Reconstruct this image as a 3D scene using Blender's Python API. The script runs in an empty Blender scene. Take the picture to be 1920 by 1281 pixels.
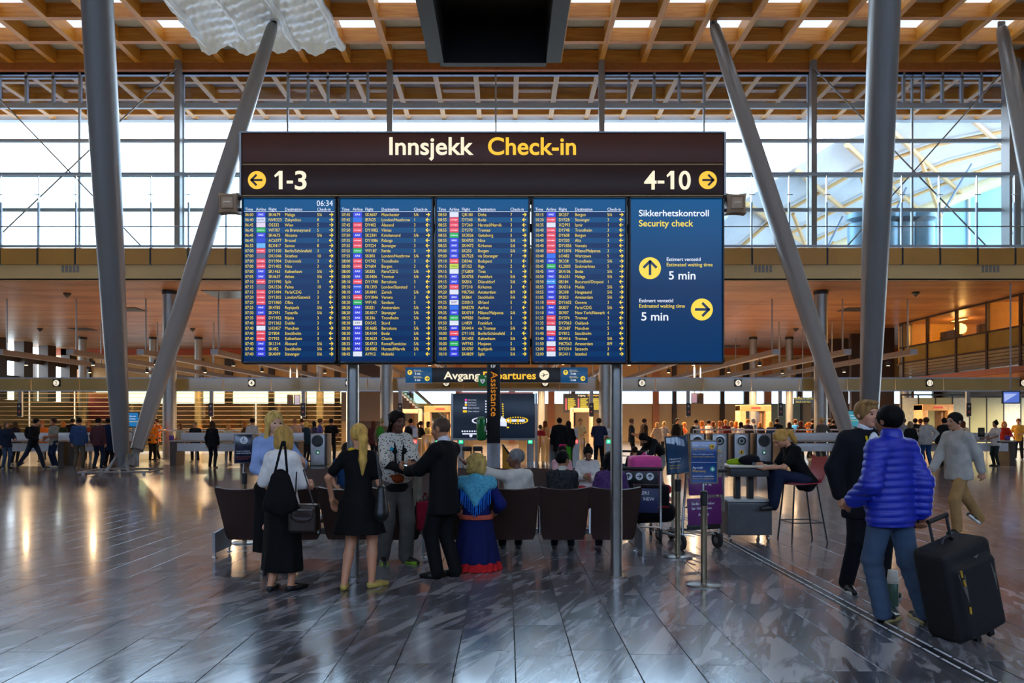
import bpy, bmesh, math, random
import numpy as np
from mathutils import Vector, Matrix, Euler
SC = bpy.context.scene
COL = SC.collection
R = math.radians
# ------------------------------------------------------------------ camera, world, exposure
FPX, VX, VY, EYE = 1400.0, 949.0, 790.0, 1.63       # focal in px of a 1920 frame, vanishing point, eye height
cd = bpy.data.cameras.new('camera'); cam = bpy.data.objects.new('camera', cd); COL.objects.link(cam)
cam.location = (0, 0, EYE); cam.rotation_euler = (R(90), 0, 0)
cd.sensor_width = 36; cd.lens = FPX / 1920 * 36
cd.shift_x = 11 / 1920; cd.shift_y = 149.5 / 1920; cd.clip_end = 600
SC.camera = cam
wd = bpy.data.worlds.new('sky'); SC.world = wd; wd.use_nodes = True
bgn = wd.node_tree.nodes['Background']
bgn.inputs['Color'].default_value = (0.72, 0.86, 1.0, 1)
bgn.inputs['Strength'].default_value = 5.0
SC.view_settings.view_transform = 'Standard'; SC.view_settings.look = 'None'
SC.view_settings.gamma = 1; SC.view_settings.exposure = 0.92
SC.view_settings.use_curve_mapping = False

def area_light(name, loc, rot, sx, sy, power, col):
    l = bpy.data.lights.new(name, 'AREA'); l.shape = 'RECTANGLE'; l.size = sx; l.size_y = sy
    l.energy = power; l.color = col
    o = bpy.data.objects.new(name, l); COL.objects.link(o); o.location = loc; o.rotation_euler = rot
    return o
def spot_light(name, loc, power, col, angle=120, parent=None, rad=.08):
    l = bpy.data.lights.new(name, 'SPOT'); l.energy = power; l.color = col; l.spot_size = R(angle); l.spot_blend = .6
    l.shadow_soft_size = rad
    o = bpy.data.objects.new(name, l); COL.objects.link(o); o.location = loc
    if parent: o.parent = parent
    return o

# ------------------------------------------------------------------ helpers
def W(px, py, Y): return Vector(((px - VX) * Y / FPX, Y, EYE + (VY - py) * Y / FPX))
def X_(px, Y): return (px - VX) * Y / FPX
def Z_(py, Y): return EYE + (VY - py) * Y / FPX
def YF(py): return FPX * EYE / (py - VY)              # depth of a floor point
def lin(c):
    if isinstance(c, str):
        c = c.lstrip('#'); c = [int(c[i:i + 2], 16) / 255 for i in (0, 2, 4)]
        return tuple((x / 12.92 if x <= .04045 else ((x + .055) / 1.055) ** 2.4) for x in c)
    return tuple(c[:3])
MATS = {}
def nn(nt, t, **kw):
    n = nt.nodes.new(t)
    for k, v in kw.items(): setattr(n, k, v)
    return n
def mat(name, col='#808080', rough=.5, metal=0., var=.12, scale=6., bump=0., bscale=40., stretch=(1, 1, 1), emit=0., ecol=None, spec=.5, sheen=0., trans=0., coat=0.):
    if name in MATS: return MATS[name]
    m = bpy.data.materials.new(name); MATS[name] = m; m.use_nodes = True
    nt = m.node_tree; b = nt.nodes['Principled BSDF']; c = lin(col)
    b.inputs['Roughness'].default_value = rough; b.inputs['Metallic'].default_value = metal
    b.inputs['Specular IOR Level'].default_value = spec
    if coat: b.inputs['Coat Weight'].default_value = coat; b.inputs['Coat Roughness'].default_value = .15
    if sheen: b.inputs['Sheen Weight'].default_value = sheen
    tc = nn(nt, 'ShaderNodeTexCoord'); mp = nn(nt, 'ShaderNodeMapping'); mp.inputs['Scale'].default_value = stretch
    nt.links.new(tc.outputs['Object'], mp.inputs['Vector'])
    no = nn(nt, 'ShaderNodeTexNoise'); no.inputs['Scale'].default_value = scale; no.inputs['Detail'].default_value = 4
    nt.links.new(mp.outputs[0], no.inputs['Vector'])
    rp = nn(nt, 'ShaderNodeValToRGB'); rp.color_ramp.elements[0].position = .3; rp.color_ramp.elements[1].position = .7
    rp.color_ramp.elements[0].color = (*[x * (1 - var) for x in c], 1); rp.color_ramp.elements[1].color = (*[min(1, x * (1 + var)) for x in c], 1)
    nt.links.new(no.outputs['Fac'], rp.inputs[0]); nt.links.new(rp.outputs[0], b.inputs['Base Color'])
    if bump:
        n2 = nn(nt, 'ShaderNodeTexNoise'); n2.inputs['Scale'].default_value = bscale; n2.inputs['Detail'].default_value = 3
        nt.links.new(mp.outputs[0], n2.inputs['Vector'])
        bp = nn(nt, 'ShaderNodeBump'); bp.inputs['Strength'].default_value = bump; bp.inputs['Distance'].default_value = .02
        nt.links.new(n2.outputs['Fac'], bp.inputs['Height']); nt.links.new(bp.outputs[0], b.inputs['Normal'])
    if emit:
        b.inputs['Emission Color'].default_value = (*(lin(ecol) if ecol else c), 1); b.inputs['Emission Strength'].default_value = emit * .5
    return m
def glass_mat(name, tint='#e8f2f5', refl=.12, rough=.02, haze=0.):
    if name in MATS: return MATS[name]
    m = bpy.data.materials.new(name); MATS[name] = m; m.use_nodes = True; nt = m.node_tree
    for n in list(nt.nodes):
        if n.type == 'BSDF_PRINCIPLED': nt.nodes.remove(n)
    out = [n for n in nt.nodes if n.type == 'OUTPUT_MATERIAL'][0]
    t = nn(nt, 'ShaderNodeBsdfTransparent'); t.inputs[0].default_value = (*lin(tint), 1)
    g = nn(nt, 'ShaderNodeBsdfGlossy'); g.inputs['Roughness'].default_value = rough
    fr = nn(nt, 'ShaderNodeLayerWeight'); fr.inputs['Blend'].default_value = .25
    ml = nn(nt, 'ShaderNodeMath', operation='MULTIPLY_ADD'); ml.inputs[1].default_value = .5; ml.inputs[2].default_value = refl * .5
    nt.links.new(fr.outputs['Fresnel'], ml.inputs[0])
    mx = nn(nt, 'ShaderNodeMixShader'); nt.links.new(ml.outputs[0], mx.inputs[0]); nt.links.new(t.outputs[0], mx.inputs[1]); nt.links.new(g.outputs[0], mx.inputs[2])
    last = mx
    if haze:
        d = nn(nt, 'ShaderNodeBsdfTranslucent'); d.inputs[0].default_value = (*lin(tint), 1)
        m2 = nn(nt, 'ShaderNodeMixShader'); m2.inputs[0].default_value = haze
        nt.links.new(mx.outputs[0], m2.inputs[1]); nt.links.new(d.outputs[0], m2.inputs[2]); last = m2
    nt.links.new(last.outputs[0], out.inputs['Surface'])
    return m
def emis(name, col, strength):
    if name in MATS: return MATS[name]
    m = bpy.data.materials.new(name); MATS[name] = m; m.use_nodes = True; nt = m.node_tree
    b = nt.nodes['Principled BSDF']; c = lin(col)
    b.inputs['Base Color'].default_value = (c[0] * .3, c[1] * .3, c[2] * .3, 1); b.inputs['Roughness'].default_value = .3
    b.inputs['Emission Color'].default_value = (*c, 1); b.inputs['Emission Strength'].default_value = strength * .5
    return m

class MB:
    """collects simple shapes; build() links them as ONE mesh object"""
    def __init__(s): s.v = []; s.f = []; s.smooth = []
    def add(s, vs, fs, smooth=False):
        o = len(s.v); s.v += [tuple(v) for v in vs]; s.f += [tuple(i + o for i in f) for f in fs]; s.smooth += [smooth] * len(fs); return s
    def box(s, c, d, rz=0., M=None):
        x, y, z = d[0] / 2, d[1] / 2, d[2] / 2
        vs = [Vector((a * x, b * y, e * z)) for e in (-1, 1) for a, b in ((-1, -1), (1, -1), (1, 1), (-1, 1))]
        if M is None: M = Matrix.Rotation(rz, 3, 'Z')
        c = Vector(c); vs = [M @ v + c for v in vs]
        return s.add(vs, [(3, 2, 1, 0), (4, 5, 6, 7), (0, 1, 5, 4), (1, 2, 6, 5), (2, 3, 7, 6), (3, 0, 4, 7)])
    def b2(s, x0, x1, y0, y1, z0, z1): return s.box(((x0 + x1) / 2, (y0 + y1) / 2, (z0 + z1) / 2), (abs(x1 - x0), abs(y1 - y0), abs(z1 - z0)))
    def rbox(s, c, d, r=.01, M=None, seg=2):
        bm = bmesh.new(); bmesh.ops.create_cube(bm, size=1)
        for v in bm.verts: v.co = Vector((v.co.x * d[0], v.co.y * d[1], v.co.z * d[2]))
        bmesh.ops.bevel(bm, geom=bm.edges[:], offset=min(r, min(d) * .49), segments=seg, affect='EDGES', profile=.5)
        M = M or Matrix.Identity(3); c = Vector(c)
        bm.verts.index_update()
        s.add([M @ v.co + c for v in bm.verts], [tuple(v.index for v in f.verts) for f in bm.faces], True); bm.free(); return s
    def tube(s, pts, r, n=10, cap=True, smooth=True, ell=None):
        pts = [Vector(p) for p in pts]; rs = r if isinstance(r, (list, tuple)) else [r] * len(pts)
        vs = []; fs = []; up = None
        for i, p in enumerate(pts):
            d = (pts[min(i + 1, len(pts) - 1)] - pts[max(i - 1, 0)]).normalized()
            if up is None: up = Vector((0, 0, 1)) if abs(d.z) < .9 else Vector((1, 0, 0))
            a = d.cross(up).normalized(); b = a.cross(d).normalized(); up = b
            ex, ey = ell or (1, 1)
            for k in range(n):
                t = 2 * math.pi * k / n; vs.append(p + a * (math.cos(t) * rs[i] * ex) + b * (math.sin(t) * rs[i] * ey))
        for i in range(len(pts) - 1):
            for k in range(n): fs.append((i * n + k, i * n + (k + 1) % n, (i + 1) * n + (k + 1) % n, (i + 1) * n + k))
        s.add(vs, fs, smooth)
        if cap:
            m = len(pts) - 1
            s.add(vs[:n], [tuple(range(n - 1, -1, -1))]); s.add(vs[m * n:], [tuple(range(n))])
        return s
    def lathe(s, prof, c=(0, 0, 0), n=20, M=None):
        vs = []; fs = []; c = Vector(c); M = M or Matrix.Identity(3)
        for r, z in prof:
            for k in range(n):
                t = 2 * math.pi * k / n; vs.append(M @ Vector((r * math.cos(t), r * math.sin(t), z)) + c)
        for i in range(len(prof) - 1):
            for k in range(n): fs.append((i * n + k, i * n + (k + 1) % n, (i + 1) * n + (k + 1) % n, (i + 1) * n + k))
        s.add(vs, fs, True)
        if prof[0][0] > 1e-4: s.add(vs[:n], [tuple(range(n - 1, -1, -1))])
        if prof[-1][0] > 1e-4: s.add(vs[-n:], [tuple(range(n))])
        return s
    def prism(s, poly, a, b, axis='y'):
        """extrude 2-D polygon (u,v) along axis from a to b"""
        f = {'y': lambda u, v, w: (u, w, v), 'x': lambda u, v, w: (w, u, v), 'z': lambda u, v, w: (u, v, w)}[axis]
        n = len(poly); vs = [f(u, v, a) for u, v in poly] + [f(u, v, b) for u, v in poly]
        fs = [tuple(range(n)), tuple(range(2 * n - 1, n - 1, -1))] + [(i, i + n, (i + 1) % n + n, (i + 1) % n) for i in range(n)]
        return s.add(vs, fs)
    def grid(s, fn, nu, nv, smooth=True, closed=False):
        vs = [fn(i / nu, j / nv) for j in range(nv + 1) for i in range(nu + 1)]; w = nu + 1
        return s.add(vs, [(j * w + i, j * w + i + 1, (j + 1) * w + i + 1, (j + 1) * w + i) for j in range(nv) for i in range(nu)], smooth)
    def slab(s, fn, nu, nv, th):
        """closed slab: fn(u,v) -> (point, normal); thickness along normal"""
        w = nu + 1; A = []; B = []
        for j in range(nv + 1):
            for i in range(nu + 1):
                p, n = fn(i / nu, j / nv); A.append(Vector(p)); B.append(Vector(p) + Vector(n) * th)
        m = len(A); fs = []
        for j in range(nv):
            for i in range(nu):
                q = (j * w + i, j * w + i + 1, (j + 1) * w + i + 1, (j + 1) * w + i); fs.append(q[::-1]); fs.append(tuple(k + m for k in q))
        ring = [i for i in range(nu + 1)] + [j * w + nu for j in range(1, nv + 1)] + [nv * w + i for i in range(nu - 1, -1, -1)] + [j * w for j in range(nv - 1, 0, -1)]
        for a, b in zip(ring, ring[1:] + ring[:1]): fs.append((a, b, b + m, a + m))
        return s.add(A + B, fs, True)
    def mesh(s, name):
        me = bpy.data.meshes.new(name); me.from_pydata(s.v, [], s.f)
        me.polygons.foreach_set('use_smooth', s.smooth); me.update()
        bm = bmesh.new(); bm.from_mesh(me); bmesh.ops.remove_doubles(bm, verts=bm.verts[:], dist=1e-5)
        bmesh.ops.recalc_face_normals(bm, faces=bm.faces[:]); bm.to_mesh(me); bm.free()
        if any(s.smooth):
            try: me.set_sharp_from_angle(angle=R(40))
            except Exception: pass
        return me
    def build(s, name, m, parent=None, loc=None): return link(name, s.mesh(name), m, parent, loc)
def link(name, me, m=None, parent=None, loc=None, rot=None):
    o = bpy.data.objects.new(name, me); COL.objects.link(o)
    if m is not None and me is not None and len(me.materials) == 0: me.materials.append(m)
    if parent: o.parent = parent
    if loc is not None: o.location = loc
    if rot is not None: o.rotation_euler = rot
    return o
def tag(o, label, cat=None, group=None, kind=None):
    if label: o['label'] = label
    if cat: o['category'] = cat
    if group: o['group'] = group
    if kind: o['kind'] = kind
    return o
def struct(o, label=None): return tag(o, label, None, None, 'structure')
def thing(name, label, cat, loc=(0, 0, 0), rz=0., group=None):
    o = bpy.data.objects.new(name, None); COL.objects.link(o); o.location = loc; o.rotation_euler = (0, 0, rz); o.empty_display_size = .1
    return tag(o, label, cat, group)
def copy_tree(o, parent=None):
    c = o.copy(); COL.objects.link(c); c.parent = parent
    for ch in list(o.children): copy_tree(ch, c)
    return c
def dup(root, loc, rz=None, label=None):
    c = copy_tree(root); c.location = loc
    if rz is not None: c.rotation_euler = (0, 0, rz)
    if label: c['label'] = label
    return c
TS = bpy.data.scenes.new('lettering_bench')
def text_mesh(s, size, bold=0., align='LEFT', line=1.0, ext=0.0, res=2, sx=1.0, key=None):
    """flat lettering as a mesh in the XZ plane facing -Y, origin on the first baseline"""
    cu = bpy.data.curves.new('lettering', 'FONT'); cu.body = s; cu.size = size; cu.offset = bold * size; cu.align_x = align
    cu.space_line = line / size if line != 1.0 else 1.0; cu.resolution_u = res; cu.extrude = ext; cu.fill_mode = 'FRONT' if not ext else 'BOTH'
    o = bpy.data.objects.new('lettering', cu); TS.collection.objects.link(o); TS.view_layers[0].update()
    dg = TS.view_layers[0].depsgraph; me = bpy.data.meshes.new_from_object(o.evaluated_get(dg))
    bpy.data.objects.remove(o); bpy.data.curves.remove(cu)
    me.materials.clear()
    me.transform(Matrix(((sx, 0, 0, 0), (0, 0, -1, 0), (0, 1, 0, 0), (0, 0, 0, 1))))
    return me
def text(s, loc, size, m, parent=None, name='lettering', rot=None, **kw):
    return link(name, text_mesh(s, size, **kw), m, parent, loc, rot)
def arrow_poly(d, c, r, t):
    """arrow polygon set (list of quads) pointing d (unit 2-D) centred c, half-length r, stroke t"""
    d = np.array(d, float); n = np.array([-d[1], d[0]]); c = np.array(c, float)
    def seg(a, b, w):
        u = (b - a) / np.linalg.norm(b - a); v = np.array([-u[1], u[0]]) * w / 2
        return [tuple(a - v), tuple(b - v), tuple(b + v), tuple(a + v)]
    tip = c + d * r; h = r * .95
    return [seg(c - d * r, tip - d * t * .5, t), seg(tip - d * h + n * h, tip + (d - n) * t * .2, t), seg(tip - d * h - n * h, tip + (d + n) * t * .2, t)]
def flat_arrow(mb, d, c, r, t, y):
    for q in arrow_poly(d, c, r, t): mb.add([(u, y, v) for u, v in q], [(0, 1, 2, 3)])
def disc(mb, c, r, y, n=28):
    mb.add([(c[0] + r * math.cos(2 * math.pi * k / n), y, c[1] + r * math.sin(2 * math.pi * k / n)) for k in range(n)], [tuple(range(n))])
def rect(mb, x0, x1, z0, z1, y): mb.add([(x0, y, z0), (x1, y, z0), (x1, y, z1), (x0, y, z1)], [(0, 1, 2, 3)])
rng = random.Random(7)
# ================================================================== materials of the place
def wood_mat(name, c1, c2, rough=.45, along='X', scale=3.):
    m = bpy.data.materials.new(name); MATS[name] = m; m.use_nodes = True; nt = m.node_tree; b = nt.nodes['Principled BSDF']
    g = nn(nt, 'ShaderNodeNewGeometry'); mp = nn(nt, 'ShaderNodeMapping')
    mp.inputs['Scale'].default_value = {'X': (.25, 4, 4), 'Y': (4, .25, 4)}[along]
    nt.links.new(g.outputs['Position'], mp.inputs['Vector'])
    no = nn(nt, 'ShaderNodeTexNoise'); no.inputs['Scale'].default_value = scale; no.inputs['Detail'].default_value = 5; no.inputs['Distortion'].default_value = .6
    nt.links.new(mp.outputs[0], no.inputs['Vector'])
    rp = nn(nt, 'ShaderNodeValToRGB'); e = rp.color_ramp.elements; e[0].position = .35; e[1].position = .68
    e[0].color = (*lin(c1), 1); e[1].color = (*lin(c2), 1)
    nt.links.new(no.outputs['Fac'], rp.inputs[0]); nt.links.new(rp.outputs[0], b.inputs['Base Color']); b.inputs['Roughness'].default_value = rough
    return m
M_GLULAM = wood_mat('glulam_y', '#c67c22', '#de9e40', .4, 'Y')
M_GLULAMX = wood_mat('glulam_x', '#bc701c', '#d89236', .4, 'X')
M_WHITE = mat('white_panel', '#d9dcdc', .5, var=.04)
M_STEEL = mat('painted_steel', '#8e8c8a', .38, metal=.25, var=.04, scale=2)
M_STEELB = mat('brushed_steel', '#9a9894', .28, metal=.95, var=.08, scale=10)
M_CHROME = mat('chrome', '#c9c9c9', .14, metal=1., var=.03)
M_FRAME = mat('facade_frame', '#a3b0bd', .4, metal=.2, var=.05)  # pale tone puts the window bloom into the frame colour
M_BLACK = mat('black_plastic', '#0d0d0e', .45, var=.2)
M_CHAR = mat('charcoal', '#26272a', .5, var=.15)
M_TAN = mat('tan_panel', '#c08a38', .35, var=.12, scale=.6)
M_CREAM = mat('cream_panel', '#dcb878', .45, var=.05, scale=.5)
M_GREYP = mat('grey_plaster', '#8d857a', .7, var=.08)
M_BROWNP = mat('brown_pier', '#3b2a1f', .5, var=.15)

def marble():
    m = bpy.data.materials.new('marble'); MATS['marble'] = m; m.use_nodes = True; nt = m.node_tree; b = nt.nodes['Principled BSDF']; L = nt.links.new
    g = nn(nt, 'ShaderNodeNewGeometry'); oi = nn(nt, 'ShaderNodeObjectInfo'); at = nn(nt, 'ShaderNodeAttribute'); at.attribute_name = 'tid'
    ad = nn(nt, 'ShaderNodeMath', operation='ADD'); L(oi.outputs['Random'], ad.inputs[0]); L(at.outputs['Fac'], ad.inputs[1])
    fr = nn(nt, 'ShaderNodeMath', operation='FRACT'); L(ad.outputs[0], fr.inputs[0])
    sc = nn(nt, 'ShaderNodeVectorMath', operation='SCALE'); sc.inputs[0].default_value = (37, 91, 13); L(fr.outputs[0], sc.inputs['Scale'])
    rot = nn(nt, 'ShaderNodeMapping'); rot.inputs['Rotation'].default_value = (0, 0, R(24)); L(g.outputs['Position'], rot.inputs['Vector'])
    st = nn(nt, 'ShaderNodeVectorMath', operation='MULTIPLY'); st.inputs[1].default_value = (1, .17, 1); L(rot.outputs[0], st.inputs[0])
    va = nn(nt, 'ShaderNodeVectorMath', operation='ADD'); L(st.outputs[0], va.inputs[0]); L(sc.outputs[0], va.inputs[1])
    # wavy distortion
    nd = nn(nt, 'ShaderNodeTexNoise'); nd.inputs['Scale'].default_value = 2.2; nd.inputs['Detail'].default_value = 2; L(va.outputs[0], nd.inputs['Vector'])
    dm = nn(nt, 'ShaderNodeVectorMath', operation='MULTIPLY_ADD'); dm.inputs[1].default_value = (.22, .3, 0); L(nd.outputs['Color'], dm.inputs[0]); L(va.outputs[0], dm.inputs[2])
    # fine streaks
    n1 = nn(nt, 'ShaderNodeTexNoise'); n1.inputs['Scale'].default_value = 9; n1.inputs['Detail'].default_value = 8; n1.inputs['Roughness'].default_value = .68; n1.inputs['Distortion'].default_value = .7; L(dm.outputs[0], n1.inputs['Vector'])
    r1 = nn(nt, 'ShaderNodeValToRGB'); e = r1.color_ramp.elements
    e[0].position = .38; e[0].color = (.04, .04, .046, 1); e[1].position = .62; e[1].color = (.27, .27, .295, 1)
    x = e.new(.5); x.color = (.10, .10, .115, 1); L(n1.outputs['Fac'], r1.inputs[0])
    # pale shards
    vo = nn(nt, 'ShaderNodeTexNoise'); vo.inputs['Scale'].default_value = 5.5; vo.inputs['Detail'].default_value = 2.5; vo.inputs['Distortion'].default_value = .5; L(dm.outputs[0], vo.inputs['Vector'])
    r2 = nn(nt, 'ShaderNodeValToRGB'); r2.color_ramp.elements[0].position = .575; r2.color_ramp.elements[1].position = .62; L(vo.outputs['Fac'], r2.inputs[0])
    mx = nn(nt, 'ShaderNodeMix', data_type='RGBA'); L(r2.outputs[0], mx.inputs['Factor']); L(r1.outputs[0], mx.inputs['A']); mx.inputs['B'].default_value = (.32, .31, .32, 1)
    # some tiles paler
    r3 = nn(nt, 'ShaderNodeValToRGB'); r3.color_ramp.interpolation = 'CONSTANT'; e = r3.color_ramp.elements; e[0].color = (.03,) * 3 + (1,); e[1].position = .55; e[1].color = (.25,) * 3 + (1,)
    x = e.new(.82); x.color = (.62,) * 3 + (1,); L(fr.outputs[0], r3.inputs[0])
    m2 = nn(nt, 'ShaderNodeMix', data_type='RGBA'); L(r3.outputs[0], m2.inputs['Factor']); L(mx.outputs['Result'], m2.inputs['A']); m2.inputs['B'].default_value = (.24, .24, .255, 1)
    L(m2.outputs['Result'], b.inputs['Base Color'])
    n3 = nn(nt, 'ShaderNodeTexNoise'); n3.inputs['Scale'].default_value = 3; r4 = nn(nt, 'ShaderNodeMapRange'); r4.inputs['To Min'].default_value = .14; r4.inputs['To Max'].default_value = .26
    L(g.outputs['Position'], n3.inputs['Vector']); L(n3.outputs['Fac'], r4.inputs['Value']); L(r4.outputs[0], b.inputs['Roughness'])
    b.inputs['Specular IOR Level'].default_value = .75; b.inputs['Coat Weight'].default_value = .35; b.inputs['Coat Roughness'].default_value = .1
    return m
M_MARBLE = marble()

# ================================================================== floor
HX = 36.
fl = MB().b2(-HX, HX, -14, 64, -.3, -.006).build('floor', mat('grout', '#1b1b1c', .8)); struct(fl, 'polished grey marble tile floor of the departure hall')
TW, GAP = .4, .006
tiles = []; trng = random.Random(3)
for k in range(-90, 90):
    x0 = .4648 + TW * k; y = -14 + trng.random() * -1
    while y < 63.5:
        Lg = trng.choice((.8, 1.0, 1.0, 1.2)); tiles.append((x0, y, Lg)); y += Lg
def tile_score(t):
    x, y, Lg = t; yc = y + Lg / 2
    if y < 4.0: return 0
    px = VX + FPX * (x + TW / 2) / yc
    if px < -60 or px > 1980: return 0
    return 1 / yc ** 3
order = sorted(range(len(tiles)), key=lambda i: -tile_score(tiles[i])); near = set(order[:300])
tile_me = {}
for Lg in (.8, 1.0, 1.2):
    b = MB(); w = TW - GAP; l = Lg - GAP; c = .002
    b.add([(0, 0, -.02), (w, 0, -.02), (w, l, -.02), (0, l, -.02), (0, 0, -c), (w, 0, -c), (w, l, -c), (0, l, -c), (c, c, 0), (w - c, c, 0), (w - c, l - c, 0), (c, l - c, 0)],
          [(0, 1, 5, 4), (1, 2, 6, 5), (2, 3, 7, 6), (3, 0, 4, 7), (4, 5, 9, 8), (5, 6, 10, 9), (6, 7, 11, 10), (7, 4, 8, 11), (8, 9, 10, 11)])
    me = b.mesh('tile'); me.materials.append(M_MARBLE); tile_me[Lg] = me
rest_v = []; rest_f = []; rest_t = []
for i, (x, y, Lg) in enumerate(tiles):
    if i in near: link('tile', tile_me[Lg], None, fl, (x, y, 0))
    else:
        o = len(rest_v); w = TW - GAP; l = Lg - GAP
        rest_v += [(x, y, 0), (x + w, y, 0), (x + w, y + l, 0), (x, y + l, 0)]; rest_f.append((o, o + 1, o + 2, o + 3)); rest_t.append(trng.random())
me = bpy.data.meshes.new('tile_field'); me.from_pydata(rest_v, [], rest_f)
me.attributes.new('tid', 'FLOAT', 'FACE').data.foreach_set('value', rest_t); me.materials.append(M_MARBLE)
tag(link('tile_field', me, None, fl), None, kind='stuff')
# slotted drain running away from the camera
dr = thing('drain_channel', 'slotted steel drain channel running across the marble floor on the right', 'drain', (0, 0, 0))
dx = X_(1860, YF(1281))
MB().b2(dx - .07, dx + .07, 2, 14.5, .0005, .003).build('channel_cover', mat('drain_cover', '#3a3b3e', .35, metal=.6), dr)
sl = MB().box((0, 0, 0), (.016, .20, .006)).mesh('slot'); sl.materials.append(mat('slot_steel_lit', '#e6eaf0', .35, metal=.2, var=.03))  # bright window reflection painted in as a near-white steel colour
for s in (-.042, .042):
    for q in range(46): link('slot', sl, None, dr, (dx + s, 3.6 + q * .235, .004))

gd = MB().b2(-220, 220, -120, 300, -.9, -.4).build('ground', mat('apron', '#b4b4b0', .8)); struct(gd, 'unseen pale apron ground added outside the terminal to limit light from below')  # unseen ground, added so undersides outside get less light from below
# ================================================================== upper timber roof
ZB = EYE + 17.2; PITCH = 2.02; BH, BW = .62, .26
cl = MB().b2(-HX, HX, -14, 43, ZB + BH + .25, ZB + BH + .3)
cl = thing('ceiling', 'timber grid ceiling of glulam beams high over the hall', None); cl['kind'] = 'structure'
gx = [4.55 + PITCH * k for k in range(-20, 16)]; gy = [35.94 + PITCH * k for k in range(-24, 4)]
for x in gx: MB().b2(x - BW / 2, x + BW / 2, -13, 42.6, ZB, ZB + BH).build('beam', M_GLULAM, cl)
for y in gy: MB().b2(gx[0], gx[-1], y - BW / 2, y + BW / 2, ZB + .003, ZB + BH - .003).build('cross_beam', M_GLULAMX, cl)
MB().b2(gx[0], gx[-1], 42.5, 42.9, ZB - .05, ZB + BH + .1).build('edge_beam', M_FRAME, cl)
MB().b2(gx[0], gx[-1], 35.8, 36.05, ZB - .34, ZB + .002).build('edge_beam', mat('red_glulam', '#b06428', .45), cl)
M_SKYL = bpy.data.materials.new('skylight_diffuser'); MATS['skyl'] = M_SKYL; M_SKYL.use_nodes = True
_nt = M_SKYL.node_tree; _b = _nt.nodes['Principled BSDF']; _t = nn(_nt, 'ShaderNodeBsdfTranslucent'); _t.inputs[0].default_value = (.86, .92, .98, 1)
_m = nn(_nt, 'ShaderNodeMixShader'); _m.inputs[0].default_value = .13; _nt.links.new(_b.outputs[0], _m.inputs[1]); _nt.links.new(_t.outputs[0], _m.inputs[2]); _b.inputs['Base Color'].default_value = (.8, .83, .85, 1)
_nt.links.new(_m.outputs[0], _nt.nodes['Material Output'].inputs['Surface'])
M_COFFER = mat('coffer_panel', '#c2c4c6', .6, var=.04)
pb = MB().box((0, 0, .05), (PITCH - .0, PITCH - .0, .02)).mesh('ceiling_panel'); pb.materials.append(M_COFFER)
ps = MB().add([(-1.01, -1.01, .05), (1.01, -1.01, .05), (1.01, 1.01, .05), (-1.01, 1.01, .05)], [(3, 2, 1, 0)]).mesh('skylight_panel'); ps.materials.append(M_SKYL)
ro = MB(); rs = MB()
for i, x in enumerate(gx[:-1]):
    for j, y in enumerate(gy[:-1]):
        c = (x + PITCH / 2, y + PITCH / 2, ZB + BH); sky = (i + j) % 2 == 0 and y < 33.5
        vis = y > 27 and abs(c[0]) < 31
        if vis: link('skylight_panel' if sky else 'ceiling_panel', ps if sky else pb, None, cl, c)
        elif sky: rs.add([(c[0] + a, c[1] + b, c[2] + .05) for a, b in ((-1.01, -1.01), (1.01, -1.01), (1.01, 1.01), (-1.01, 1.01))], [(3, 2, 1, 0)])
        else: ro.box((c[0], c[1], c[2] + .05), (PITCH, PITCH, .02))
tag(ro.build('panel_field', M_COFFER, cl), None, kind='stuff'); tag(rs.build('skylight_field', M_SKYL, cl), None, kind='stuff')

# black ceiling hatch box
bx = thing('ceiling_box', 'big black square frame box with a recess hanging from the timber ceiling', 'ceiling box', (-.42, 25.3, ZB))
M_MATTB = mat('matte_black', '#15161a', .6, var=.1)
zb = Z_(118, 28.) - ZB; wx, wy, fr_ = 2.47, 3.0, .55
for s in (-1, 1):
    MB().b2(s * wx, s * (wx - fr_), -wy, 2.7, zb, 0).build('side_panel', M_MATTB, bx)
    MB().b2(-wx + fr_, wx - fr_, s * wy - (.3 if s > 0 else 0), s * wy + (0 if s > 0 else .3), zb, 0).build('end_panel', M_MATTB, bx)
MB().b2(-wx + .35, wx - .55, wy, wy + .6, zb + .3, zb + .62).build('ledge', M_MATTB, bx)
MB().b2(-wx + fr_, wx - fr_, -wy, wy, zb + 1.6, zb + 1.75).build('back_plate', mat('deep_black', '#070708', .4), bx)
MB().lathe([(.03, 0), (.03, .05), (.0, .06)], (.25, .6, zb + 1.54), 10).build('sensor', M_WHITE, bx)

# plastic sheeting wrapped under the beams
M_FILM = mat('plastic_film', '#eef2fa', .22, var=.06, scale=3, bump=.5, bscale=5)
fs = thing('plastic_sheet', 'white plastic sheeting taped under the timber ceiling at upper left', 'plastic sheet', (-10.7, 31.2, ZB))
hw, hl = 3.2, 2.9; fx = [x + 10.7 for x in gx if -14.2 < x < -7.3]
def film(u, v):
    x = -hw + 2 * hw * u; y = -hl + 2 * hl * v
    z = -.03 - .05 * abs(math.sin(5.1 * y + 2.3 * x)) ** 3 * (.4 + .6 * math.sin(1.7 * x + y) ** 2) - .05 * math.sin(9 * x + 3 * y) ** 2 + .06 * math.sin(2.2 * x)
    if v > .93: z -= .35 * (v - .93) / .07 * (.5 + .5 * math.sin(x * 4))
    return (x, y, z - .05)
MB().grid(film, 90, 70).build('film', M_FILM, fs)
for x in fx:
    w = MB().tube([(x + .05 * math.sin(q), -hl + q * .42, -.08 - .02 * math.sin(q * 2.1)) for q in range(15)], [.17 + .03 * math.sin(q * 1.9) for q in range(15)], 10)
    w.build('wrapped_beam', M_FILM, fs)

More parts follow.
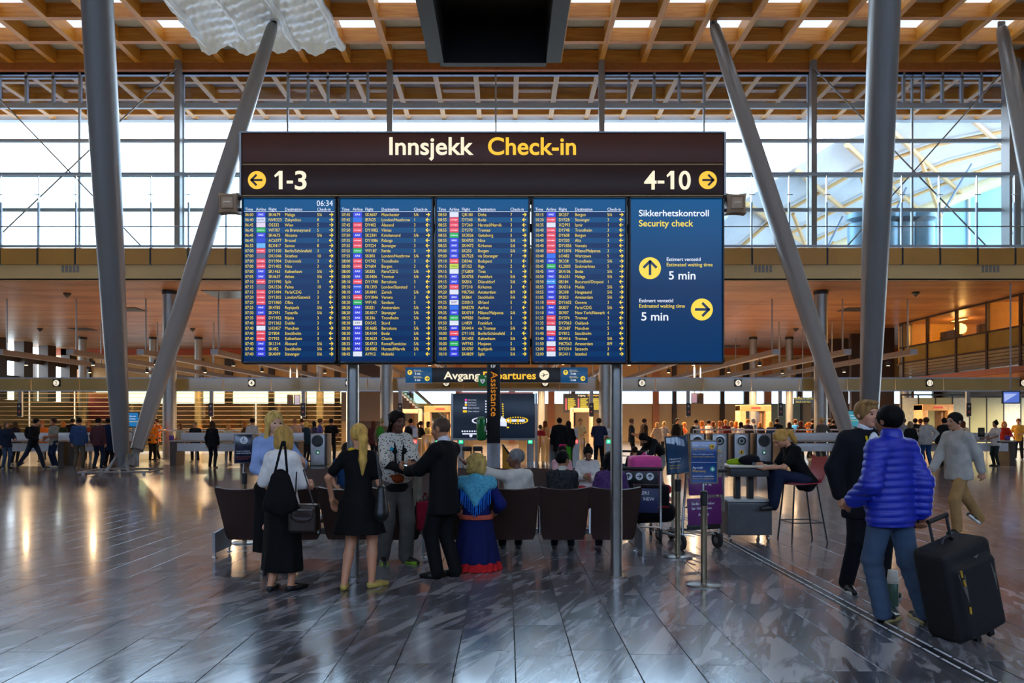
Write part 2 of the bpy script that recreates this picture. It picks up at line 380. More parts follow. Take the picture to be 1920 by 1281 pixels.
# ================================================================== upper glazed facade
FY = 36.25
wn = thing('window_1', 'tall glazed facade above the mezzanine with steel posts', None); wn['kind'] = 'structure'
zt, zm = ZB - .3, Z_(464, 30.)
rows = [Z_(p, FY) for p in (137, 199, 264.5, 329, 394)] + [zm - 1.2]
M_PANE = glass_mat('facade_glass', '#f4f8fc', .06)
M_PANED = glass_mat('facade_glass_upper', '#d2dae8', .12)
posts = [4.55 - 10.1 * 3 + 10.1 * k for k in range(7)]
mull = [p + 5.05 for p in posts[:-1]]
edges = sorted(posts + mull)
for a, b in zip(edges, edges[1:]):
    for r0, r1 in zip(rows, rows[1:]):
        MB().b2(a + .05, b - .05, FY, FY + .02, r1 + .04, r0 - .04).build('pane', M_PANED if r0 == rows[0] else M_PANE, wn)
for r in rows[:-1]:
    h = .24 if r in rows[:2] else .15
    MB().b2(posts[0], posts[-1], FY - .1, FY + .08, r - h / 2, r + h / 2).build('transom', M_FRAME, wn)
for x in posts: MB().b2(x - .13, x + .13, FY - .75, FY - .45, zm - 1, ZB).build('post', M_STEEL, wn)
for x in edges: MB().b2(x - .04, x + .04, FY - .06, FY + .06, zm - 1, ZB - .2).build('mullion', M_FRAME, wn)
MB().b2(posts[0], posts[-1], FY - .1, FY + .1, ZB - .42, ZB - .18).build('head_frame', mat('blue_frame', '#8fa6c4', .4), wn)
for px0, px1 in ((-50, 152), (541, 690), (1132, 1320), (1693, 1838)):
    n = 4; x0, x1 = X_(px0, FY), X_(px1, FY)
    for q in range(n + 1):
        x = x0 + (x1 - x0) * q / n; MB().b2(x - .06, x + .06, FY - .12, FY + .02, rows[1], rows[0]).build('vent_frame', M_FRAME, wn)
    MB().b2(x0, x1, FY - .12, FY + .02, rows[0] - .3, rows[0] - .2).build('vent_frame', M_FRAME, wn)
MB().b2(X_(1885, 35.6), X_(1906, 35.6), 35.3, 35.9, zm - 1, ZB).build('post', M_STEEL, wn)
for a, b in (((330, 128), (-10, 450)), ((-10, 176), (265, 462)), ((1527, 128), (1850, 462)), ((1877, 138), (1588, 462))):
    MB().tube([W(*a, FY - .85), W(*b, FY - .85)], .035, 8).build('tie_rod', M_STEEL, wn)
# ================================================================== pier building beyond the glass, on the right
pr = thing('pier_building', 'neighbouring pier with sloping roof and timber trusses outside the glass on the right', 'building', (0, 0, 0))
A = [W(1250, 520, 52), W(1400, 372, 52), W(1560, 270, 52), W(1700, 226, 52), W(2000, 190, 52)]
B = [W(1400, 560, 78), W(1540, 468, 78), W(1700, 400, 78), W(1830, 345, 78), W(2080, 250, 78)]
def ruled(u, v):
    t = u * 4; i = min(3, int(t)); f = t - i
    return A[i].lerp(A[i + 1], f).lerp(B[i].lerp(B[i + 1], f), v)
MB().slab(lambda u, v: (ruled(u, v), (0, 0, 1)), 24, 6, .8).build('roof', mat('pier_roof', '#c9ccd2', .6, var=.05), pr)
M_PALEW = mat('pale_timber', '#cfa468', .5)
MB().tube([ruled(q / 12, 1) - Vector((0, 0, .3)) for q in range(13)], .9, 10).build('eaves_beam', mat('cream_eaves', '#e3cfa4', .5), pr)
for u in (.1, .25, .4, .55, .7, .85): MB().tube([ruled(u, 0) - Vector((0, 0, .4)), ruled(u, .5) - Vector((0, 0, .5)), ruled(u, 1) - Vector((0, 0, .4))], .2, 6).build('rafter', M_PALEW, pr)
for v in (.25, .5, .75): MB().tube([ruled(q / 8, v) - Vector((0, 0, .35)) for q in range(9)], .16, 6).build('purlin', M_PALEW, pr)
for u in (.3, .5, .7, .9):
    c = ruled(u, .6) - Vector((0, 0, 4.2))
    MB().tube([ruled(u, .3) - Vector((0, 0, .4)), c], .16, 6).build('truss_strut', M_PALEW, pr)
    MB().tube([ruled(u, .9) - Vector((0, 0, .4)), c], .16, 6).build('truss_strut', M_PALEW, pr)
    MB().tube([c, ruled(u + .08, .6) - Vector((0, 0, .4))], .1, 6).build('truss_strut', mat('truss_steel', '#7f94ad', .4), pr)
for q in range(8):
    u0, u1 = .22 + q * .1, .22 + (q + 1) * .1
    a, b = ruled(u0, 1), ruled(u1, 1)
    MB().add([(a.x, 78, 6), (b.x, 78, 6), (b.x, 78, b.z - .6), (a.x, 78, a.z - .6)], [(0, 1, 2, 3)]).build('pane', mat('pier_glass', '#8fc0d6', .15, var=.15, scale=.3), pr)
    MB().b2(a.x - .1, a.x + .1, 77.7, 77.95, 6, a.z - .5).build('mullion', M_WHITE, pr)
for i, (px, w) in enumerate(((1615, 30), (1660, 22), (1690, 34), (1725, 26))):
    MB().lathe([(.8, 0), (.8, 1.6), (.4, 1.7), (.9, 1.9), (.9, 2.2), (0, 2.4)], (X_(px, 46), 46, Z_(470, 46)), 12).build('roof_ventilator', mat('vent_metal', '#7fa3b5', .4, metal=.3), pr)

# ================================================================== mezzanine front, balustrade
MY = 30.; z0, z1, z2 = Z_(527, MY), Z_(497, MY), Z_(466, MY)
mz = MB().b2(-HX, HX, MY, MY + 6.6, z0 + .02, z1 + .3).build('trim_1', M_CREAM); struct(mz, 'cream mezzanine edge band spanning the hall')
for px in (132, 1431, 1857):
    for q in range(5):
        x = X_(px - 14 + 7 * q, MY); MB().b2(x - .05, x + .05, MY - .012, MY + .02, z1 - .3, z1 - .02).build('vent_slot', mat('vent_grey', '#8b8377', .5), mz)
bl = thing('balustrade', 'tall glass balustrade with steel posts along the mezzanine edge', 'balustrade', (0, MY, 0))
M_BGL = glass_mat('balustrade_glass', '#ecf4f8', .06)
zb1 = Z_(328, MY); xp = [X_(354, MY) + 1.507 * k for k in range(-9, 30)]
for i, x in enumerate(xp):
    MB().b2(x - .025, x + .025, -.06, .06, z1 - .02, Z_(380, MY)).build('post', M_FRAME, bl)
    MB().b2(x - .012, x + .012, -.05, .0, Z_(380, MY), zb1).build('stay', M_CHROME, bl)
    MB().b2(x - .035, x + .035, -.10, -.06, z1, z2).build('post_cover', M_CHAR, bl)
    for zz in (Z_(366, MY), Z_(426, MY)): MB().tube([(x - .12, -.07, zz), (x + .12, -.07, zz)], .02, 6).build('clamp', M_CHROME, bl)
    if i < len(xp) - 1:
        x2 = xp[i + 1]
        MB().b2(x + .04, x2 - .04, .0, .02, z2 + .12, zb1).build('pane', M_BGL, bl)
        MB().b2(x + .036, x2 - .036, -.09, -.04, z1, z2).build('panel', M_TAN, bl)
MB().tube([(xp[0], -.1, Z_(426, MY)), (xp[-1], -.1, Z_(426, MY))], .025, 8).build('handrail', M_STEELB, bl)
for zz, h in ((z2 + .09, .09), (zb1 + .04, .10)): MB().b2(xp[0], xp[-1], -.05, .05, zz - h / 2, zz + h / 2).build('rail', M_FRAME, bl)

# ================================================================== lower wooden ceiling under the mezzanine
lc = thing('ceiling', 'low orange-brown wooden panel ceiling under the mezzanine', None); lc['kind'] = 'structure'
def lowwood():
    m = bpy.data.materials.new('ceiling_veneer'); m.use_nodes = True; nt = m.node_tree; b = nt.nodes['Principled BSDF']; L = nt.links.new
    g = nn(nt, 'ShaderNodeNewGeometry'); mp = nn(nt, 'ShaderNodeMapping'); mp.inputs['Rotation'].default_value = (0, 0, R(28)); mp.inputs['Scale'].default_value = (.22, 1.1, 1)  # slanted stretched noise paints streaks of reflected light into the wood colour
    L(g.outputs['Position'], mp.inputs['Vector']); no = nn(nt, 'ShaderNodeTexNoise'); no.inputs['Scale'].default_value = 1.3; no.inputs['Detail'].default_value = 4; L(mp.outputs[0], no.inputs['Vector'])
    rp = nn(nt, 'ShaderNodeValToRGB'); e = rp.color_ramp.elements; e[0].position = .35; e[0].color = (*lin('#8c5c38'), 1); e[1].position = .7; e[1].color = (*lin('#ba8454'), 1)
    L(no.outputs['Fac'], rp.inputs[0]); L(rp.outputs[0], b.inputs['Base Color']); b.inputs['Roughness'].default_value = .38
    return m
M_VEN = lowwood()
pm = MB().box((0, 0, 0), (2.985, 1.985, .03)).mesh('ceiling_panel'); pm.materials.append(M_VEN)
for i in range(24):
    for j in range(14): link('ceiling_panel', pm, None, lc, (-34.5 + 3 * i, MY + 1.0 + 2 * j, z0 + .015))
MB().b2(-HX, HX, MY, 58, z0 + .04, z0 + .1).build('backing', M_CHAR, lc)
MB().b2(-HX, HX, 58, 58.2, z0 - .5, z0 + .1).build('fascia', mat('red_fascia', '#a8481c', .45), lc)
MB().b2(-HX, HX, 58.2, 63, z0 - .52, z0 - .46).build('rear_ceiling', mat('rear_ceiling', '#d9a868', .5), lc)
for px, py in ((243, 580), (1602, 580), (1370, 649), (155, 617)):
    Yc = FPX * (z0 - EYE) / (VY - py); MB().b2(-.6, .6, -.6, .6, -.03, .0).build('air_vent', M_CHAR, lc, (X_(px, Yc), Yc, z0))
Yc = FPX * (z0 - EYE) / (VY - 552); MB().b2(-.9, .9, -1, 1, -.03, .0).build('ceiling_hatch', mat('hatch_glass', '#50565a', .2), lc, (X_(432, Yc), Yc, z0))
for px, py in ((126, 550), (361, 616), (1492, 616), (1717, 548), (75, 616)):
    Yc = FPX * (z0 - EYE) / (VY - py); MB().lathe([(.16, 0), (.16, -.05), (.0, -.22)], (0, 0, 0), 12).build('sensor_dome', M_CHAR, lc, (X_(px, Yc), Yc, z0))

# ================================================================== walls of the lower hall
M_SKYW = glass_mat('back_glass', '#e6f0f2', .1)
wl = thing('wall_left', 'left side wall with dark piers between tall windows', None); wl['kind'] = 'structure'
MB().b2(-34.6, -34.2, 30, 62, 0, 3.1).build('wall_base', mat('olive_panel', '#9a8a50', .5), wl)
for q in range(12):
    y = 31.0 + q * 2.75; MB().b2(-34.6, -33.9, y - .5, y + .5, 3.1, z0).build('pier', M_BROWNP, wl)
for zz in (4.6, 6.0): MB().b2(-34.45, -34.25, 30, 62, zz - .2, zz + .2).build('transom', M_BROWNP, wl)
BYW = 61.
wb = thing('wall_back', 'far rear wall with a bright strip window between piers', None); wb['kind'] = 'structure'
MB().b2(-36, 36, BYW, BYW + .3, 0, Z_(757, BYW)).build('wall_base', mat('rear_panel', '#c8ac7c', .45, var=.1, scale=.4), wb)
MB().b2(-36, 36, BYW, BYW + .3, Z_(733, BYW), z0).build('wall_head', mat('rear_head', '#c69a5c', .5), wb)
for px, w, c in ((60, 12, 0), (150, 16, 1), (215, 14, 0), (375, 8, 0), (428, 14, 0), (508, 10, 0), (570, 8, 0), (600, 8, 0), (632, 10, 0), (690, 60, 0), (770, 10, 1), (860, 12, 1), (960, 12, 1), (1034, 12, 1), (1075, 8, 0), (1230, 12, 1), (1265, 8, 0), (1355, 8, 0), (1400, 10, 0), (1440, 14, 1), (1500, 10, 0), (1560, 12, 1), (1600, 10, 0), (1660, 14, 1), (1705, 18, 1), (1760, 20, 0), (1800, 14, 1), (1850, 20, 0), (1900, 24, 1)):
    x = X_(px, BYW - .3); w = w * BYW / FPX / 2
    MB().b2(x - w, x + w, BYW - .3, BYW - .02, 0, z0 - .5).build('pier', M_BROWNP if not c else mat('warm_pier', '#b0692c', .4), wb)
for px0, px1, py0, py1, col in ((0, 140, 757, 840, '#a39655'), (166, 206, 736, 790, '#b52a30'), (320, 450, 757, 800, '#a8783f'), (640, 770, 735, 790, '#6f5a46'), (1380, 1500, 757, 840, '#7d8a78'), (1700, 1920, 757, 850, '#8f8a50'), (860, 1000, 735, 760, '#d7a0b4')):
    a, b = W(px0, py1, BYW - .5), W(px1, py0, BYW - .5); MB().b2(a.x, b.x, BYW - .5, BYW - .4, a.z, b.z).build('wall_panel', mat('wall_panel' + col, col, .4, var=.08), wb)
gl = MB().b2(-36, 36, BYW + .1, BYW + .12, Z_(757, BYW), Z_(733, BYW)).build('pane', M_SKYW, wb)
wr = thing('wall_right', 'right side wall of the hall', None); wr['kind'] = 'structure'
MB().b2(35.4, 36, 43.4, 62, 0, z0).build('wall_base', M_GREYP, wr)
MB().b2(23.0, 36, 43.4, 43.7, z0 - 3.4, z0).build('wall_return', M_GREYP, wr)
for q in range(4): MB().b2(22.2, 23.4, 45 + q * 3, 45.3 + q * 3, 0, z0).build('pier', M_BROWNP, wr)
# hall walls outside the frame
wf = thing('wall_front', 'hall entrance wall behind the viewer with glazing above', None); wf['kind'] = 'structure'
MB().b2(-36, 36, -14.3, -14, 0, 6.0).build('wall_base', M_GREYP, wf)
MB().b2(-36, 36, -14.3, -14, 11.0, ZB + 1).build('wall_head', M_GREYP, wf)
for q in range(15): MB().b2(-35 + q * 5 - .2, -35 + q * 5 + .2, -14.3, -14, 6, 11).build('post', M_STEEL, wf)
MB().b2(-36, 36, -14.2, -14.18, 6, 11).build('pane', M_PANED, wf)
for s, nm in ((-1, 'wall_left'), (1, 'wall_right')):
    w = MB().b2(s * 36, s * 36.3, -14, 30, 0, ZB + 1); o = w.build(nm, M_GREYP); struct(o, ('left' if s < 0 else 'right') + ' plaster side wall of the high hall')
    MB().b2(s * 36, s * 36.3, 30, 36.2, z0, ZB + 1).build('upper_wall', M_GREYP, o)

# ================================================================== round columns under the mezzanine
def column(px, Y, d, label, top=None):
    c = thing('column', label, 'column', (X_(px, Y), Y, 0), 0, 'round steel columns under the mezzanine')
    t = (top or z0) - .02
    MB().lathe([(d / 2, .0), (d / 2, t - .12)], (0, 0, 0), 24).build('shaft', mat('column_satin', '#97958e', .4, metal=.55, var=.05), c)
    MB().lathe([(d / 2 + .03, t - .14), (d / 2 + .03, t)], (0, 0, 0), 24).build('collar', M_CHAR, c)
    MB().lathe([(d / 2 + .05, .001), (d / 2 + .05, .06), (d / 2 + .01, .07)], (0, 0, 0), 24).build('base_ring', M_STEELB, c)
for px, lab in ((318, 'round steel column behind the left slanted pair of pillars'), (725, 'round steel column seen under the second flight screen'), (1135, 'round steel column left of the right signpost'), (1539, 'round steel column behind the right slanted pair of pillars')):
    column(px, 32.3, .56, lab)
for px, lab in ((155, 'slim far column by the left wall windows'), (287, 'slim far column left of the large left column'), (372, 'slim far column right of the large left column'), (600, 'slim far column left of the left signpost'), (1015, 'slim far column under the fourth flight screen'), (1412, 'slim far column above counter number nine'), (1480, 'slim far column between number nine and the right slanted pillar'), (1698, 'orange-lit column below the corner of the glazed offices')):
    column(px, 50 if px != 1698 else 43.0, .48 if px != 1698 else .62, lab)

# ================================================================== slanted spindle pillars
def spindle(name, a, b, label, r0=.2, rm=.335, r1=.21, base=None, plate=True):
    a, b = Vector(a), Vector(b); t = thing(name, label, 'pillar', a, 0, 'slanted tubular steel pillars')
    n = 26; pts = []; rs = []
    for i in range(n):
        f = i / (n - 1); pts.append((b - a) * (f * .985)); s = math.sin(math.pi * min(1, max(0, f * 1.0))); w = r0 + (r1 - r0) * f; rs.append(w + (rm - (r0 + r1) / 2) * s ** .75)
    d = (b - a).normalized()
    MB().tube([p + d * .55 for p in pts[:-1]] + [pts[-1]], rs, 28).build('shaft', mat('pillar_paint', '#8f8d8b', .36, metal=.35, var=.03, scale=1), t)
    MB().tube([(0, 0, 0), d * .6], .11, 12).build('foot_pin', M_STEEL, t)
    MB().rbox(d * .2, (.34, .06, .42), .02).build('foot_bracket', M_STEEL, t)
    e = (b - a); MB().tube([e * .985, e], [.15, .1], 12).build('head_pin', M_CHAR, t)
    MB().rbox(e - d * .1, (.3, .1, .4), .02).build('head_bracket', M_STEEL, t)
    return t
BZ = .22
pL, pL2 = W(229, 888, 23.3), W(247, 888, 23.5); pR, pR2 = W(1626, 888, 23.3), W(1608, 888, 23.5)
def through(p, px0, Ytop):  # extend an arm so it meets the roof
    return Vector((px0, Ytop, ZB))
def roof_pt(px, py): Y = FPX * (ZB - EYE) / (VY - py); return Vector((X_(px, Y), Y, ZB))
aL = Vector((X_(182, 17.8), 17.8, EYE + 790 * 17.8 / FPX)); aR = Vector((X_(1659, 17.8), 17.8, EYE + 790 * 17.8 / FPX))
def ext(p, q): p, q = Vector((p.x, p.y, BZ)), q; f = (ZB - p.z) / (q.z - p.z); return p, p + (q - p) * f
spindle('slanted_pillar', *ext(pL, aL), 'grey slanted pillar rising towards the viewer on the left', r0=.22, rm=.36)
spindle('slanted_pillar', Vector((pL2.x, pL2.y, BZ)), roof_pt(514, 40), 'grey slanted pillar leaning right up to the plastic-sheeted ceiling')
spindle('slanted_pillar', *ext(pR, aR), 'grey slanted pillar rising towards the viewer on the right', r0=.22, rm=.36)
spindle('slanted_pillar', Vector((pR2.x, pR2.y, BZ)), roof_pt(1337, 42), 'grey slanted pillar leaning left up to the ceiling right of the black box')
q = W(2035, 888, 23.3); spindle('slanted_pillar', Vector((q.x, q.y, BZ)), roof_pt(1877, 46), 'grey slanted pillar cut off by the right edge of the picture')
for p, lab in ((pL, 'low steel guard frame around the foot of the left slanted pillars'), (pR, 'low steel guard frame around the foot of the right slanted pillars')):
    g = thing('pillar_guard', lab, 'guard frame', (p.x, p.y, 0), R(10))
    for a, b in (((-1.0, -.75), (1.0, -.75)), ((1.0, -.75), (1.0, .75)), ((1.0, .75), (-1.0, .75)), ((-1.0, .75), (-1.0, -.75))):
        MB().tube([(*a, .09), (*b, .09)], .03, 8).build('bar', M_STEEL, g)
    for a in ((-.85, -.75), (.85, -.75), (.85, .75), (-.85, .75)): MB().b2(a[0] - .04, a[0] + .04, a[1] - .03, a[1] + .03, 0, .09).build('foot', M_STEEL, g)
    for a in (-.35, .35): MB().tube([(a, -.5, 0), (a * .4, -.1, .5)], .05, 8).build('strut', M_STEEL, g)

# ================================================================== light tracks with spot lamps
M_TRACK = mat('track_grey', '#7d746e', .4, metal=.3); M_LAMPON = emis('lamp_glow', '#ffd89a', 14)
ZT = 4.78; tx = [-23., -19.8, -16.6, -13.25, -10.1, -6.9, -3.7, -.5, 2.7, 5.9, 9.0, 12.25, 15.5, 18.5]
side = lambda px: 'left' if px < VX else 'right'
def lamp(x, y, z, label, power):
    l = thing('spot_lamp', label, 'lamp', (x, y, z), 0, 'spot lamps under the ceiling tracks')
    MB().tube([(0, 0, 0), (0, 0, -.14)], .015, 6).build('stem', M_CHAR, l)
    MB().lathe([(.05, -.13), (.09, -.16), (.10, -.34), (.085, -.345)], (0, 0, 0), 12).build('housing', M_CHAR, l)
    MB().lathe([(.08, -.348), (.0, -.352)], (0, 0, 0), 12).build('bulb', M_LAMPON, l)
    if power: spot_light('lamp_light', (0, 0, -.4), power, (1, .66, .36), 172, l)
lr = random.Random(11)
ordn = ['first', 'second', 'third', 'fourth', 'fifth', 'sixth', 'seventh', 'eighth', 'ninth', 'tenth', 'eleventh', 'twelfth', 'thirteenth', 'fourteenth']
for i, x in enumerate(tx):
    t = thing('light_track', 'long grey lighting track below the wooden ceiling, %s from the left' % ordn[i], 'light track', (x, 33.9, ZT), 0, 'lighting tracks under the mezzanine')
    MB().b2(-.16, .16, 0, 25, -.12, .12).build('rail', M_TRACK, t)
    MB().b2(-.165, .165, -.02, .0, -.125, .125).build('end_cap', mat('track_cap', '#9ea6ac', .4), t)
    for yy in (.5, 8.5, 16.5): MB().tube([(0, yy, .12), (0, yy, z0 - ZT)], .035, 6).build('hanger_rod', M_STEEL, t)
    for j, yy in enumerate((1.2, 6.5, 13.5)):
        lamp(x + (.0), 33.9 + yy + lr.random() * 1.5, ZT - .12, '%s lamp along the %s lighting track from the left' % (('nearest', 'middle', 'farthest')[j], ordn[i]), 900 if j < 2 else 700)
# ================================================================== the big check-in sign with flight screens
SY = 7.53; SS = FPX / SY
def sx(px): return (px - VX) / SS
def sz(py): return EYE + (VY - py) / SS
sg = thing('checkin_sign', 'big dark brown check-in header sign with arrows above the five screens', 'sign', (0, SY, 0))
M_SIGN1 = mat('sign_face', '#52291a', .4, var=.06, scale=1.5, spec=.2); M_SIGN2 = mat('sign_face_lower', '#361c12', .4, var=.06, scale=1.5, spec=.2)
M_TXTW = emis('text_cream', '#ffedc8', 1.0); M_TXTY = emis('text_yellow', '#ffc20e', 1.0); M_GOLD = mat('gold_trim', '#7d6034', .4, metal=.4)
M_SCRW = emis('screen_white', '#f2f4ff', .95); M_SCRY = emis('screen_yellow', '#ffdc28', .9); M_SCRN = emis('screen_navy_print', '#082a52', .5)
x0, x1 = sx(453), sx(1357)
UB = MB().rbox(((x0 + x1) / 2, .17, (sz(249) + sz(306)) / 2), (x1 - x0, .34, sz(249) - sz(306)), .012).build('upper_box', M_SIGN1, sg); 
LB = MB().rbox(((x0 + x1) / 2, .17, (sz(309) + sz(365)) / 2), (x1 - x0, .34, sz(309) - sz(365)), .012).build('lower_box', M_SIGN2, sg); 
for a in (307.5, 366): MB().box(((x0 + x1) / 2, .165, sz(a)), (x1 - x0 - .01, .31, 2.6 / SS)).build('trim_strip', M_GOLD, sg)
for x in (x0 - .012, x1 + .012): MB().box((x, .17, sz(307)), (.02, .36, sz(248) - sz(367))).build('end_plate', M_STEEL, sg)
MB().box(((x0 + x1) / 2, .17, sz(248)), (x1 - x0, .36, .015)).build('top_cap', M_STEEL, sg)
def fit_text(s, px0, px1, base, size_px, m, parent, scale, ox=0, y=-.004, bold=.018, top=None, **kw):
    """lettering whose ink spans px0..px1 on the sign"""
    me = text_mesh(s, size_px / scale, bold=bold, **kw)
    xs = [v.co.x for v in me.vertices]; w = max(xs) - min(xs); k = (px1 - px0) / scale / w; kz_ = 1 if top is None else (top - base) / max(v.co.z for v in me.vertices)
    me.transform(Matrix.Diagonal((k, 1, kz_, 1)) @ Matrix.Translation((-min(xs), 0, 0)))
    return link('lettering', me, m, parent, (ox, y, base))
fit_text('Innsjekk', 730, 888, sz(290), 42, M_TXTW, UB, SS, sx(730), res=8, top=sz(257.5))
fit_text('Check-in', 915, 1080, sz(290), 42, M_TXTY, UB, SS, sx(915), res=8, top=sz(257.5))
def numeral_one(x0, xs, x1, zt_, zb_):
    b = MB(); rect(b, sx(xs), sx(x1), sz(zb_), sz(zt_), -.004); b.add([(sx(x0), -.004, sz(zt_ + 8.5)), (sx(x0 + 1.6), -.004, sz(zt_ + 12)), (sx(xs), -.004, sz(zt_ + 7.5)), (sx(xs), -.004, sz(zt_))], [(0, 1, 2, 3)]); b.build('numeral', M_TXTW, LB)
numeral_one(514.4, 523, 530, 320.8, 355.2); numeral_one(1249.6, 1257, 1264, 320.8, 355.2)
for _x0, _x1 in ((537.7, 549.6), (1232.8, 1245.5)):
    b = MB(); rect(b, sx(_x0), sx(_x1), sz(344.5), sz(339), -.004); b.build('hyphen', M_TXTW, LB)
fit_text('3', 553, 575, sz(355), 43, M_TXTW, LB, SS, sx(553), res=8, top=sz(320.5))
fit_text('4', 1207.6, 1231, sz(355), 43, M_TXTW, LB, SS, sx(1207.6), res=8, top=sz(320.5)); fit_text('0', 1272.6, 1295, sz(355), 43, M_TXTW, LB, SS, sx(1272.6), res=8, top=sz(320.5))
for px, d in ((482, -1), (1327, 1)):
    b = MB(); disc(b, (sx(px), sz(338)), 17 / SS, -.004); b.build('arrow_disc', M_TXTY, LB)
    b = MB(); flat_arrow(b, (d, 0), (sx(px), sz(338)), 10.5 / SS, 4 / SS, -.007); b.build('arrow', mat('arrow_ink', '#2b1d18', .5), LB)
# ---- flight data
T1 = '''0600 S SK4679 Malaga 5/6 >|0640 A NVR323 Zakynthos 8 >|0645 P OS332 Wien 5 >|0645 G WF707 via_Brønnøysund 5 >|0645 S SK4675 Alicante 5/6 >|0645 D AC6377 Brussel 1 <|0655 L BLX417 Samos 8 >|0700 N DY1100 Berlin/Schönefeld 3 <|0700 K DK1046 Skiathos 10 >|0700 N DY1904 Dubrovnik 3 <|0700 N DY1402 Nice 3 <|0700 S SK1463 København 5/6 >|0705 S SK4637 Athen 5/6 >|0710 N DY1990 Split 3 <|0715 K DK1536 Palma 10 >|0715 N DY1494 Paris/CDG 3 <|0720 N DY1302 London/Gatwick 3 <|0720 N DY1860 Olbia 3 <|0725 S SK4785 Reykjavik 5/6 >|0730 S SK7491 Tenerife 5/6 >|0735 N DY1952 Rijeka 3 <|0740 N DY1362 Dublin 3 <|0740 W LH2457 Munchen 5 >|0740 N DY804 Stockholm 3 <|0740 N DY932 København 3 <|0740 S SK1314 Ålesund 5/6 >|0740 S SK482 Stockholm 5/6 >|0740 S SK4009 Stavanger 5/6 >'''
T2 = '''0745 S SK4607 Manchester 5/6 >|0745 B IB7625 London/Heathrow 1 <|0745 N DY402 Ålesund 3 <|0750 N DY1082 Vilnius 3 <|0750 S SK2301 Kristiansund 5/6 >|0755 N DY1086 Palanga 3 <|0755 N DY524 Stavanger 3 <|0755 G WF187 Førde 5 >|0755 S SK803 London/Heathrow 5/6 >|0800 N DY742 Trondheim 3 <|0800 N DY604 Bergen 3 <|0800 S SK835 Paris/CDG 5/6 >|0800 S SK4406 Tromsø 5/6 >|0810 N DY1740 Barcelona 3 <|0810 R FR1393 London/Stansted 1 <|0810 S SK4841 Zurich 5/6 >|0815 N DY1846 Verona 3 <|0820 G WF145 Sandane 5 >|0820 S SK821 Amsterdam 5/6 >|0820 S SK4017 Stavanger 5/6 >|0825 S SK336 Trondheim 5/6 >|0830 X DX542 Stord 5 >|0830 S SK4685 Barcelona 5/6 >|0830 S SK4104 Bodø 5/6 >|0835 S SK4633 Chania 5/6 >|0835 S SK4713 Roma/Fiumicino 5/6 >|0840 S SK4082 Harstad/Narvik 5/6 >|0845 W AY912 Helsinki 1 <'''
T3 = '''0850 W QR180 Doha 7 >|0855 N DY340 Bodø 3 <|0855 N DY360 Harstad/Narvik 3 <|0855 N DY370 Tromsø 3 <|0855 G SK3026 Gøteborg 5 >|0855 S SK4703 Nice 5/6 >|0855 S SK4472 Kirkenes 5/6 >|0900 S SK255 Bergen 5/6 >|0900 S SK7525 via_Stavanger 7 >|0910 N D8346 Budapest 3 <|0915 Y BT152 Riga 2 <|0915 W JTG809 Tivat 6 >|0915 S SK4755 Frankfurt 5/6 >|0915 S SK816 Düsseldorf 5/6 >|0920 N DY310 Kirkenes 3 <|0920 W MK7561 Amsterdam 8/9 >|0920 S SK864 Stockholm 5/6 >|0925 X DX013 Ørland 5 >|0930 B BA8270 Aarhus 1 <|0935 S SK4719 Milano/Malpensa 5/6 >|0945 G WF820 Svolvær 5 >|0950 W LH859 Frankfurt 5 >|0955 S SK4414 via_Tromsø 5/6 >|1000 N DY1102 Berlin/Schönefeld 3 <|1000 S SK1455 København 5/6 >|1000 G WF742 Mosjøen 5 >|1005 S SK4787 Reykjavik 5/6 >|1010 S SK4839 Split 5/6 >'''
T4 = '''1015 S SK257 Bergen 5/6 >|1020 N DY528 Stavanger 3 <|1035 W XQ993 Izmir 1 <|1040 N DY748 Trondheim 3 <|1040 N DY608 Bergen 3 <|1040 N DY320 Alta 3 <|1040 N DY1856 Venezia 3 <|1040 N DY1876 Milano/Malpensa 3 <|1040 O LO482 Warszawa 5 >|1040 S SK338 Trondheim 5/6 >|1045 G KL2803 Stokmarknes 5 >|1045 S SK4106 Bodø 5/6 >|1050 S SK6351 Malaga 5/6 >|1050 U 0B184 Bucuresti/Otopeni 1 <|1055 S SK4516 Molde 5/6 >|1055 S SK308 Haugesund 5/6 >|1105 S SK823 Amsterdam 5/6 >|1110 N DY1602 Geneve 3 <|1110 S SK837 Paris/CDG 5/6 >|1110 S SK907 New_York/Newark 4 >|1125 N DY374 Tromsø 3 <|1135 N DY7063 Oakland- 3 <|1140 W SK3687 Munchen 5 >|1140 N DY812 Stockholm 3 <|1140 S SK4416 Tromsø 5/6 >|1150 W MK7563 Amsterdam 8/9 >|1200 N DY1014 Szczecin 3 <|1200 W SK3411 Istanbul 8 >'''
LOGO = {'S': ('#2a2fd8', 'SAS'), 'N': ('#f0404c', 'norwegian'), 'G': ('#18b04a', 'widerøe'), 'W': ('#e4e6f4', ''), 'P': ('#ead8ea', ''), 'A': ('#d8dcf0', 'apollo'), 'D': ('#1838c8', ''), 'L': ('#6ab4f0', ''), 'K': ('#5a5878', ''), 'B': ('#2468e0', ''), 'R': ('#1848d0', 'RYANAIR'), 'X': ('#e8e4ee', 'DAT'), 'Y': ('#c8dc20', 'airBaltic'), 'O': ('#2468e8', ''), 'U': ('#2a90e8', 'BLUE AIR')}
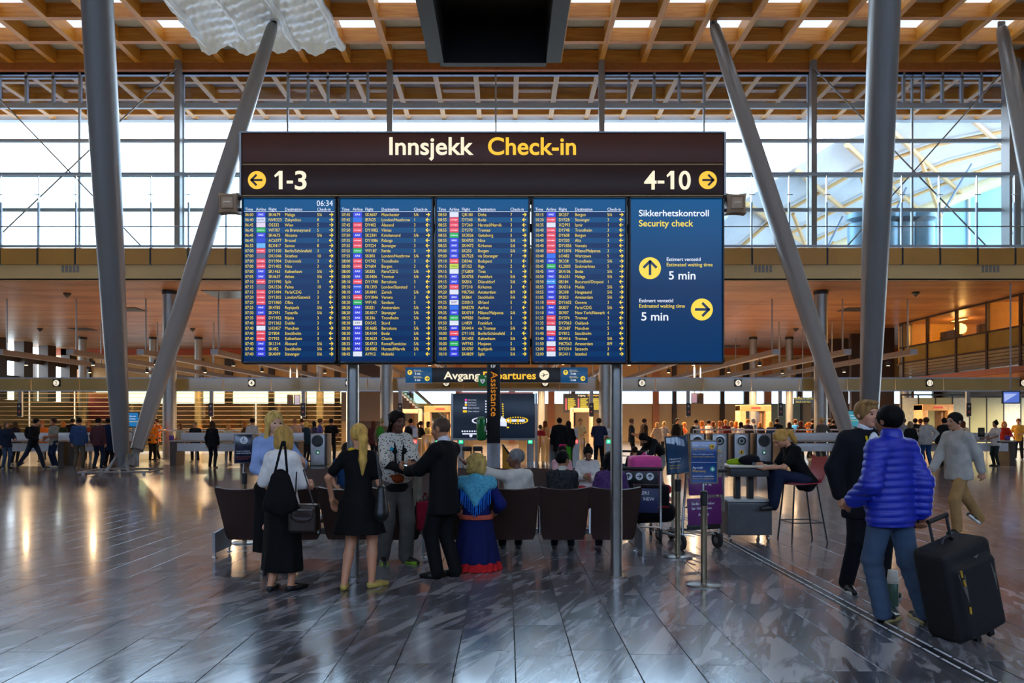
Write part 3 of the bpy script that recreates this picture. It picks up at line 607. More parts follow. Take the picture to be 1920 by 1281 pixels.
def screen_mat(name, stripes):
    m = bpy.data.materials.new(name); m.use_nodes = True; nt = m.node_tree; b = nt.nodes['Principled BSDF']; L = nt.links.new
    tc = nn(nt, 'ShaderNodeTexCoord'); sp = nn(nt, 'ShaderNodeSeparateXYZ'); L(tc.outputs['Object'], sp.inputs[0])
    rp = nn(nt, 'ShaderNodeValToRGB'); mr = nn(nt, 'ShaderNodeMapRange'); mr.inputs['From Min'].default_value = sz(679); mr.inputs['From Max'].default_value = sz(371); L(sp.outputs['Z'], mr.inputs['Value']); L(mr.outputs[0], rp.inputs[0])
    e = rp.color_ramp.elements; e[0].color = (*lin('#053a70'), 1); e[1].color = (*lin('#0a5a94'), 1); x = e.new(.45); x.color = (*lin('#043060'), 1)
    col = rp.outputs[0]
    if stripes:
        md = nn(nt, 'ShaderNodeMath', operation='MODULO'); ad = nn(nt, 'ShaderNodeMath', operation='ADD'); ad.inputs[1].default_value = -sz(397.7) + 40 * 9.68 / SS
        L(sp.outputs['Z'], ad.inputs[0]); L(ad.outputs[0], md.inputs[0]); md.inputs[1].default_value = 2 * 9.68 / SS
        cp = nn(nt, 'ShaderNodeMath', operation='GREATER_THAN'); cp.inputs[1].default_value = 9.68 / SS; L(md.outputs[0], cp.inputs[0])
        lt = nn(nt, 'ShaderNodeMath', operation='LESS_THAN'); lt.inputs[1].default_value = sz(397.7); L(sp.outputs['Z'], lt.inputs[0])
        ml = nn(nt, 'ShaderNodeMath', operation='MULTIPLY'); L(cp.outputs[0], ml.inputs[0]); L(lt.outputs[0], ml.inputs[1])
        mx = nn(nt, 'ShaderNodeMix', data_type='RGBA'); L(ml.outputs[0], mx.inputs['Factor']); L(col, mx.inputs['A']); mx.inputs['B'].default_value = (*lin('#042a60'), 1); col = mx.outputs['Result']
    b.inputs['Base Color'].default_value = (.004, .01, .02, 1); b.inputs['Roughness'].default_value = .2; b.inputs['Specular IOR Level'].default_value = .15
    L(col, b.inputs['Emission Color']); b.inputs['Emission Strength'].default_value = .42
    return m
M_SCR = screen_mat('flight_screen', True); M_SCR2 = screen_mat('security_screen', False)
logo_me = {}
lw, lh = 16.5 / SS, 8.8 / SS
for k, (c, t) in LOGO.items():
    b = MB(); b.box((lw / 2, .0005, 0), (lw, .001, lh)); me = b.mesh('airline_logo'); me.materials.append(emis('logo_' + k, c, .9)); logo_me[k] = me
    if t:
        tm = text_mesh(t, .026 if len(t) < 4 else .017, bold=.02, res=1); xs = [v.co.x for v in tm.vertices]; wv = max(xs) - min(xs); f = (lw * (.6 if len(t) < 4 else .8)) / wv
        tm.transform(Matrix.Translation((lw / 2 - wv * f / 2, -.0012, -.008 if len(t) < 4 else -.005)) @ Matrix.Diagonal((f, 1, 1, 1)) @ Matrix.Translation((-min(xs), 0, 0)))
        tm.materials.append(M_SCRW if k not in 'AXY' else M_SCRN); logo_me[k + 't'] = tm
labels = ['flight screen with the 06:34 clock, first of the row, at left', 'second flight screen from the left, starting with Manchester', 'third flight screen from the left, starting with Doha', 'fourth flight screen from the left, starting with Bergen', 'blue security check waiting time screen at the right end of the row']
xa = [456.8, 638, 819, 1000.8, 1182.6]; aw = 171.2
for si in range(5):
    s = thing('flight_screen' if si < 4 else 'security_screen', labels[si], 'screen', (0, SY, 0), 0, 'portrait screens under the check-in sign')
    a, b_ = sx(xa[si]), sx(xa[si] + aw); top, bot = sz(373.2), sz(678)
    MB().rbox(((a + b_) / 2, .075, (top + bot) / 2), (b_ - a + .045, .12, top - bot + .045), .008).build('housing', M_BLACK, s)
    dsp = MB().box(((a + b_) / 2, .012, (top + bot) / 2), (b_ - a, .02, top - bot)).build('display', M_SCR if si < 4 else M_SCR2, s)
    bz = .014
    for xx in (a - bz / 2 - .002, b_ + bz / 2 + .002): MB().box((xx, .0, (top + bot) / 2), (bz, .05, top - bot + .03)).build('bezel', M_BLACK, s)
    for zz in (top + bz / 2, bot - bz / 2): MB().box(((a + b_) / 2, .0, zz), (b_ - a + .03, .05, bz)).build('bezel', M_BLACK, s)
    MB().box((a + .03, -.026, bot - .007), (.035, .001, .004)).build('maker_mark', mat('mark_grey', '#777777', .4), s)
    if si < 4:
        o = (xa[si] - xa[0])
        P = lambda px: sx(px + o)
        rows_ = [r.split() for r in (T1, T2, T3, T4)[si].split('|')]
        step = 9.68 / SS; zb0 = sz(402.5 + 2.9)
        cols = [('\n'.join(r[0][:2] + ':' + r[0][2:] for r in rows_), 459.6, 18), ('\n'.join(r[2] for r in rows_), 503.5, None), ('\n'.join(r[3].replace('_', ' ') for r in rows_), 534, None), ('\n'.join(r[4] for r in rows_), 594.6, None)]
        for tx_, px, _ in cols:
            link('flight_text', text_mesh(tx_, 8.3 / SS, line=step, res=2, sx=.86), M_SCRY, dsp, (P(px), -.001, zb0))['kind'] = 'stuff'
        for tt, px in (('Time', 459.6), ('Airline', 480), ('Flight', 503.5), ('Destination', 534), ('Check-in', 594.6)):
            link('heading', text_mesh(tt, 8.2 / SS, res=2, sx=.86), M_SCRW, dsp, (P(px), -.001, sz(395.3)))
        if si == 0: link('clock_time', text_mesh('06:34', 15.5 / SS, bold=.0, res=2, sx=.9), M_SCRW, dsp, (P(593.5), -.001, sz(386.5)))
        b = MB(); rect(b, P(457.5), P(627), sz(397.4), sz(396.6), -.001); b.build('heading_rule', M_SCRW, dsp)
        ar = MB()
        for q, r in enumerate(rows_):
            zc = sz(402.5) - q * step
            link('airline_logo', logo_me[r[1]], None, dsp, (P(481), -.001, zc)) if True else 0
            if r[1] + 't' in logo_me: link('logo_mark', logo_me[r[1] + 't'], None, dsp, (P(481), -.001, zc))
            flat_arrow(ar, (1 if r[5] == '>' else -1, 0), (P(621), zc), 3.4 / SS, 1.5 / SS, -.001)
        ar.build('arrow_column', M_SCRY, dsp)['kind'] = 'stuff'
    else:
        def ft(t, p0, p1, base, size, m, **kw): fit_text(t, p0, p1, sz(base), size, m, dsp, SS, sx(p0), y=-.001, res=5, **kw)
        ft('Sikkerhetskontroll', 1198, 1329, 405.5, 17, M_SCRW, bold=.012); ft('Security check', 1198, 1300, 424.5, 17, M_SCRY, bold=.012)
        ft('Estimert ventetid', 1250, 1313.5, 489.5, 9.5, M_SCRW, bold=.006); ft('Estimated waiting time', 1250, 1336, 499.5, 9.5, M_SCRY, bold=.006); ft('5 min', 1254, 1304, 524, 22, M_SCRW, bold=.012)
        ft('Estimert ventetid', 1198.5, 1262, 567, 9.5, M_SCRW, bold=.006); ft('Estimated waiting time', 1198.5, 1284, 577, 9.5, M_SCRY, bold=.006); ft('5 min', 1202.5, 1253, 601, 22, M_SCRW, bold=.012)
        for px, py, d in ((1218.7, 503, (0, 1)), (1316, 580.5, (1, 0))):
            b = MB(); disc(b, (sx(px), sz(py)), 20.6 / SS, -.001); b.build('arrow_disc', M_SCRY, dsp)
            b = MB(); flat_arrow(b, d, (sx(px), sz(py)), 13 / SS, 4.8 / SS, -.003); b.build('arrow', M_SCRN, dsp)
# frame behind and posts
fr = sg
for px in (652.5, 1162.5): 
    MB().tube([(sx(px), .25, .0), (sx(px), .25, sz(300))], .0625, 24).build('post', M_STEELB, fr)
    MB().lathe([(.075, .0), (.075, .012), (.064, .02)], (sx(px), .25, 0), 24).build('base_collar', M_STEELB, fr)
for py in (420, 640): MB().box((sx(905), .165, sz(py)), (sx(1350) - sx(460), .05, .08)).build('cross_rail', M_CHAR, fr)
for i in range(4): MB().box((sx(xa[i] + aw + 5), .09, sz(372)), (.03, .1, .05)).build('hanger', M_CHAR, fr)
# loudspeakers at the ends of the sign
def speaker(px, py, w, s, lab):
    t = thing('loudspeaker', lab, 'loudspeaker', (sx(px), SY + .1, sz(py)), 0)
    b = MB(); h = w * .5
    def sq(u, v):
        a, c = u * 2 - 1, v * 2 - 1; k = 1 - .06 * (1 - abs(abs(a * c)))
        return (a * h * (1 - .10 * (1 - c * c)), -.05 - .03 * (1 - a ** 4) * (1 - c ** 4), c * h * (1 - .10 * (1 - a * a)))
    b.slab(lambda u, v: (sq(u, v), (0, 1, 0)), 12, 12, .1)
    b.build('cabinet', mat('speaker_beige', '#a08060', .5), t)
    b = MB(); g = h * .62
    for p, q in (((-g, -g), (g, -g)), ((g, -g), (g, g)), ((g, g), (-g, g)), ((-g, g), (-g, -g))): b.tube([(p[0], -.083, p[1]), (q[0], -.083, q[1])], .0025, 6)
    b.build('grille_line', mat('speaker_dark', '#6f563e', .5), t)
    MB().box((0, -.085, 0), (w * .35, .004, .008)).build('badge', mat('badge', '#d8c8ae', .4), t)
    MB().tube([(s * h * .8, .0, h * .55), (s * (h + .09), 0.02, h * .55)], .018, 8).build('bracket', M_CHAR, t)
    MB().tube([(s * h * .8, .0, -h * .55), (s * (h + .09), 0.02, -h * .55)], .018, 8).build('bracket', M_CHAR, t)
speaker(424, 377.5, .205, 1, 'beige square loudspeaker on the left end of the sign'); speaker(1383.5, 378.5, .205, -1, 'beige square loudspeaker on the right end of the sign')
t = thing('loudspeaker', 'slim beige loudspeaker behind the upper right corner of the sign', 'loudspeaker', (sx(1359), SY + .2, sz(278)))
MB().rbox((.01, 0, 0), (.05, .12, .21), .022, seg=3).build('cabinet', MATS['speaker_beige'], t); MB().tube([(-.03, .03, 0), (.0, .03, 0)], .015, 8).build('bracket', M_CHAR, t)

# ================================================================== departures sign further back
DY = 31.; DS = FPX / DY
dp = thing('departures_sign', 'dark hanging departures sign with two blue waiting time displays', 'sign', (0, DY, 0))
def dxx(px): return (px - VX) / DS
def dzz(py): return EYE + (VY - py) / DS
MB().rbox(((dxx(810) + dxx(1051)) / 2, .12, dzz(703.5)), (dxx(1051) - dxx(810), .24, 28.5 / DS), .02).build('box', mat('departure_black', '#1d1a1a', .4), dp)
fit_text('Avgang', 832, 900, dzz(711), 20, M_TXTW, dp, DS, dxx(832), bold=.02); fit_text('Departures', 906, 1005, dzz(711), 20, M_TXTY, dp, DS, dxx(906), bold=.02)
b = MB(); disc(b, (dxx(1020.5), dzz(703.5)), 9.2 / DS, -.004); b.build('plane_disc', M_TXTW, dp)
b = MB(); c = (dxx(1020.5), dzz(703.5)); k = 1 / DS
b.add([(c[0] + x * k, -.01, c[1] + z * k) for x, z in ((-7, -1.4), (-6.2, -2), (6.5, 1.0), (7, 1.8), (6, 2))], [(0, 1, 2, 3, 4)]); b.add([(c[0] + x * k, -.01, c[1] + z * k) for x, z in ((-1, .2), (2, .8), (-2.2, -4.2), (-3.2, -4))], [(0, 1, 2, 3)]); b.add([(c[0] + x * k, -.01, c[1] + z * k) for x, z in ((-1, .4), (1.4, .8), (-2.8, 4), (-3.6, 3.8))], [(0, 1, 2, 3)])
b.build('plane_symbol', mat('ink_black', '#111111', .5), dp)
for p0 in (760, 1052):
    MB().rbox((dxx(p0 + 25), .12, dzz(703.5)), (50 / DS, .24, 29.5 / DS), .02).build('display', emis('wait_blue', '#0a4a78', .75), dp)
    for px, py, d in ((8.5, 698.5, (0, 1)), (41, 710, (1, 0))):
        b = MB(); disc(b, (dxx(p0 + px), dzz(py)), 4.6 / DS, -.004, 16); b.build('arrow_disc', M_SCRY, dp)
        b = MB(); flat_arrow(b, d, (dxx(p0 + px), dzz(py)), 2.8 / DS, 1.1 / DS, -.008); b.build('arrow', M_SCRN, dp)
    for q, py in enumerate((695, 707)):
        fit_text('Estimert ventetid', p0 + 16, p0 + 29, dzz(py), 2.6, M_SCRW, dp, DS, dxx(p0 + 16), bold=.0, res=1); fit_text('Estimated waiting time', p0 + 16, p0 + 33, dzz(py + 2.2), 2.6, M_SCRY, dp, DS, dxx(p0 + 16), bold=.0, res=1)
        fit_text('5 min', p0 + 18, p0 + 28, dzz(py + 7.5), 5.5, M_SCRW, dp, DS, dxx(p0 + 18), bold=.02, res=1)
for px in (835, 1025): MB().tube([(dxx(px), .12, dzz(689)), (dxx(px), .12, z0)], .03, 8).build('hanger_rod', M_STEEL, dp)

# ================================================================== airport map board
KY = 24.; KS = FPX / KY
mp_ = thing('map_board', 'dark upright board with a lit airport map behind the benches', 'map board', (0, KY, 0))
kx = lambda px: (px - VX) / KS; kz = lambda py: EYE + (VY - py) / KS
MB().rbox((kx(926), .06, kz(780)), (154 / KS, .12, 84 / KS), .02).build('board', emis('map_navy', '#07192e', .5), mp_)
for px in (847.5, 1005.5): MB().b2(kx(px) - .035, kx(px) + .035, 0, .12, 0, kz(737)).build('leg', M_STEELB, mp_)
MB().b2(kx(848), kx(1005), .02, .1, kz(826), kz(822)).build('bottom_rail', M_STEELB, mp_)
M_MAPW = emis('map_white', '#e8ecff', .9); M_MAPY = emis('map_yellow', '#ffd020', .9); M_MAPP = emis('map_pink', '#f040b0', .9)
for py, t, m in ((750, 'Ankomst / Arrivals', M_MAPP), (755, 'Innland / Domestic', M_MAPW), (759.5, 'Utland / International', M_MAPY), (765, 'Gate innland', M_MAPW), (771.5, 'Gate utland', M_MAPY)):
    fit_text(t, 877, 893 if py < 764 else 898, kz(py + 1.2), 3.5, M_MAPW, mp_, KS, kx(877), bold=0, res=1)
    b = MB(); (disc(b, (kx(873.5), kz(py)), 2.2 / KS, -.004, 12) if py < 764 else rect(b, kx(868), kx(875.5), kz(py + 2), kz(py - 2), -.004)); b.build('legend_mark', m, mp_)
b = MB()
for k in range(13): disc(b, (kx(867 + 4.6 * k), kz(809)), 1.7 / KS, -.004, 8)
rect(b, kx(867), kx(925), kz(815), kz(812.5), -.004); disc(b, (kx(883), kz(817)), 3 / KS, -.005, 12)
rect(b, kx(925), kx(984), kz(791), kz(786.5), -.004); b.add([(kx(x), -.004, kz(y)) for x, y in ((928, 798), (950, 800), (950, 788), (940, 780), (938, 788))], [(0, 1, 2, 3, 4)])
for k in range(22):
    a = 2 * math.pi * k / 22; x, y = 900 + 14 * math.cos(a), 789 + 5 * math.sin(a); disc(b, (kx(x), kz(y)), 1.5 / KS, -.004, 8)
for k in range(5): disc(b, (kx(911), kz(752.5 + 5 * k)), 1.5 / KS, -.004, 8)
b.build('map_lines', M_MAPW, mp_)['kind'] = 'stuff'
b = MB()
for k in range(26):
    a = 2 * math.pi * k / 26; x, y = 969 + 20 * math.cos(a), 788.5 + 5.8 * math.sin(a); disc(b, (kx(x), kz(y)), 1.4 / KS, -.005, 8)
for k in range(6): disc(b, (kx(942.5 + .2 * k), kz(758 + 4.4 * k)), 1.5 / KS, -.005, 8)
disc(b, (kx(957), kz(789)), 3 / KS, -.006, 12); disc(b, (kx(971), kz(789)), 3 / KS, -.006, 12); rect(b, kx(950), kx(954.5), kz(803), kz(800.5), -.005)
b.build('map_gates', M_MAPY, mp_)['kind'] = 'stuff'

# ================================================================== assistance totem with defibrillator
AY = 14.; AS = FPX / AY; ax = lambda px: (px - VX) / AS; az = lambda py: EYE + (VY - py) / AS
tt = thing('assistance_totem', 'tall dark totem with vertical assistance lettering behind the near bench', 'totem', (ax(925.5), AY, 0))
MB().rbox((0, .1, (az(831) + az(600)) / 2), (25 / AS, .2, az(600) - az(831)), .008).build('upper_panel', mat('totem_navy', '#14151d', .4), tt)
MB().rbox((0, .1, (az(831.5) + .02) / 2), (25 / AS, .2, az(831.5) - .02), .008).build('lower_panel', mat('totem_grey', '#8d9094', .35, metal=.4), tt)
MB().box((0, .1, .01), (.34, .34, .02)).build('base_plate', M_STEELB, tt)
me = text_mesh('Assistance', .185, bold=.006); xs = [v.co.x for v in me.vertices]; f = (84 / AS) / (max(xs) - min(xs)); me.transform(Matrix.Diagonal((f, 1, 1, 1)))
link('lettering', me, emis('totem_orange', '#d98a2a', .7), tt, (-.05, -.004, az(697)), (0, R(90), 0))
me = text_mesh('Assistanse', .185, bold=.006); xs = [v.co.x for v in me.vertices]; f = (84 / AS) / (max(xs) - min(xs)); me.transform(Matrix.Diagonal((f, 1, 1, 1)))
link('lettering', me, emis('totem_white', '#cfd2d6', .6), tt, (-.05, -.004, az(690) + 84 / AS), (0, R(90), 0))
ad_ = thing('defibrillator_sign', 'green heart defibrillator sign projecting from the totem', 'sign', (ax(905), AY - .02, az(714)))
MB().rbox((0, 0, 0), (16 / AS, .02, 21 / AS), .004).build('plate', mat('sign_green', '#1c7a3c', .4, emit=.15), ad_)
b = MB(); b.add([(x / AS, -.012, z / AS) for x, z in ((0, -6.5), (4.6, -1), (4.6, 2), (2.4, 3.6), (0, 1.8), (-2.4, 3.6), (-4.6, 2), (-4.6, -1))], [tuple(range(8))]); rect(b, 3.6 / AS, 7 / AS, 7 / AS, 7.9 / AS, -.012); rect(b, 4.9 / AS, 5.7 / AS, 5.7 / AS, 9.2 / AS, -.012)
b.build('heart_symbol', mat('sign_white', '#e8ece8', .5, emit=.2), ad_)
b = MB(); b.add([(x / AS, -.0135, z / AS) for x, z in ((.4, 1.4), (-1.4, -1.8), (-.2, -1.6), (-.8, -4.6), (1.5, -.9), (.3, -1.0), (1.4, 1.4))], [tuple(range(7))]); b.build('bolt_symbol', MATS['sign_green'], ad_)
bx2 = thing('defibrillator_box', 'rounded green defibrillator cabinet on the left of the totem', 'cabinet', (ax(903), AY - .05, az(804)))
MB().rbox((0, 0.02, 0), (18 / AS, .22, 45 / AS), .06, seg=4).build('shell', mat('box_green', '#0f7a34', .15, coat=.5), bx2)
MB().rbox((.07, -.092, 0), (.03, .012, .1), .005).build('latch', M_WHITE, bx2)
MB().box((-.04, -.092, .0), (.07, .004, .008)).build('seam', mat('seam_green', '#085020', .4), bx2)
# ================================================================== lane number band across the security / check-in area
NY = 33.; NS = FPX / NY; bx_ = lambda px: (px - VX) / NS; bz_ = lambda py: EYE + (VY - py) / NS
bd = thing('trim_2', 'long tan glass band with round lane numbers across the hall', None); bd['kind'] = 'structure'
M_BAND = mat('band_glass', '#a8935a', .14, var=.14, scale=.5, spec=.8)
x = bx_(-120)
while x < bx_(2060):
    MB().box((x + 1.05, 0, bz_(721)), (2.085, .08, 22.5 / NS)).build('band_panel', M_BAND, bd, (0, NY, 0)); x += 2.12
MB().box((0, .02, bz_(709)), (54, .14, .05)).build('band_rail', M_FRAME, bd, (0, NY, 0))
MB().box((0, .02, bz_(733)), (54, .14, .05)).build('band_rail', M_FRAME, bd, (0, NY, 0))
num_me = MB().box((0, 0, 0), (13 / NS, .05, 13 / NS)).mesh('number_plate'); num_me.materials.append(M_BLACK)
b = MB(); disc(b, (0, 0), 5.6 / NS, -.03, 20); dm = b.mesh('number_disc'); dm.materials.append(emis('number_white', '#fff2d8', .9))
M_INK = mat('number_ink', '#141414', .5)
for n, px in zip(range(1, 13), (-72, 108, 290, 473, 655, 837, 1022, 1203, 1383, 1562, 1741, 1917)):
    s = thing('lane_number', 'black plate with round white lane number %s above the counters' % ['one','two','three','four','five','six','seven','eight','nine','ten','eleven','twelve'][n-1], 'number sign', (bx_(px), NY - .08, bz_(718.5)), 0, 'lane number signs on the band')
    link('plate', num_me, None, s); link('disc', dm, None, s)
    link('numeral', text_mesh(str(n), 9.5 / NS, bold=.005, align='CENTER'), M_INK, s, (0, -.035, -3.4 / NS))
# lane posts with status boxes hanging beneath the band
for n, px in enumerate((36, 212, 395, 568, 750, 1109, 1291, 1464, 1640, 1817)):
    s = thing('lane_post', 'grey hanging lane post with a dark status box, %s from the left' % ordn[n], 'post', (bx_(px), NY + .1, 0), 0, 'lane posts under the number band')
    MB().b2(-.075, .075, -.05, .05, bz_(782), bz_(731)).build('pole', M_STEEL, s)
    MB().b2(-.1, .1, -.1, -.05, bz_(780), bz_(756)).build('status_box', M_CHAR, s)
    for py in (762, 772):
        b = MB(); disc(b, (0, bz_(py)), .045, -.105, 12); b.build('status_light', mat('status_grey', '#a8a8a8', .4) if py == 762 else mat('status_red', '#b05050', .4), s)
# slatted glass screen at the left behind the counters
ss = thing('slat_screen', 'glass screen with thin horizontal slats behind the left counters', 'screen', (0, 38., 0))
for q in range(13):
    zz = Z_(738 + q * 8.2, 38); MB().b2(X_(-40, 38), X_(640, 38), -.03, .03, zz - .012, zz + .012).build('slat', mat('slat_tan', '#6f5f48', .5), ss)
for px in range(-30, 660, 85): MB().b2(X_(px, 38) - .02, X_(px, 38) + .02, -.02, .02, 0, Z_(734, 38)).build('upright', M_FRAME, ss)
MB().b2(X_(-40, 38), X_(640, 38), .04, .05, .1, Z_(734, 38)).build('pane', glass_mat('screen_glass', '#d8cfae', .2), ss)
# staircase / escalator in the middle background
es = thing('escalator', 'glass sided escalator rising to the left in the background', 'escalator', (0, 52, 0))
p0, p1 = W(862, 833, 52), W(752, 735, 52)
for yy in (-.6, .6):
    MB().add([(p0.x, yy, p0.z), (p1.x, yy, p1.z), (p1.x, yy, p1.z + .9), (p0.x, yy, p0.z + .9)], [(0, 1, 2, 3)]).build('glass_side', glass_mat('escalator_glass', '#b9c2b4', .2), es)
    MB().tube([(p0.x, yy, p0.z + .95), (p1.x, yy, p1.z + .95)], .07, 8).build('handrail', M_CHAR, es)
for q in range(22):
    f = q / 21; MB().box((p0.x + (p1.x - p0.x) * f, 0, p0.z + (p1.z - p0.z) * f), (.25, 1.1, .2)).build('step', M_STEELB, es)
# body scanner arches
def scanner(px0, px1, py0, Y, lab):
    x0, x1 = X_(px0, Y), X_(px1, Y); s = thing('body_scanner', lab, 'scanner', ((x0 + x1) / 2, Y, 0)); w = (x1 - x0) / 2; zt_ = Z_(py0, Y)
    m = mat('scanner_beige', '#c99f6c', .45)
    for k in (-1, 1): MB().rbox((k * (w - .16), 0, zt_ / 2), (.32, .9, zt_), .03).build('side_panel', m, s)
    MB().rbox((0, 0, zt_ - .16), (2 * w, .92, .34), .03).build('top_beam', m, s)
    MB().box((0, -.47, zt_ - .16), (.5, .01, .1)).build('indicator', mat('scanner_ind', '#b8403c', .4, emit=.4), s)
    MB().rbox((w * .45, .1, zt_ / 2), (.12, .6, zt_ * .9), .02).build('door', mat('scanner_door', '#7d5f40', .4), s)
scanner(797, 856, 762, 41, 'beige body scanner arch left of the map board'); scanner(1383, 1441, 760, 41, 'beige body scanner arch below lane nine'); scanner(1721, 1779, 759, 41, 'beige body scanner arch behind the queue at the right')
for px0, px1, py, lab in ((1072, 1108, 765, 'metal detector frame behind the security gates'), (755, 788, 767, 'metal detector frame behind the woman in the crochet poncho')):
    Y = 38; s = thing('metal_detector', lab, 'detector', (X_((px0 + px1) / 2, Y), Y, 0)); w = (px1 - px0) / 2 * Y / FPX; h = Z_(py, Y)
    for k in (-1, 1): MB().rbox((k * w, 0, h / 2), (.14, .6, h), .02).build('side_panel', mat('detector', '#b58f78', .4), s)
    MB().rbox((0, 0, h - .12), (2 * w, .6, .22), .02).build('top_beam', MATS['detector'], s)
# second departures board far behind
fb = thing('departures_board', 'small far yellow and black departures board behind the gates', 'board', (0, 46, 0))
f0, f1 = W(1056, 774, 46), W(1124, 738, 46)
MB().b2(f0.x, f1.x, 0, .15, f0.z, f1.z).build('board', M_BLACK, fb)
for xx in (f0.x + .4, f1.x - .4): MB().tube([(xx, .07, f1.z), (xx, .07, z0)], .04, 8).build('hanger_rod', M_STEEL, fb)
for k in range(3):
    xx = f0.x + .1 + k * .77
    b = MB()
    for q in range(12): rect(b, xx + .18, xx + .18 + .35 + .15 * lr.random(), f1.z - .34 - q * .06, f1.z - .30 - q * .06, -.01)
    b.build('flight_rows', emis('far_yellow', '#d8c838', .7), fb)
    b = MB(); rect(b, xx + .03, xx + .12, f1.z - 1.02, f1.z - .3, -.01); b.build('logo_strip', emis('far_red', '#e06070', .7), fb)
link('lettering', text_mesh('Avgang', .16, bold=.01), M_TXTW, fb, (f0.x + .9, -.01, f1.z - .17)); link('lettering', text_mesh('Departures', .16, bold=.01), M_TXTY, fb, (f0.x + 1.5, -.01, f1.z - .17))
# hanging monitors
def monitor(px0, px1, py0, py1, Y, lab, col, rz=0, st=.8):
    a, b2_ = W(px0, py1, Y), W(px1, py0, Y); s = thing('hanging_monitor', lab, 'monitor', ((a.x + b2_.x) / 2, Y, (a.z + b2_.z) / 2), rz, None)
    w, h = b2_.x - a.x, b2_.z - a.z
    MB().rbox((0, .06, 0), (w, .1, h), .015).build('housing', M_BLACK, s); b = MB(); rect(b, -w / 2 + .04, w / 2 - .04, -h / 2 + .04, h / 2 - .04, .005); b.build('display', emis('mon' + col, col, st), s)
    MB().tube([(0, .08, h / 2 - .05), (0, .08, z0 - (a.z + b2_.z) / 2)], .035, 8).build('hanger_rod', M_STEEL, s)
    return s
mo = monitor(1881, 1912, 733, 757, 30.5, 'hanging blue weather monitor at the right edge', '#5a78d8', R(-8), .8)
b = MB(); b.add([(-.26, -.002, -.18), (.05, -.002, .02), (.22, -.002, .14), (-.28, -.002, .15)], [(0, 1, 2, 3)]); b.build('picture', emis('mon_pale', '#b8c8ff', .8), mo)
monitor(538, 549, 740, 760, 36, 'dark hanging monitor left of a pale one above the left queue', '#2a1a14', 0, .3); monitor(551, 563, 740, 760, 36, 'pale lilac hanging monitor above the left queue', '#7d84a8', R(15), .5)
monitor(1296, 1308, 737, 757, 36, 'lilac hanging monitor above the right queue', '#a088a8', R(-15), .5); monitor(1309, 1320, 737, 757, 36, 'dark brown hanging monitor above the right queue', '#3a2418', 0, .3)
gb = monitor(1489, 1523, 745, 757, 46, 'blue-grey gate display with yellow text behind the right column', '#43586a', 0, .5)
for zz, t in ((.06, 'UTLAND D GATES'), (-.14, 'ALLE 1-80 ALL')): link('lettering', text_mesh(t, .15, bold=.01, align='CENTER', res=1), emis('far_yellow', '#d8c838', .7), gb, (0, -.01, zz))
# self-service info screens low at left and right
for px0, px1, py0, py1, Y, lab in ((237, 259, 774, 800, 25.2, 'blue information screen behind the left slanted pillars'), (1590, 1612, 771, 800, 25.2, 'teal information screen behind the right slanted pillars')):
    a, b2_ = W(px0, py1, Y), W(px1, py0, Y); s = thing('info_screen', lab, 'screen', ((a.x + b2_.x) / 2, Y, 0)); w, zc = b2_.x - a.x, (a.z + b2_.z) / 2
    MB().rbox((0, .06, zc), (w + .05, .1, b2_.z - a.z + .05), .02).build('housing', M_BLACK, s)
    b = MB(); rect(b, -w / 2, w / 2, a.z, b2_.z, .003); b.build('display', emis('info_blue' if px0 < 900 else 'info_teal', '#1878b8' if px0 < 900 else '#3a94a8', .75), s)
    for q, t in enumerate(('Velkommen', 'Innsjekking', 'Check-in here')): link('lettering', text_mesh(t, .055, bold=.005, res=1), M_SCRW if q < 2 else M_SCRY, s, (-w / 2 + .06, -.001, zc + .1 - q * .09))
    MB().tube([(0, .08, 0), (0, .08, a.z)], .05, 10).build('stand', M_STEELB, s); MB().lathe([(.25, 0), (.25, .02), (.05, .03)], (0, .08, 0), 16).build('foot', M_STEELB, s)
# ================================================================== security gates with lit arrows
M_GRN = emis('gate_green', '#18e878', 3.0); M_RED = emis('gate_red', '#ff4030', 3.0)
GY = 26.5
def gate(px, c, lab, hide=False):
    g = thing('security_gate', lab, 'gate', (X_(px, GY), GY, 0), 0, 'automatic security gate pillars')
    zt_ = Z_(823, GY)
    MB().rbox((0, .6, zt_ / 2), (.2, 1.5, zt_), .03).build('body', mat('gate_steel', '#a58a62', .3, metal=.5), g)
    MB().b2(-.115, .115, -.19, -.15, 0, zt_ - .03).build('front_plate', M_STEELB, g)
    b = MB(); rect(b, -.07, .07, zt_ - .16, zt_ - .03, -.195); b.build('status_light', M_GRN if c == 'g' else M_RED, g)
    b = MB()
    if c == 'g': flat_arrow(b, (-.7, .7), (0, zt_ - .095), .04, .018, -.2)
    else:
        for k in (1, -1): b.add([(-.035 - .006, -.2, zt_ - .095 - k * .035), (-.035 + .006, -.2, zt_ - .095 - k * .035), (.035 + .006, -.2, zt_ - .095 + k * .035), (.035 - .006, -.2, zt_ - .095 + k * .035)], [(0, 1, 2, 3)])
    b.build('status_symbol', M_SCRW, g)
    MB().rbox((0, -.05, zt_ + .2), (.16, .12, .34), .02, M=Matrix.Rotation(R(-20), 3, 'X')).build('reader', mat('reader_grey', '#b8b8bc', .35), g)
    MB().tube([(0, 0, zt_ - .02), (0, 0, zt_ + .1)], .04, 8).build('reader_stem', M_STEELB, g)
    for k in (-1, 1): MB().rbox((k * .25, .9, .62), (.27, .03, .95), .015).build('flap', glass_mat('flap_glass', '#e6dcc8', .15, .15, haze=.35), g)
for i, (px, c) in enumerate(((779, 'r'), (822, 'g'), (865, 'g'), (994, 'g'), (1036, 'g'), (1079, 'r'), (1140, 'g'))):
    gate(px, c, ('%s security gate pillar from the left showing a %s' % (ordn[i], 'green arrow' if c == 'g' else 'red cross')))
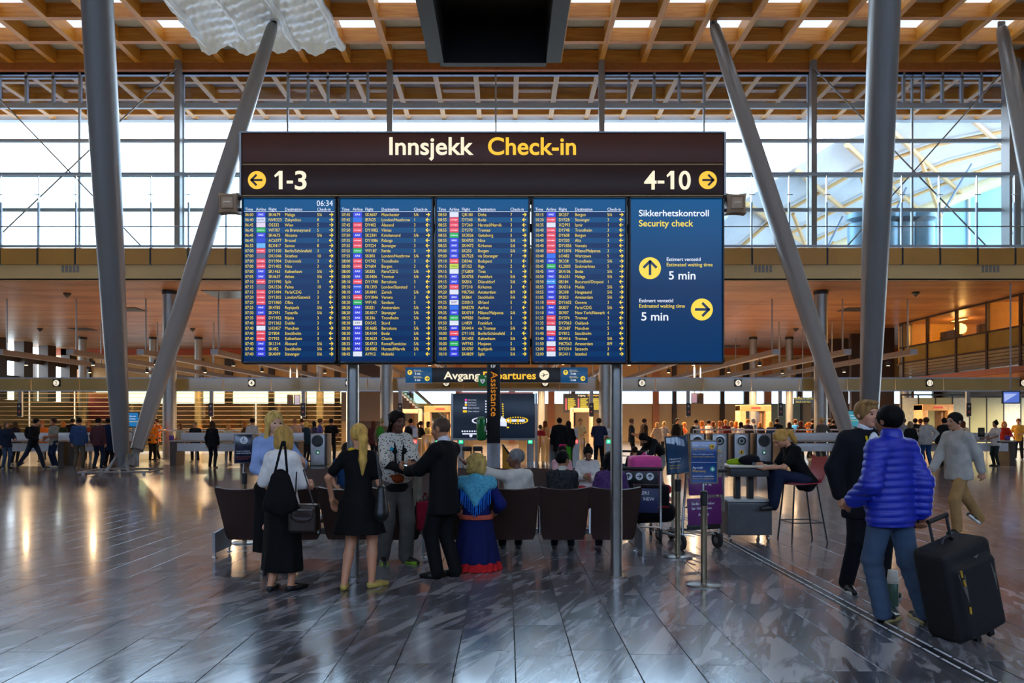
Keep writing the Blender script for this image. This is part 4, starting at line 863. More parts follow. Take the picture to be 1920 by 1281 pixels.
# ================================================================== litter / recycling cabinets
def bin_(px, Y, kind, lab):
    s = thing('recycling_bin', lab, 'bin', (X_(px, Y), Y, 0), 0, 'steel recycling bins in a row'); h = Z_(813, Y)
    MB().rbox((0, .35, h / 2 + .02), (.62, .7, h - .04), .015).build('cabinet', M_CHAR, s)
    MB().rbox((-.02, -.015, h / 2 + .02), (.50, .03, h - .06), .008).build('front_door', mat('bin_steel', '#9c9c9c', .3, metal=.6), s)
    MB().b2(-.31, .31, 0, .7, 0, .04).build('plinth', M_BLACK, s)
    M90 = Matrix.Rotation(R(90), 3, 'X')
    MB().lathe([(.20, 0), (.215, .03), (.16, .035), (.15, .0)], (-.02, -.03, h - .27), 24, M90).build('ring', M_STEELB if kind != 'g' else M_CHAR, s)
    b = MB(); disc(b, (-.02, h - .27), .155, -.034, 24); b.build('opening', M_BLACK, s)
    if kind == 'b': b = MB(); disc(b, (-.02, h - .27), .1, -.04, 20); b.build('flap_ring', M_STEELB, s); b = MB(); disc(b, (-.02, h - .27), .065, -.045, 20); b.build('flap_hole', M_BLACK, s)
    if kind == 'h': b = MB(); rect(b, -.16, .12, h - .32, h - .27, -.04); b.build('slot', M_STEELB, s)
    b = MB(); disc(b, (-.02, h - .68), .085, -.034, 20); b.build('badge', mat('badge_yellow', '#e0b01c', .5) if kind != 'g' else mat('badge_green', '#2f9a6c', .5), s)
    b = MB(); rect(b, -.035, -.005, h - .73, h - .63, -.038) if kind != 'g' else flat_arrow(b, (.7, -.7), (-.02, h - .68), .04, .016, -.038); b.build('badge_symbol', M_INK if kind != 'g' else M_SCRW, s)
for px, k, lab in ((597, 'g', 'steel recycling bin with green badge left of the signpost'), (1308, 'h', 'steel recycling bin with slot opening, leftmost of the four at right'), (1350, 'b', 'steel bin with yellow badge, second of the four at right'), (1391, 'b', 'steel bin with yellow badge, third of the four at right'), (1433, 'g', 'steel bin with open black hole behind the reading woman')):
    bin_(px, 27., k, lab)
# ================================================================== counters
M_WHITEG = mat('glossy_white', '#c8ccd0', .18, var=.04); M_TOP = mat('counter_top', '#9a938a', .35)
def counter(px0, px1, Y, lab, riser=True, side='l'):
    x0, x1 = X_(px0, Y), X_(px1, Y); w = x1 - x0; s = thing('checkin_counter', lab, 'counter', ((x0 + x1) / 2, Y, 0), 0, 'long counters along the check-in area')
    zt_ = .9
    MB().rbox((0, .35, zt_), (w, .8, .05), .01).build('top', M_TOP, s)
    MB().rbox((0, .05, .68), (w - .5, .04, .3), .01).build('front_panel', M_WHITEG, s)
    if riser: MB().rbox((0, .85, 1.05), (w - .1, .05, .3), .01).build('riser', M_WHITEG, s)
    for k in (-1, 1): MB().b2(k * (w / 2 - .12) - .11, k * (w / 2 - .12) + .11, .0, .7, 0, zt_ - .03).build('side_panel', mat('counter_brown', '#41352c', .5), s)
    for q in range(2): MB().tube([((q - .5) * w * .4, .3, 0), ((q - .5) * w * .4, .3, .55)], .035, 8).build('leg', M_STEEL, s)
for px0, px1, lab in ((-40, 120, 'counter at the far left edge behind the queue'), (128, 238, 'counter behind the man in the denim shirt'), (318, 462, 'counter with purple card box beside the long-haired woman'), (470, 560, 'counter behind the tall blonde woman'), (1462, 1600, 'white fronted counter behind the reading woman'), (1608, 1790, 'white fronted counter behind the queue at right'), (1796, 1905, 'counter where the attendant in white stands')):
    counter(px0, px1, 27.2, lab)
for px, py, lab in ((322, 821, 'small purple card box on the left counter'), (1889, 807, 'small purple card box on the right counter')):
    s = MB().rbox((0, 0, .09), (.14, .12, .18), .01).build('card_box', mat('purple', '#5a2a86', .4), None, (X_(px, 27.5), 27.5, .925)); tag(s, lab, 'box')
kb = thing('counter_display', 'black card display standing on the right counter', 'display', (X_(1840, 27.5), 27.5, .925))
MB().box((0, 0, .06), (.08, .08, .12)).build('stand', M_STEELB, kb); MB().rbox((0, 0, .3), (.24, .03, .34), .01).build('panel', M_BLACK, kb)
b = MB()
for q in range(4): rect(b, -.08, .08, .22 + q * .05, .235 + q * .05, -.018)
b.build('print', M_GREYP, kb)
# handrails in front of the queues
for px0, px1, py, Y, lab in ((240, 452, 807, 30.5, 'steel handrail in front of the left queue'), (1300, 1645, 806, 30.5, 'steel handrail in front of the right queue'), (1660, 1780, 805, 30.5, 'steel handrail right of the right slanted pillars')):
    s = thing('handrail', lab, 'railing', (0, Y, 0)); zz = Z_(py, Y); x0, x1 = X_(px0, Y), X_(px1, Y)
    MB().tube([(x0, 0, zz), (x1, 0, zz)], .035, 10).build('rail', M_CHROME, s)
    n = max(2, int((x1 - x0) / 1.9)); 
    for q in range(n + 1): MB().tube([(x0 + (x1 - x0) * q / n, 0, 0), (x0 + (x1 - x0) * q / n, 0, zz)], .025, 8).build('upright', M_STEELB, s)
# ================================================================== glazed offices upper right
of = thing('window_2', 'glazed office front with lit rooms at upper right', None); of['kind'] = 'structure'
OX = 22.7; ys = [31.0, 32.9, 35.2, 37.6, 40.2, 42.6]
M_OFL = mat('office_wall', '#d8a548', .6); zs, zl, zv = 5.83, 4.95, 4.15
MB().b2(OX + 5, OX + 5.1, 30.6, 43.4, zl, z0).build('office_back', M_OFL, of); MB().b2(OX, OX + 5, 30.6, 43.4, zl - .1, zl).build('office_floor', mat('office_floor', '#6a5a44', .6), of)
for y in (30.6, 35.2, 43.3): MB().b2(OX + .1, OX + 5, y, y + .1, zl, z0).build('office_partition', M_OFL, of)
for a, b2_ in zip(ys, ys[1:]):
    MB().b2(OX, OX + .02, a + .05, b2_ - .05, zs + .04, z0 - .08).build('pane', glass_mat('office_glass', '#f0e6d0', .08), of)
    MB().b2(OX - .01, OX + .03, a + .05, b2_ - .05, zl, zs - .04).build('spandrel', mat('spandrel', '#8f7838', .25, var=.15, scale=.7), of)
    for q in range(5): MB().b2(OX - .02, OX + .05, a + .05, b2_ - .05, zv + q * .16, zv + q * .16 + .13).build('louvre', mat('louvre', '#8a7c58', .45), of)
for y in ys: MB().b2(OX - .08, OX + .06, y - .06, y + .06, zv - .1, z0).build('mullion', M_BROWNP, of)
for zz in (zs, zl, z0 - .05): MB().b2(OX - .06, OX + .05, 30.6, 43, zz - .04, zz + .04).build('transom', M_BROWNP, of)
MB().b2(OX - .5, OX + 6, 30.6, 43.4, zv - .35, zv - .12).build('lower_beam', mat('orange_beam', '#9a5420', .4), of)
MB().b2(OX, OX + 12, 30.6, 43.4, zv - .7, zv - .36).build('soffit', mat('orange_soffit', '#b27430', .5), of)
for y in (33, 37, 41):
    l = thing('ceiling_lamp', 'bright ceiling lamp inside the upper right office, %s window' % {33: 'nearest', 37: 'middle', 41: 'farthest'}[y], 'lamp', (OX + 2.2, y, z0 - .06), 0, 'office ceiling lamps')
    MB().rbox((0, 0, 0), (.3, 1.1, .06), .01).build('housing', M_WHITE, l); MB().box((0, 0, -.035), (.26, 1.05, .01)).build('tube', emis('office_lamp', '#ffd890', 12), l)
    p = bpy.data.lights.new('office_light', 'POINT'); p.energy = 130; p.color = (1, .66, .28); p.shadow_soft_size = .3; o = bpy.data.objects.new('office_light', p); COL.objects.link(o); o.parent = l; o.location = (0, 0, -.5)
for i, y in enumerate((31.9, 36.3, 39.4)):
    d = thing('office_desk', 'office desk with dark screen divider behind the %s office window' % ('nearest', 'middle', 'farthest')[i], 'desk', (OX + 1.0, y, zl), 0, 'desks in the upper office')
    MB().rbox((0, 0, .74), (.8, 1.6, .04), .01).build('top', mat('desk_wood', '#a0763c', .5), d)
    for a in (-.7, .7): MB().box((0, a, .36), (.7, .05, .72)).build('leg', M_CHAR, d)
    MB().rbox((-.35, .1, 1.1), (.04, 1.3, .7), .01).build('divider', mat('divider', '#2e2620', .7), d); MB().rbox((-.1, -.5, 1.05), (.05, .5, .34), .01).build('screen', M_BLACK, d)

for i, (x, y) in enumerate(((25, 33), (25, 38), (29, 34), (29, 40))):  # lamps added only to brighten the dim area below the offices
    l = thing('ceiling_lamp', 'added round fill light under the office soffit at right, %s of four' % ordn[i], 'lamp', (x, y, zv - .71), 0, 'added fill lights under the office soffit')
    MB().lathe([(.14, .01), (.14, -.06), (.11, -.06)], (0, 0, 0), 16).build('housing', M_WHITE, l); MB().lathe([(.11, -.05), (0, -.052)], (0, 0, 0), 16).build('bulb', M_LAMPON, l)
    spot_light('lamp_light', (0, 0, -.12), 420, (1, .72, .42), 165, l)
pt = thing('glass_partition', 'greenish frosted glass partition behind the right counters', 'partition', (0, 42.5, 0))
for q in range(9):
    x = X_(1690 + q * 32, 42.5); x2 = X_(1690 + (q + 1) * 32, 42.5)
    MB().b2(x + .03, x2 - .03, 0, .03, .1, Z_(746, 42.5)).build('pane', mat('frosted_green', '#a3a67c', .25, var=.1, scale=.5) if q % 3 else mat('frosted_pale', '#c3cbbb', .2), pt); MB().b2(x - .03, x + .03, -.02, .05, 0, Z_(740, 42.5)).build('mullion', M_CHAR, pt)
MB().b2(X_(1690, 42.5), X_(1980, 42.5), -.03, .06, Z_(742, 42.5), Z_(739, 42.5)).build('head_rail', M_CHAR, pt)
# ================================================================== people: smooth implicit bodies meshed with surface nets
V3 = lambda *a: np.array(a, float)
def rotm(ax, deg): return np.array(Matrix.Rotation(R(deg), 3, ax))
I3 = np.eye(3)
def unit(v): return v / (np.linalg.norm(v) + 1e-9)
def ik(a, b, l1, l2, pole):
    d = b - a; L = np.linalg.norm(d)
    if L > l1 + l2 - .003: b = a + d / L * (l1 + l2 - .003); d = b - a; L = np.linalg.norm(d)
    u = d / L; x = (l1 * l1 - l2 * l2 + L * L) / (2 * L); h = math.sqrt(max(0, l1 * l1 - x * x)); p = pole - u * (pole @ u)
    return a + u * x + unit(p) * h, b
def p_bbox(p):
    if p[0] == 'cap': _, a, b, ra, rb, sc, M = p; r = max(ra, rb) * max(sc) * 1.02; return np.minimum(a, b) - r, np.maximum(a, b) + r
    if p[0] == 'ell': r = np.abs(p[3]) @ p[2]; return p[1] - r, p[1] + r
    if p[0] == 'box': r = np.abs(p[3]) @ p[2] + p[4]; return p[1] - r, p[1] + r
    if p[0] == 'frus':
        _, za, zb, A, B, n, am = p; m = 1 + abs(am)
        return V3(min(A[0] - A[2] * m, B[0] - B[2] * m), min(A[1] - A[3] * m, B[1] - B[3] * m), min(za, zb)), V3(max(A[0] + A[2] * m, B[0] + B[2] * m), max(A[1] + A[3] * m, B[1] + B[3] * m), max(za, zb))
def p_eval(p, x, y, z):
    x = x[:, None, None]; y = y[None, :, None]; z = z[None, None, :]
    if p[0] == 'frus':
        _, za, zb, A, B, n, am = p; t = np.clip((z - za) / (zb - za), 0, 1); c = [A[i] + (B[i] - A[i]) * t for i in range(4)]
        qx, qy = (x - c[0]) / c[2], (y - c[1]) / c[3]; rho = np.sqrt(qx * qx + qy * qy)
        if n: rho = rho / (1 + am * t * np.sin(n * np.arctan2(qy, qx) + 2.5 * t))
        return np.maximum((rho - 1) * np.minimum(c[2], c[3]), np.abs(z - (za + zb) / 2) - abs(zb - za) / 2)
    a = p[1]; M = p[6] if p[0] == 'cap' else p[3]; dx, dy, dz = x - a[0], y - a[1], z - a[2]
    q = [dx * M[0, i] + dy * M[1, i] + dz * M[2, i] for i in range(3)]
    if p[0] == 'cap':
        _, a, b, ra, rb, sc, M = p; q = [q[i] / sc[i] for i in range(3)]; bb = (b - a) @ M / np.array(sc); l2 = bb @ bb + 1e-12
        t = np.clip((q[0] * bb[0] + q[1] * bb[1] + q[2] * bb[2]) / l2, 0, 1)
        return (np.sqrt((q[0] - t * bb[0]) ** 2 + (q[1] - t * bb[1]) ** 2 + (q[2] - t * bb[2]) ** 2) - (ra + (rb - ra) * t)) * min(sc)
    if p[0] == 'ell':
        r = p[2]; k0 = np.sqrt(sum((q[i] / r[i]) ** 2 for i in range(3))); k1 = np.sqrt(sum((q[i] / r[i] ** 2) ** 2 for i in range(3))) + 1e-9
        return k0 * (k0 - 1) / k1
    if p[0] == 'box':
        e = [np.abs(q[i]) - p[2][i] for i in range(3)]; m = [np.maximum(v, 0) for v in e]
        return np.sqrt(m[0] ** 2 + m[1] ** 2 + m[2] ** 2) + np.minimum(np.maximum(e[0], np.maximum(e[1], e[2])), 0) - p[4]
def cap(a, b, ra, rb=None, sc=(1, 1, 1), M=I3): return ('cap', np.array(a, float), np.array(b, float), ra, ra if rb is None else rb, sc, M)
def ell(c, r, M=I3): return ('ell', np.array(c, float), np.array(r, float), M)
def sbox(c, h, rd=.01, M=I3): return ('box', np.array(c, float), np.array(h, float), M, rd)
def frus(za, zb, A, B, n=0, am=0.): return ('frus', za, zb, A, B, n, am)
def implicit(prims, h, k, disp=None):
    pos = [p for p in prims if p[0] != '-']; bb = [p_bbox(p) for p in pos]
    lo = np.min([b[0] for b in bb], 0) - 2.6 * h; hi = np.max([b[1] for b in bb], 0) + 2.6 * h
    n = np.ceil((hi - lo) / h).astype(int) + 1; ax = [lo[i] + h * np.arange(n[i]) for i in range(3)]
    F = np.full(n, 1.0, np.float32)
    for p in prims:
        sub = p[0] == '-'; kk = k
        if sub: p = p[1]
        b0, b1 = p_bbox(p); mg = kk + 2.5 * h
        i0 = np.maximum(((b0 - mg - lo) / h).astype(int), 0); i1 = np.minimum(((b1 + mg - lo) / h).astype(int) + 2, n)
        if np.any(i1 <= i0): continue
        s = tuple(slice(i0[i], i1[i]) for i in range(3)); d = p_eval(p, *[ax[i][s[i]] for i in range(3)]).astype(np.float32); f = F[s]
        if sub: F[s] = np.maximum(f, -d)
        else:
            hh = np.maximum(kk - np.abs(f - d), 0) / kk if kk > 0 else 0
            F[s] = np.minimum(f, d) - hh * hh * kk * .25
    if disp is not None: F = F + disp(ax[0][:, None, None], ax[1][None, :, None], ax[2][None, None, :]).astype(np.float32)
    return surfnet(F, lo, h)
def surfnet(F, lo, h):
    S = F < 0; c = [(i, j, k) for i in (0, 1) for j in (0, 1) for k in (0, 1)]; nx, ny, nz = F.shape
    sl = lambda o: tuple(slice(o[i], F.shape[i] - 1 + o[i]) for i in range(3))
    cnt = sum(S[sl(o)].astype(np.int8) for o in c); act = (cnt > 0) & (cnt < 8); idx = np.argwhere(act)
    if len(idx) == 0: return np.zeros((0, 3)), np.zeros((0, 4), int)
    val = {o: F[idx[:, 0] + o[0], idx[:, 1] + o[1], idx[:, 2] + o[2]] for o in c}
    acc = np.zeros((len(idx), 3)); m = np.zeros(len(idx))
    for a in c:
        for ax in range(3):
            if a[ax] == 0:
                b = tuple(a[i] + (1 if i == ax else 0) for i in range(3)); va, vb = val[a], val[b]; cr = (va < 0) != (vb < 0)
                t = np.where(cr, va / np.where(cr, va - vb, 1), 0); p = np.tile(np.array(a, float), (len(idx), 1)); p[:, ax] += t
                acc[cr] += p[cr]; m[cr] += 1
    vid = np.full(act.shape, -1, np.int64); vid[tuple(idx.T)] = np.arange(len(idx)); V = lo + h * (idx + acc / m[:, None])
    Q = []
    for ax in range(3):
        u, v = [(1, 2), (2, 0), (0, 1)][ax]
        A = [slice(None)] * 3; B = [slice(None)] * 3; A[ax] = slice(0, -1); B[ax] = slice(1, None)
        e = np.argwhere(S[tuple(A)] != S[tuple(B)])
        ok = (e[:, u] > 0) & (e[:, v] > 0) & (e[:, u] < F.shape[u] - 1) & (e[:, v] < F.shape[v] - 1); e = e[ok]
        def cell(du, dv): q = e.copy(); q[:, u] -= du; q[:, v] -= dv; return vid[q[:, 0], q[:, 1], q[:, 2]]
        q = np.stack([cell(1, 1), cell(0, 1), cell(0, 0), cell(1, 0)], 1); fl_ = ~S[e[:, 0], e[:, 1], e[:, 2]]; q[fl_] = q[fl_][:, ::-1]; Q.append(q)
    return V, np.concatenate(Q)
def np_mesh(name, V, Q):
    me = bpy.data.meshes.new(name); me.vertices.add(len(V)); me.vertices.foreach_set('co', V.astype(np.float32).ravel())
    me.loops.add(4 * len(Q)); me.loops.foreach_set('vertex_index', Q.astype(np.int32).ravel()); me.polygons.add(len(Q))
    me.polygons.foreach_set('loop_start', np.arange(0, 4 * len(Q), 4, dtype=np.int32))
    me.polygons.foreach_set('use_smooth', np.ones(len(Q), bool)); me.update(calc_edges=True); return me
def cloth(c, rough=.85, bump=.25): return mat('cloth_' + c, c, rough, var=.14, scale=9, bump=bump, bscale=22, spec=.2)
def skin(c): return mat('skin_' + c, c, .5, var=.06, scale=14)
def hairm(c): return mat('hair_' + c, c, .6, var=.4, scale=26, stretch=(1, 1, .22), bump=.35, bscale=60, spec=.12)
def leather(c): return mat('leather_' + c, c, .35, var=.2, scale=14, bump=.15, bscale=60)

def build_figure(k):
    """returns {part: (V,Q,material)} in local coords; faces -Y, feet on z=0"""
    g = k.get; h = g('h', 1.75); s = h / 1.75; f = g('sex', 'm') == 'f'; res = g('res', 1.0); L = {}
    def add(layer, *ps, mat_=None, k_=None, h_=None, disp=None):
        d = L.setdefault(layer, dict(p=[], m=None, k=.02, h=.012, disp=None)); d['p'] += ps
        if mat_ is not None: d['m'] = mat_
        if k_ is not None: d['k'] = k_
        if h_ is not None: d['h'] = h_
        if disp is not None: d['disp'] = disp
    SK = skin(g('skin', '#c99578')); add('body', mat_=SK, k_=.022, h_=.0095)
    zp = g('pelvis', .93 * s); T = rotm('X', g('lean', 0)) @ rotm('Y', g('tilt', 0)) @ rotm('Z', g('twist', 0)); Pc = V3(0, g('py', 0), zp)
    t = lambda x, y, z: Pc + T @ (V3(x, y, z) * s)
    shw = .148 if f else .172; hipw = .152 if not f else .162; waw = .135 if not f else .118; chw = .158 if not f else .142
    bel = g('belly', 0)
    def torso(layer, i, z_lo=-.01, neck=True):
        add(layer, cap(t(0, 0, z_lo), t(0, 0, .13), (hipw + i + (.012 if i else 0)) * s, (waw + i + bel * .3) * s, (1, .72, 1), T), cap(t(0, 0, .12), t(0, -.008, .33), (waw + i + bel * .3) * s, (chw + i) * s, (1, .70, 1), T),
            cap(t(0, .012, .462), t(-shw * .86, .01, .435), (.058 + i) * s, (.052 + i) * s), cap(t(0, .012, .462), t(shw * .86, .01, .435), (.058 + i) * s, (.052 + i) * s))
        if f:
            for e in (-1, 1): add(layer, ell(t(e * .062, -.085, .32), (V3(.058, .055, .06) + i * .5) * s, T))
        if bel: add(layer, ell(t(0, -.07, .08), (V3(.14, .10 + bel, .15) + i) * s, T))
    torso('body', 0)
    nb = t(0, .012, .50); up = T @ V3(0, 0, 1)
    Hd = T @ rotm('Z', g('hyaw', 0)) @ rotm('X', g('hpitch', 0)) @ rotm('Y', g('hroll', 0)) if not g('habs') else rotm('Z', g('hyaw', 0)) @ rotm('X', g('hpitch', 0)) @ rotm('Y', g('hroll', 0))
    hs = g('hscale', 1.07) * (s if s > .9 else .9 * .55 + s * .45) * (1.0 if not f else .97)
    hb = nb + up * .045 * s + (T @ V3(0, -.022, 0)) * s; hc = hb + Hd @ V3(0, -.012, .115) * hs
    H = lambda x, y, z: hc + Hd @ (V3(x, y, z) * hs)
    e_ = lambda x, y, z, rx, ry, rz: ell(H(x, y, z), V3(rx, ry, rz) * hs, Hd)
    add('body', cap(nb - up * .05 * s, H(0, .018, -.06), (.056 if not f else .048) * s, (.053 if not f else .046) * s))
    add('body', e_(0, .014, .025, .073, .092, .083), e_(0, -.032, -.035, .058, .058, .072), e_(0, -.058, -.088, .027, .026, .022))
    if res < 1.4:
        add('body', cap(H(0, -.086, .006), H(0, -.107, -.026), .008 * hs, .0125 * hs), e_(0, -.098, -.031, .018, .012, .009), cap(H(-.03, -.078, .024), H(.03, -.078, .024), .012 * hs))
        for e in (-1, 1):
            add('body', e_(e * .038, -.06, -.025, .025, .024, .024), e_(e * .076, .012, -.008, .008, .018, .031))
            add('eye.%d' % e, e_(e * .030, -.0845, -.001, .0125, .0085, .0062), mat_=mat('eye_dark', '#1c1512', .15), h_=.004, k_=.001)
            add('eyebrow.%d' % e, cap(H(e * .046, -.079, .018), H(e * .017, -.0905, .021), .0042 * hs), mat_=hairm(g('brow', g('hairc', '#3a2a1c'))), h_=.004, k_=.001)
        add('mouth', e_(0, -.0845, -.060, .023, .010, .0075), mat_=skin(g('lip', '#a3574c')), h_=.004, k_=.001)
    else: add('body', cap(H(0, -.086, .006), H(0, -.105, -.026), .01 * hs, .013 * hs))
    # ---- hair
    hk, hcol = g('hair', 'short'), g('hairc', '#3a2a1c'); hm = hairm(hcol)
    if hk != 'none':
        add('hair', mat_=hm, k_=.018, h_=.0095)
        face = ('-', e_(0, -.125, -.045, .092, .088, .118)); chin = ('-', sbox(H(0, -.02, -.15), V3(.15, .115, .085) * hs, .01, Hd))
        neckcut = ('-', sbox(H(0, .0, -.16), V3(.2, .2, .095) * hs, .005, Hd))
        th = {'buzz': .004, 'short': .011, 'quiff': .013}.get(hk, .012)
        base = e_(0, .015, .028, .075 + th, .093 + th, .083 + th)
        if hk == 'short': add('hair', base, face, neckcut)
        elif hk == 'quiff': add('hair', base, e_(0, -.045, .092, .062, .05, .024), ('-', e_(0, -.13, -.045, .1, .085, .115)), neckcut)
        elif hk == 'buzz': add('hair', base, ('-', e_(0, -.115, .01, .11, .085, .12)), neckcut)
        elif hk == 'bob': add('hair', base, e_(0, .03, -.055, .09, .08, .105), cap(H(-.075, 0, 0), H(-.072, .0, -.1), .03 * hs), cap(H(.075, 0, 0), H(.072, .0, -.1), .03 * hs), ('-', e_(0, -.13, -.06, .07, .1, .13)))
        elif hk == 'long':
            add('hair', base, cap(H(0, .05, 0), H(0, .085, -.30), .08 * hs, .065 * hs, (1, .55, 1), Hd)); ll = g('hairlen', -.26)
            for e in (-1, 1): add('hair', cap(H(e * .07, -.005, .0), H(e * .085, .0, ll), .03 * hs, .022 * hs))
            add('hair', ('-', e_(0, -.135, -.05, .07, .1, .13)))
        elif hk in ('pony', 'bun', 'braids', 'highpony'):
            add('hair', base, face, ('-', sbox(H(0, -.03, -.16), V3(.2, .12, .1) * hs, .005, Hd)))
            if hk == 'pony': ll = g('hairlen', -.34); add('hair', ell(H(0, .10, .035), V3(.035, .035, .035) * hs), cap(H(0, .105, .035), H(0, .15, -.03), .03 * hs, .045 * hs), cap(H(0, .15, -.03), H(0, .135, ll * .6), .045 * hs, .042 * hs, (1, .8, 1), Hd), cap(H(0, .135, ll * .6), H(0, .12, ll), .042 * hs, .012 * hs))
            if hk == 'highpony': add('hair', e_(0, .06, .11, .035, .035, .03), cap(H(0, .08, .11), H(0, .13, .02), .035 * hs, .03 * hs), cap(H(0, .13, .02), H(.03, .12, -.14), .03 * hs, .015 * hs))
            if hk == 'bun': add('hair', e_(0, .045, .125, .04, .04, .036))
            if hk == 'braids':
                for q in range(9):
                    a = -1 + q / 4; add('hair', cap(H(a * .07, .07 - abs(a) * .05, .02), H(a * .085, .095 - abs(a) * .06, -.12), .014 * hs), cap(H(a * .085, .095 - abs(a) * .06, -.12), H(a * .08, .08 - abs(a) * .07, -.29), .014 * hs, .008 * hs))
                for q in range(7): a = -.055 + q * .0183; add('hair', cap(H(a, -.05, .095 - a * a * 6), H(a * 1.1, .085, .06), .009 * hs))
        elif hk == 'curly': add('hair', e_(0, .02, .02, .115, .115, .112), e_(0, .035, -.06, .11, .095, .085), ('-', e_(0, -.14, -.05, .08, .085, .12)), disp=lambda x, y, z: .013 * np.sin(75 * x + 20 * z) * np.sin(70 * y + 15 * z) * np.sin(64 * z + 24 * x), h_=.008)
        elif hk == 'cap': add('hair', base, e_(0, -.11, .05, .06, .05, .008), ('-', sbox(H(0, 0, -.12), V3(.2, .2, .13) * hs, .005, Hd)))
    # ---- arms
    top = g('top'); ti = top.get('fit', .014) if top else 0
    sho = {}; l1, l2 = .285 * s, .25 * s; hand = {}
    for sd, e in (('L', 1), ('R', -1)):
        S = t(e * shw, .01, .445); tg = g('hand' + sd); tg = S + V3(e * .07, -.04, -.52) * s if tg is None else np.array(tg, float)
        pole = np.array(g('pole' + sd, (e * .5, .7, -.3)), float); E, Wr = ik(S, tg, l1, l2, pole)
        add('body', cap(S, E, .047 * s * (.88 if f else 1), .038 * s * (.88 if f else 1)), cap(E, Wr, .038 * s * (.88 if f else 1), .026 * s))
        d = unit(np.array(g('hd' + sd), float)) if g('hd' + sd) is not None else unit(Wr - E); n0 = np.array(g('hn' + sd, (-e, 0, 0)), float); n = unit(n0 - d * (n0 @ d)); th_ = -e * np.cross(d, n)
        cu = g('curl' + sd, 25); Mh = np.stack([d, th_, n], 1); q = lambda a, b, c: Wr + Mh @ (V3(a, b, c) * s)
        add('body', sbox(q(.045, 0, 0), V3(.038, .027, .004) * s, .011 * s, Mh), cap(Wr, q(.03, 0, 0), .024 * s, .022 * s))
        for fi, (o, ln) in enumerate(((.031, .07), (.0105, .078), (-.0105, .072), (-.031, .056))):
            c1, c2 = R(cu), R(cu * 2.2); p0 = q(.082, o, 0); p1 = p0 + Mh @ (V3(math.cos(c1), o * 1.2, math.sin(c1)) * ln * .55 * s); p2 = p1 + Mh @ (V3(math.cos(c2), 0, math.sin(c2)) * ln * .5 * s)
            add('body', cap(p0, p1, .0085 * s), cap(p1, p2, .0085 * s, .007 * s))
        p1 = q(.055, .055, .012 + .0004 * cu); add('body', cap(q(.02, .026, .005), p1, .012 * s, .0095 * s), cap(p1, q(.09, .06 - cu * .0004, .018 + .0006 * cu), .0095 * s, .008 * s))
        hand[sd] = (Wr, d, n, th_); sho[sd] = (S, E, Wr)
    # ---- legs
    ank = .075 * s; u1 = .425 * s
    for sd, e in (('L', 1), ('R', -1)):
        Hp = Pc + V3(e * .085, 0, -.03) * s; fp = g('foot' + sd); fp = V3(e * .10 * s, 0, 0) if fp is None else np.array(fp, float)
        if len(fp) == 2: fp = V3(fp[0], fp[1], 0)
        fy = g('fyaw' + sd, 8 * e); ph = g('fpitch' + sd, 0); Fm = rotm('Z', fy) @ rotm('X', ph); A = fp + Fm @ (V3(0, .03, .075) * s); Kn, A = ik(Hp, A, u1, u1, np.array(g('kpole' + sd, (0, -1, .1)), float))
        fq = lambda x, y, z: A + Fm @ (V3(x, y - .03, z - .075) * s)
        add('body', cap(Hp, Kn, (.083 if f else .08) * s, .054 * s), cap(Kn, Kn + (A - Kn) * .35, .053 * s, .054 * s), cap(Kn + (A - Kn) * .35, A, .054 * s, .034 * s))
        add('body', cap(fq(0, .05, .035), fq(0, -.13, .022), .032 * s, .022 * s))
        sh = g('shoe', ('#15151a', 'shoe')); ly = 'shoe.' + sd
        add(ly, cap(fq(0, .045, .035), fq(0, -.06, .033), .040 * s, .042 * s), cap(fq(0, -.06, .033), fq(0, -.155, .024), .042 * s, .026 * s), ('-', sbox(fq(0, 0, -.1), V3(.3, .4, .1) * s, 0, Fm)), mat_=leather(sh[0]), k_=.012, h_=.009)
        if sh[1] in ('flat', 'pump'): add(ly, ('-', ell(fq(0, .0, .075), V3(.034, .075, .032) * s, Fm)))
        if sh[1] == 'sneaker':
            add('sole.' + sd, sbox(fq(0, -.055, .014), V3(.028, .095, .004) * s, .014 * s, Fm), mat_=leather(g('sole', '#e8e4da')), k_=.004, h_=.009)
        k[('leg', sd)] = (Hp, Kn, A)
    # ---- garments
    if top:
        nm = top.get('name', 'shirt'); cm = top.get('mat') or cloth(top['c'], top.get('rough', .85)); sl = top.get('sleeve', 'long'); hem = top.get('hem', -.08)
        add(nm, mat_=cm, k_=top.get('k', .035), h_=top.get('h', .0115), disp=top.get('disp')); torso(nm, ti, hem)
        hemcut = ('-', sbox(t(0, 0, hem - .06 - .5), V3(.235, .4, .5) * s, 0, T))
        if not top.get('flare'): add(nm, hemcut)
        if top.get('flare'): add(nm, cap(t(0, 0, .1), t(0, .0, hem - .02), (waw + ti) * s, (hipw + ti + top['flare']) * s, (1, .75, 1), T), hemcut)
        add(nm, ('-', cap(nb + up * .015 * s, H(0, -.02, -.02), .052 * s, .085 * s)))
        for sd in 'LR':
            S, E, Wr = sho[sd]; a = .056 * s * (.86 if f else 1) + ti * .6
            if sl == 'none': continue
            add(nm, cap(S, E if sl == 'long' else S + (E - S) * top.get('sl', .72), a * .95, (.043 * s + ti * .8) if sl == 'long' else a * .95))
            if sl == 'long': add(nm, cap(E, E + (Wr - E) * .93, .044 * s + ti * .8, .032 * s + ti * .8))
        if top.get('collar'): add('collar', cap(nb + up * .005 * s, nb + up * .045 * s + T @ V3(0, -.012, 0), .07 * s, .066 * s), ('-', cap(nb, H(0, 0, -.02), .046 * s, .05 * s)), mat_=cloth(top['collar']), k_=.005, h_=.007)
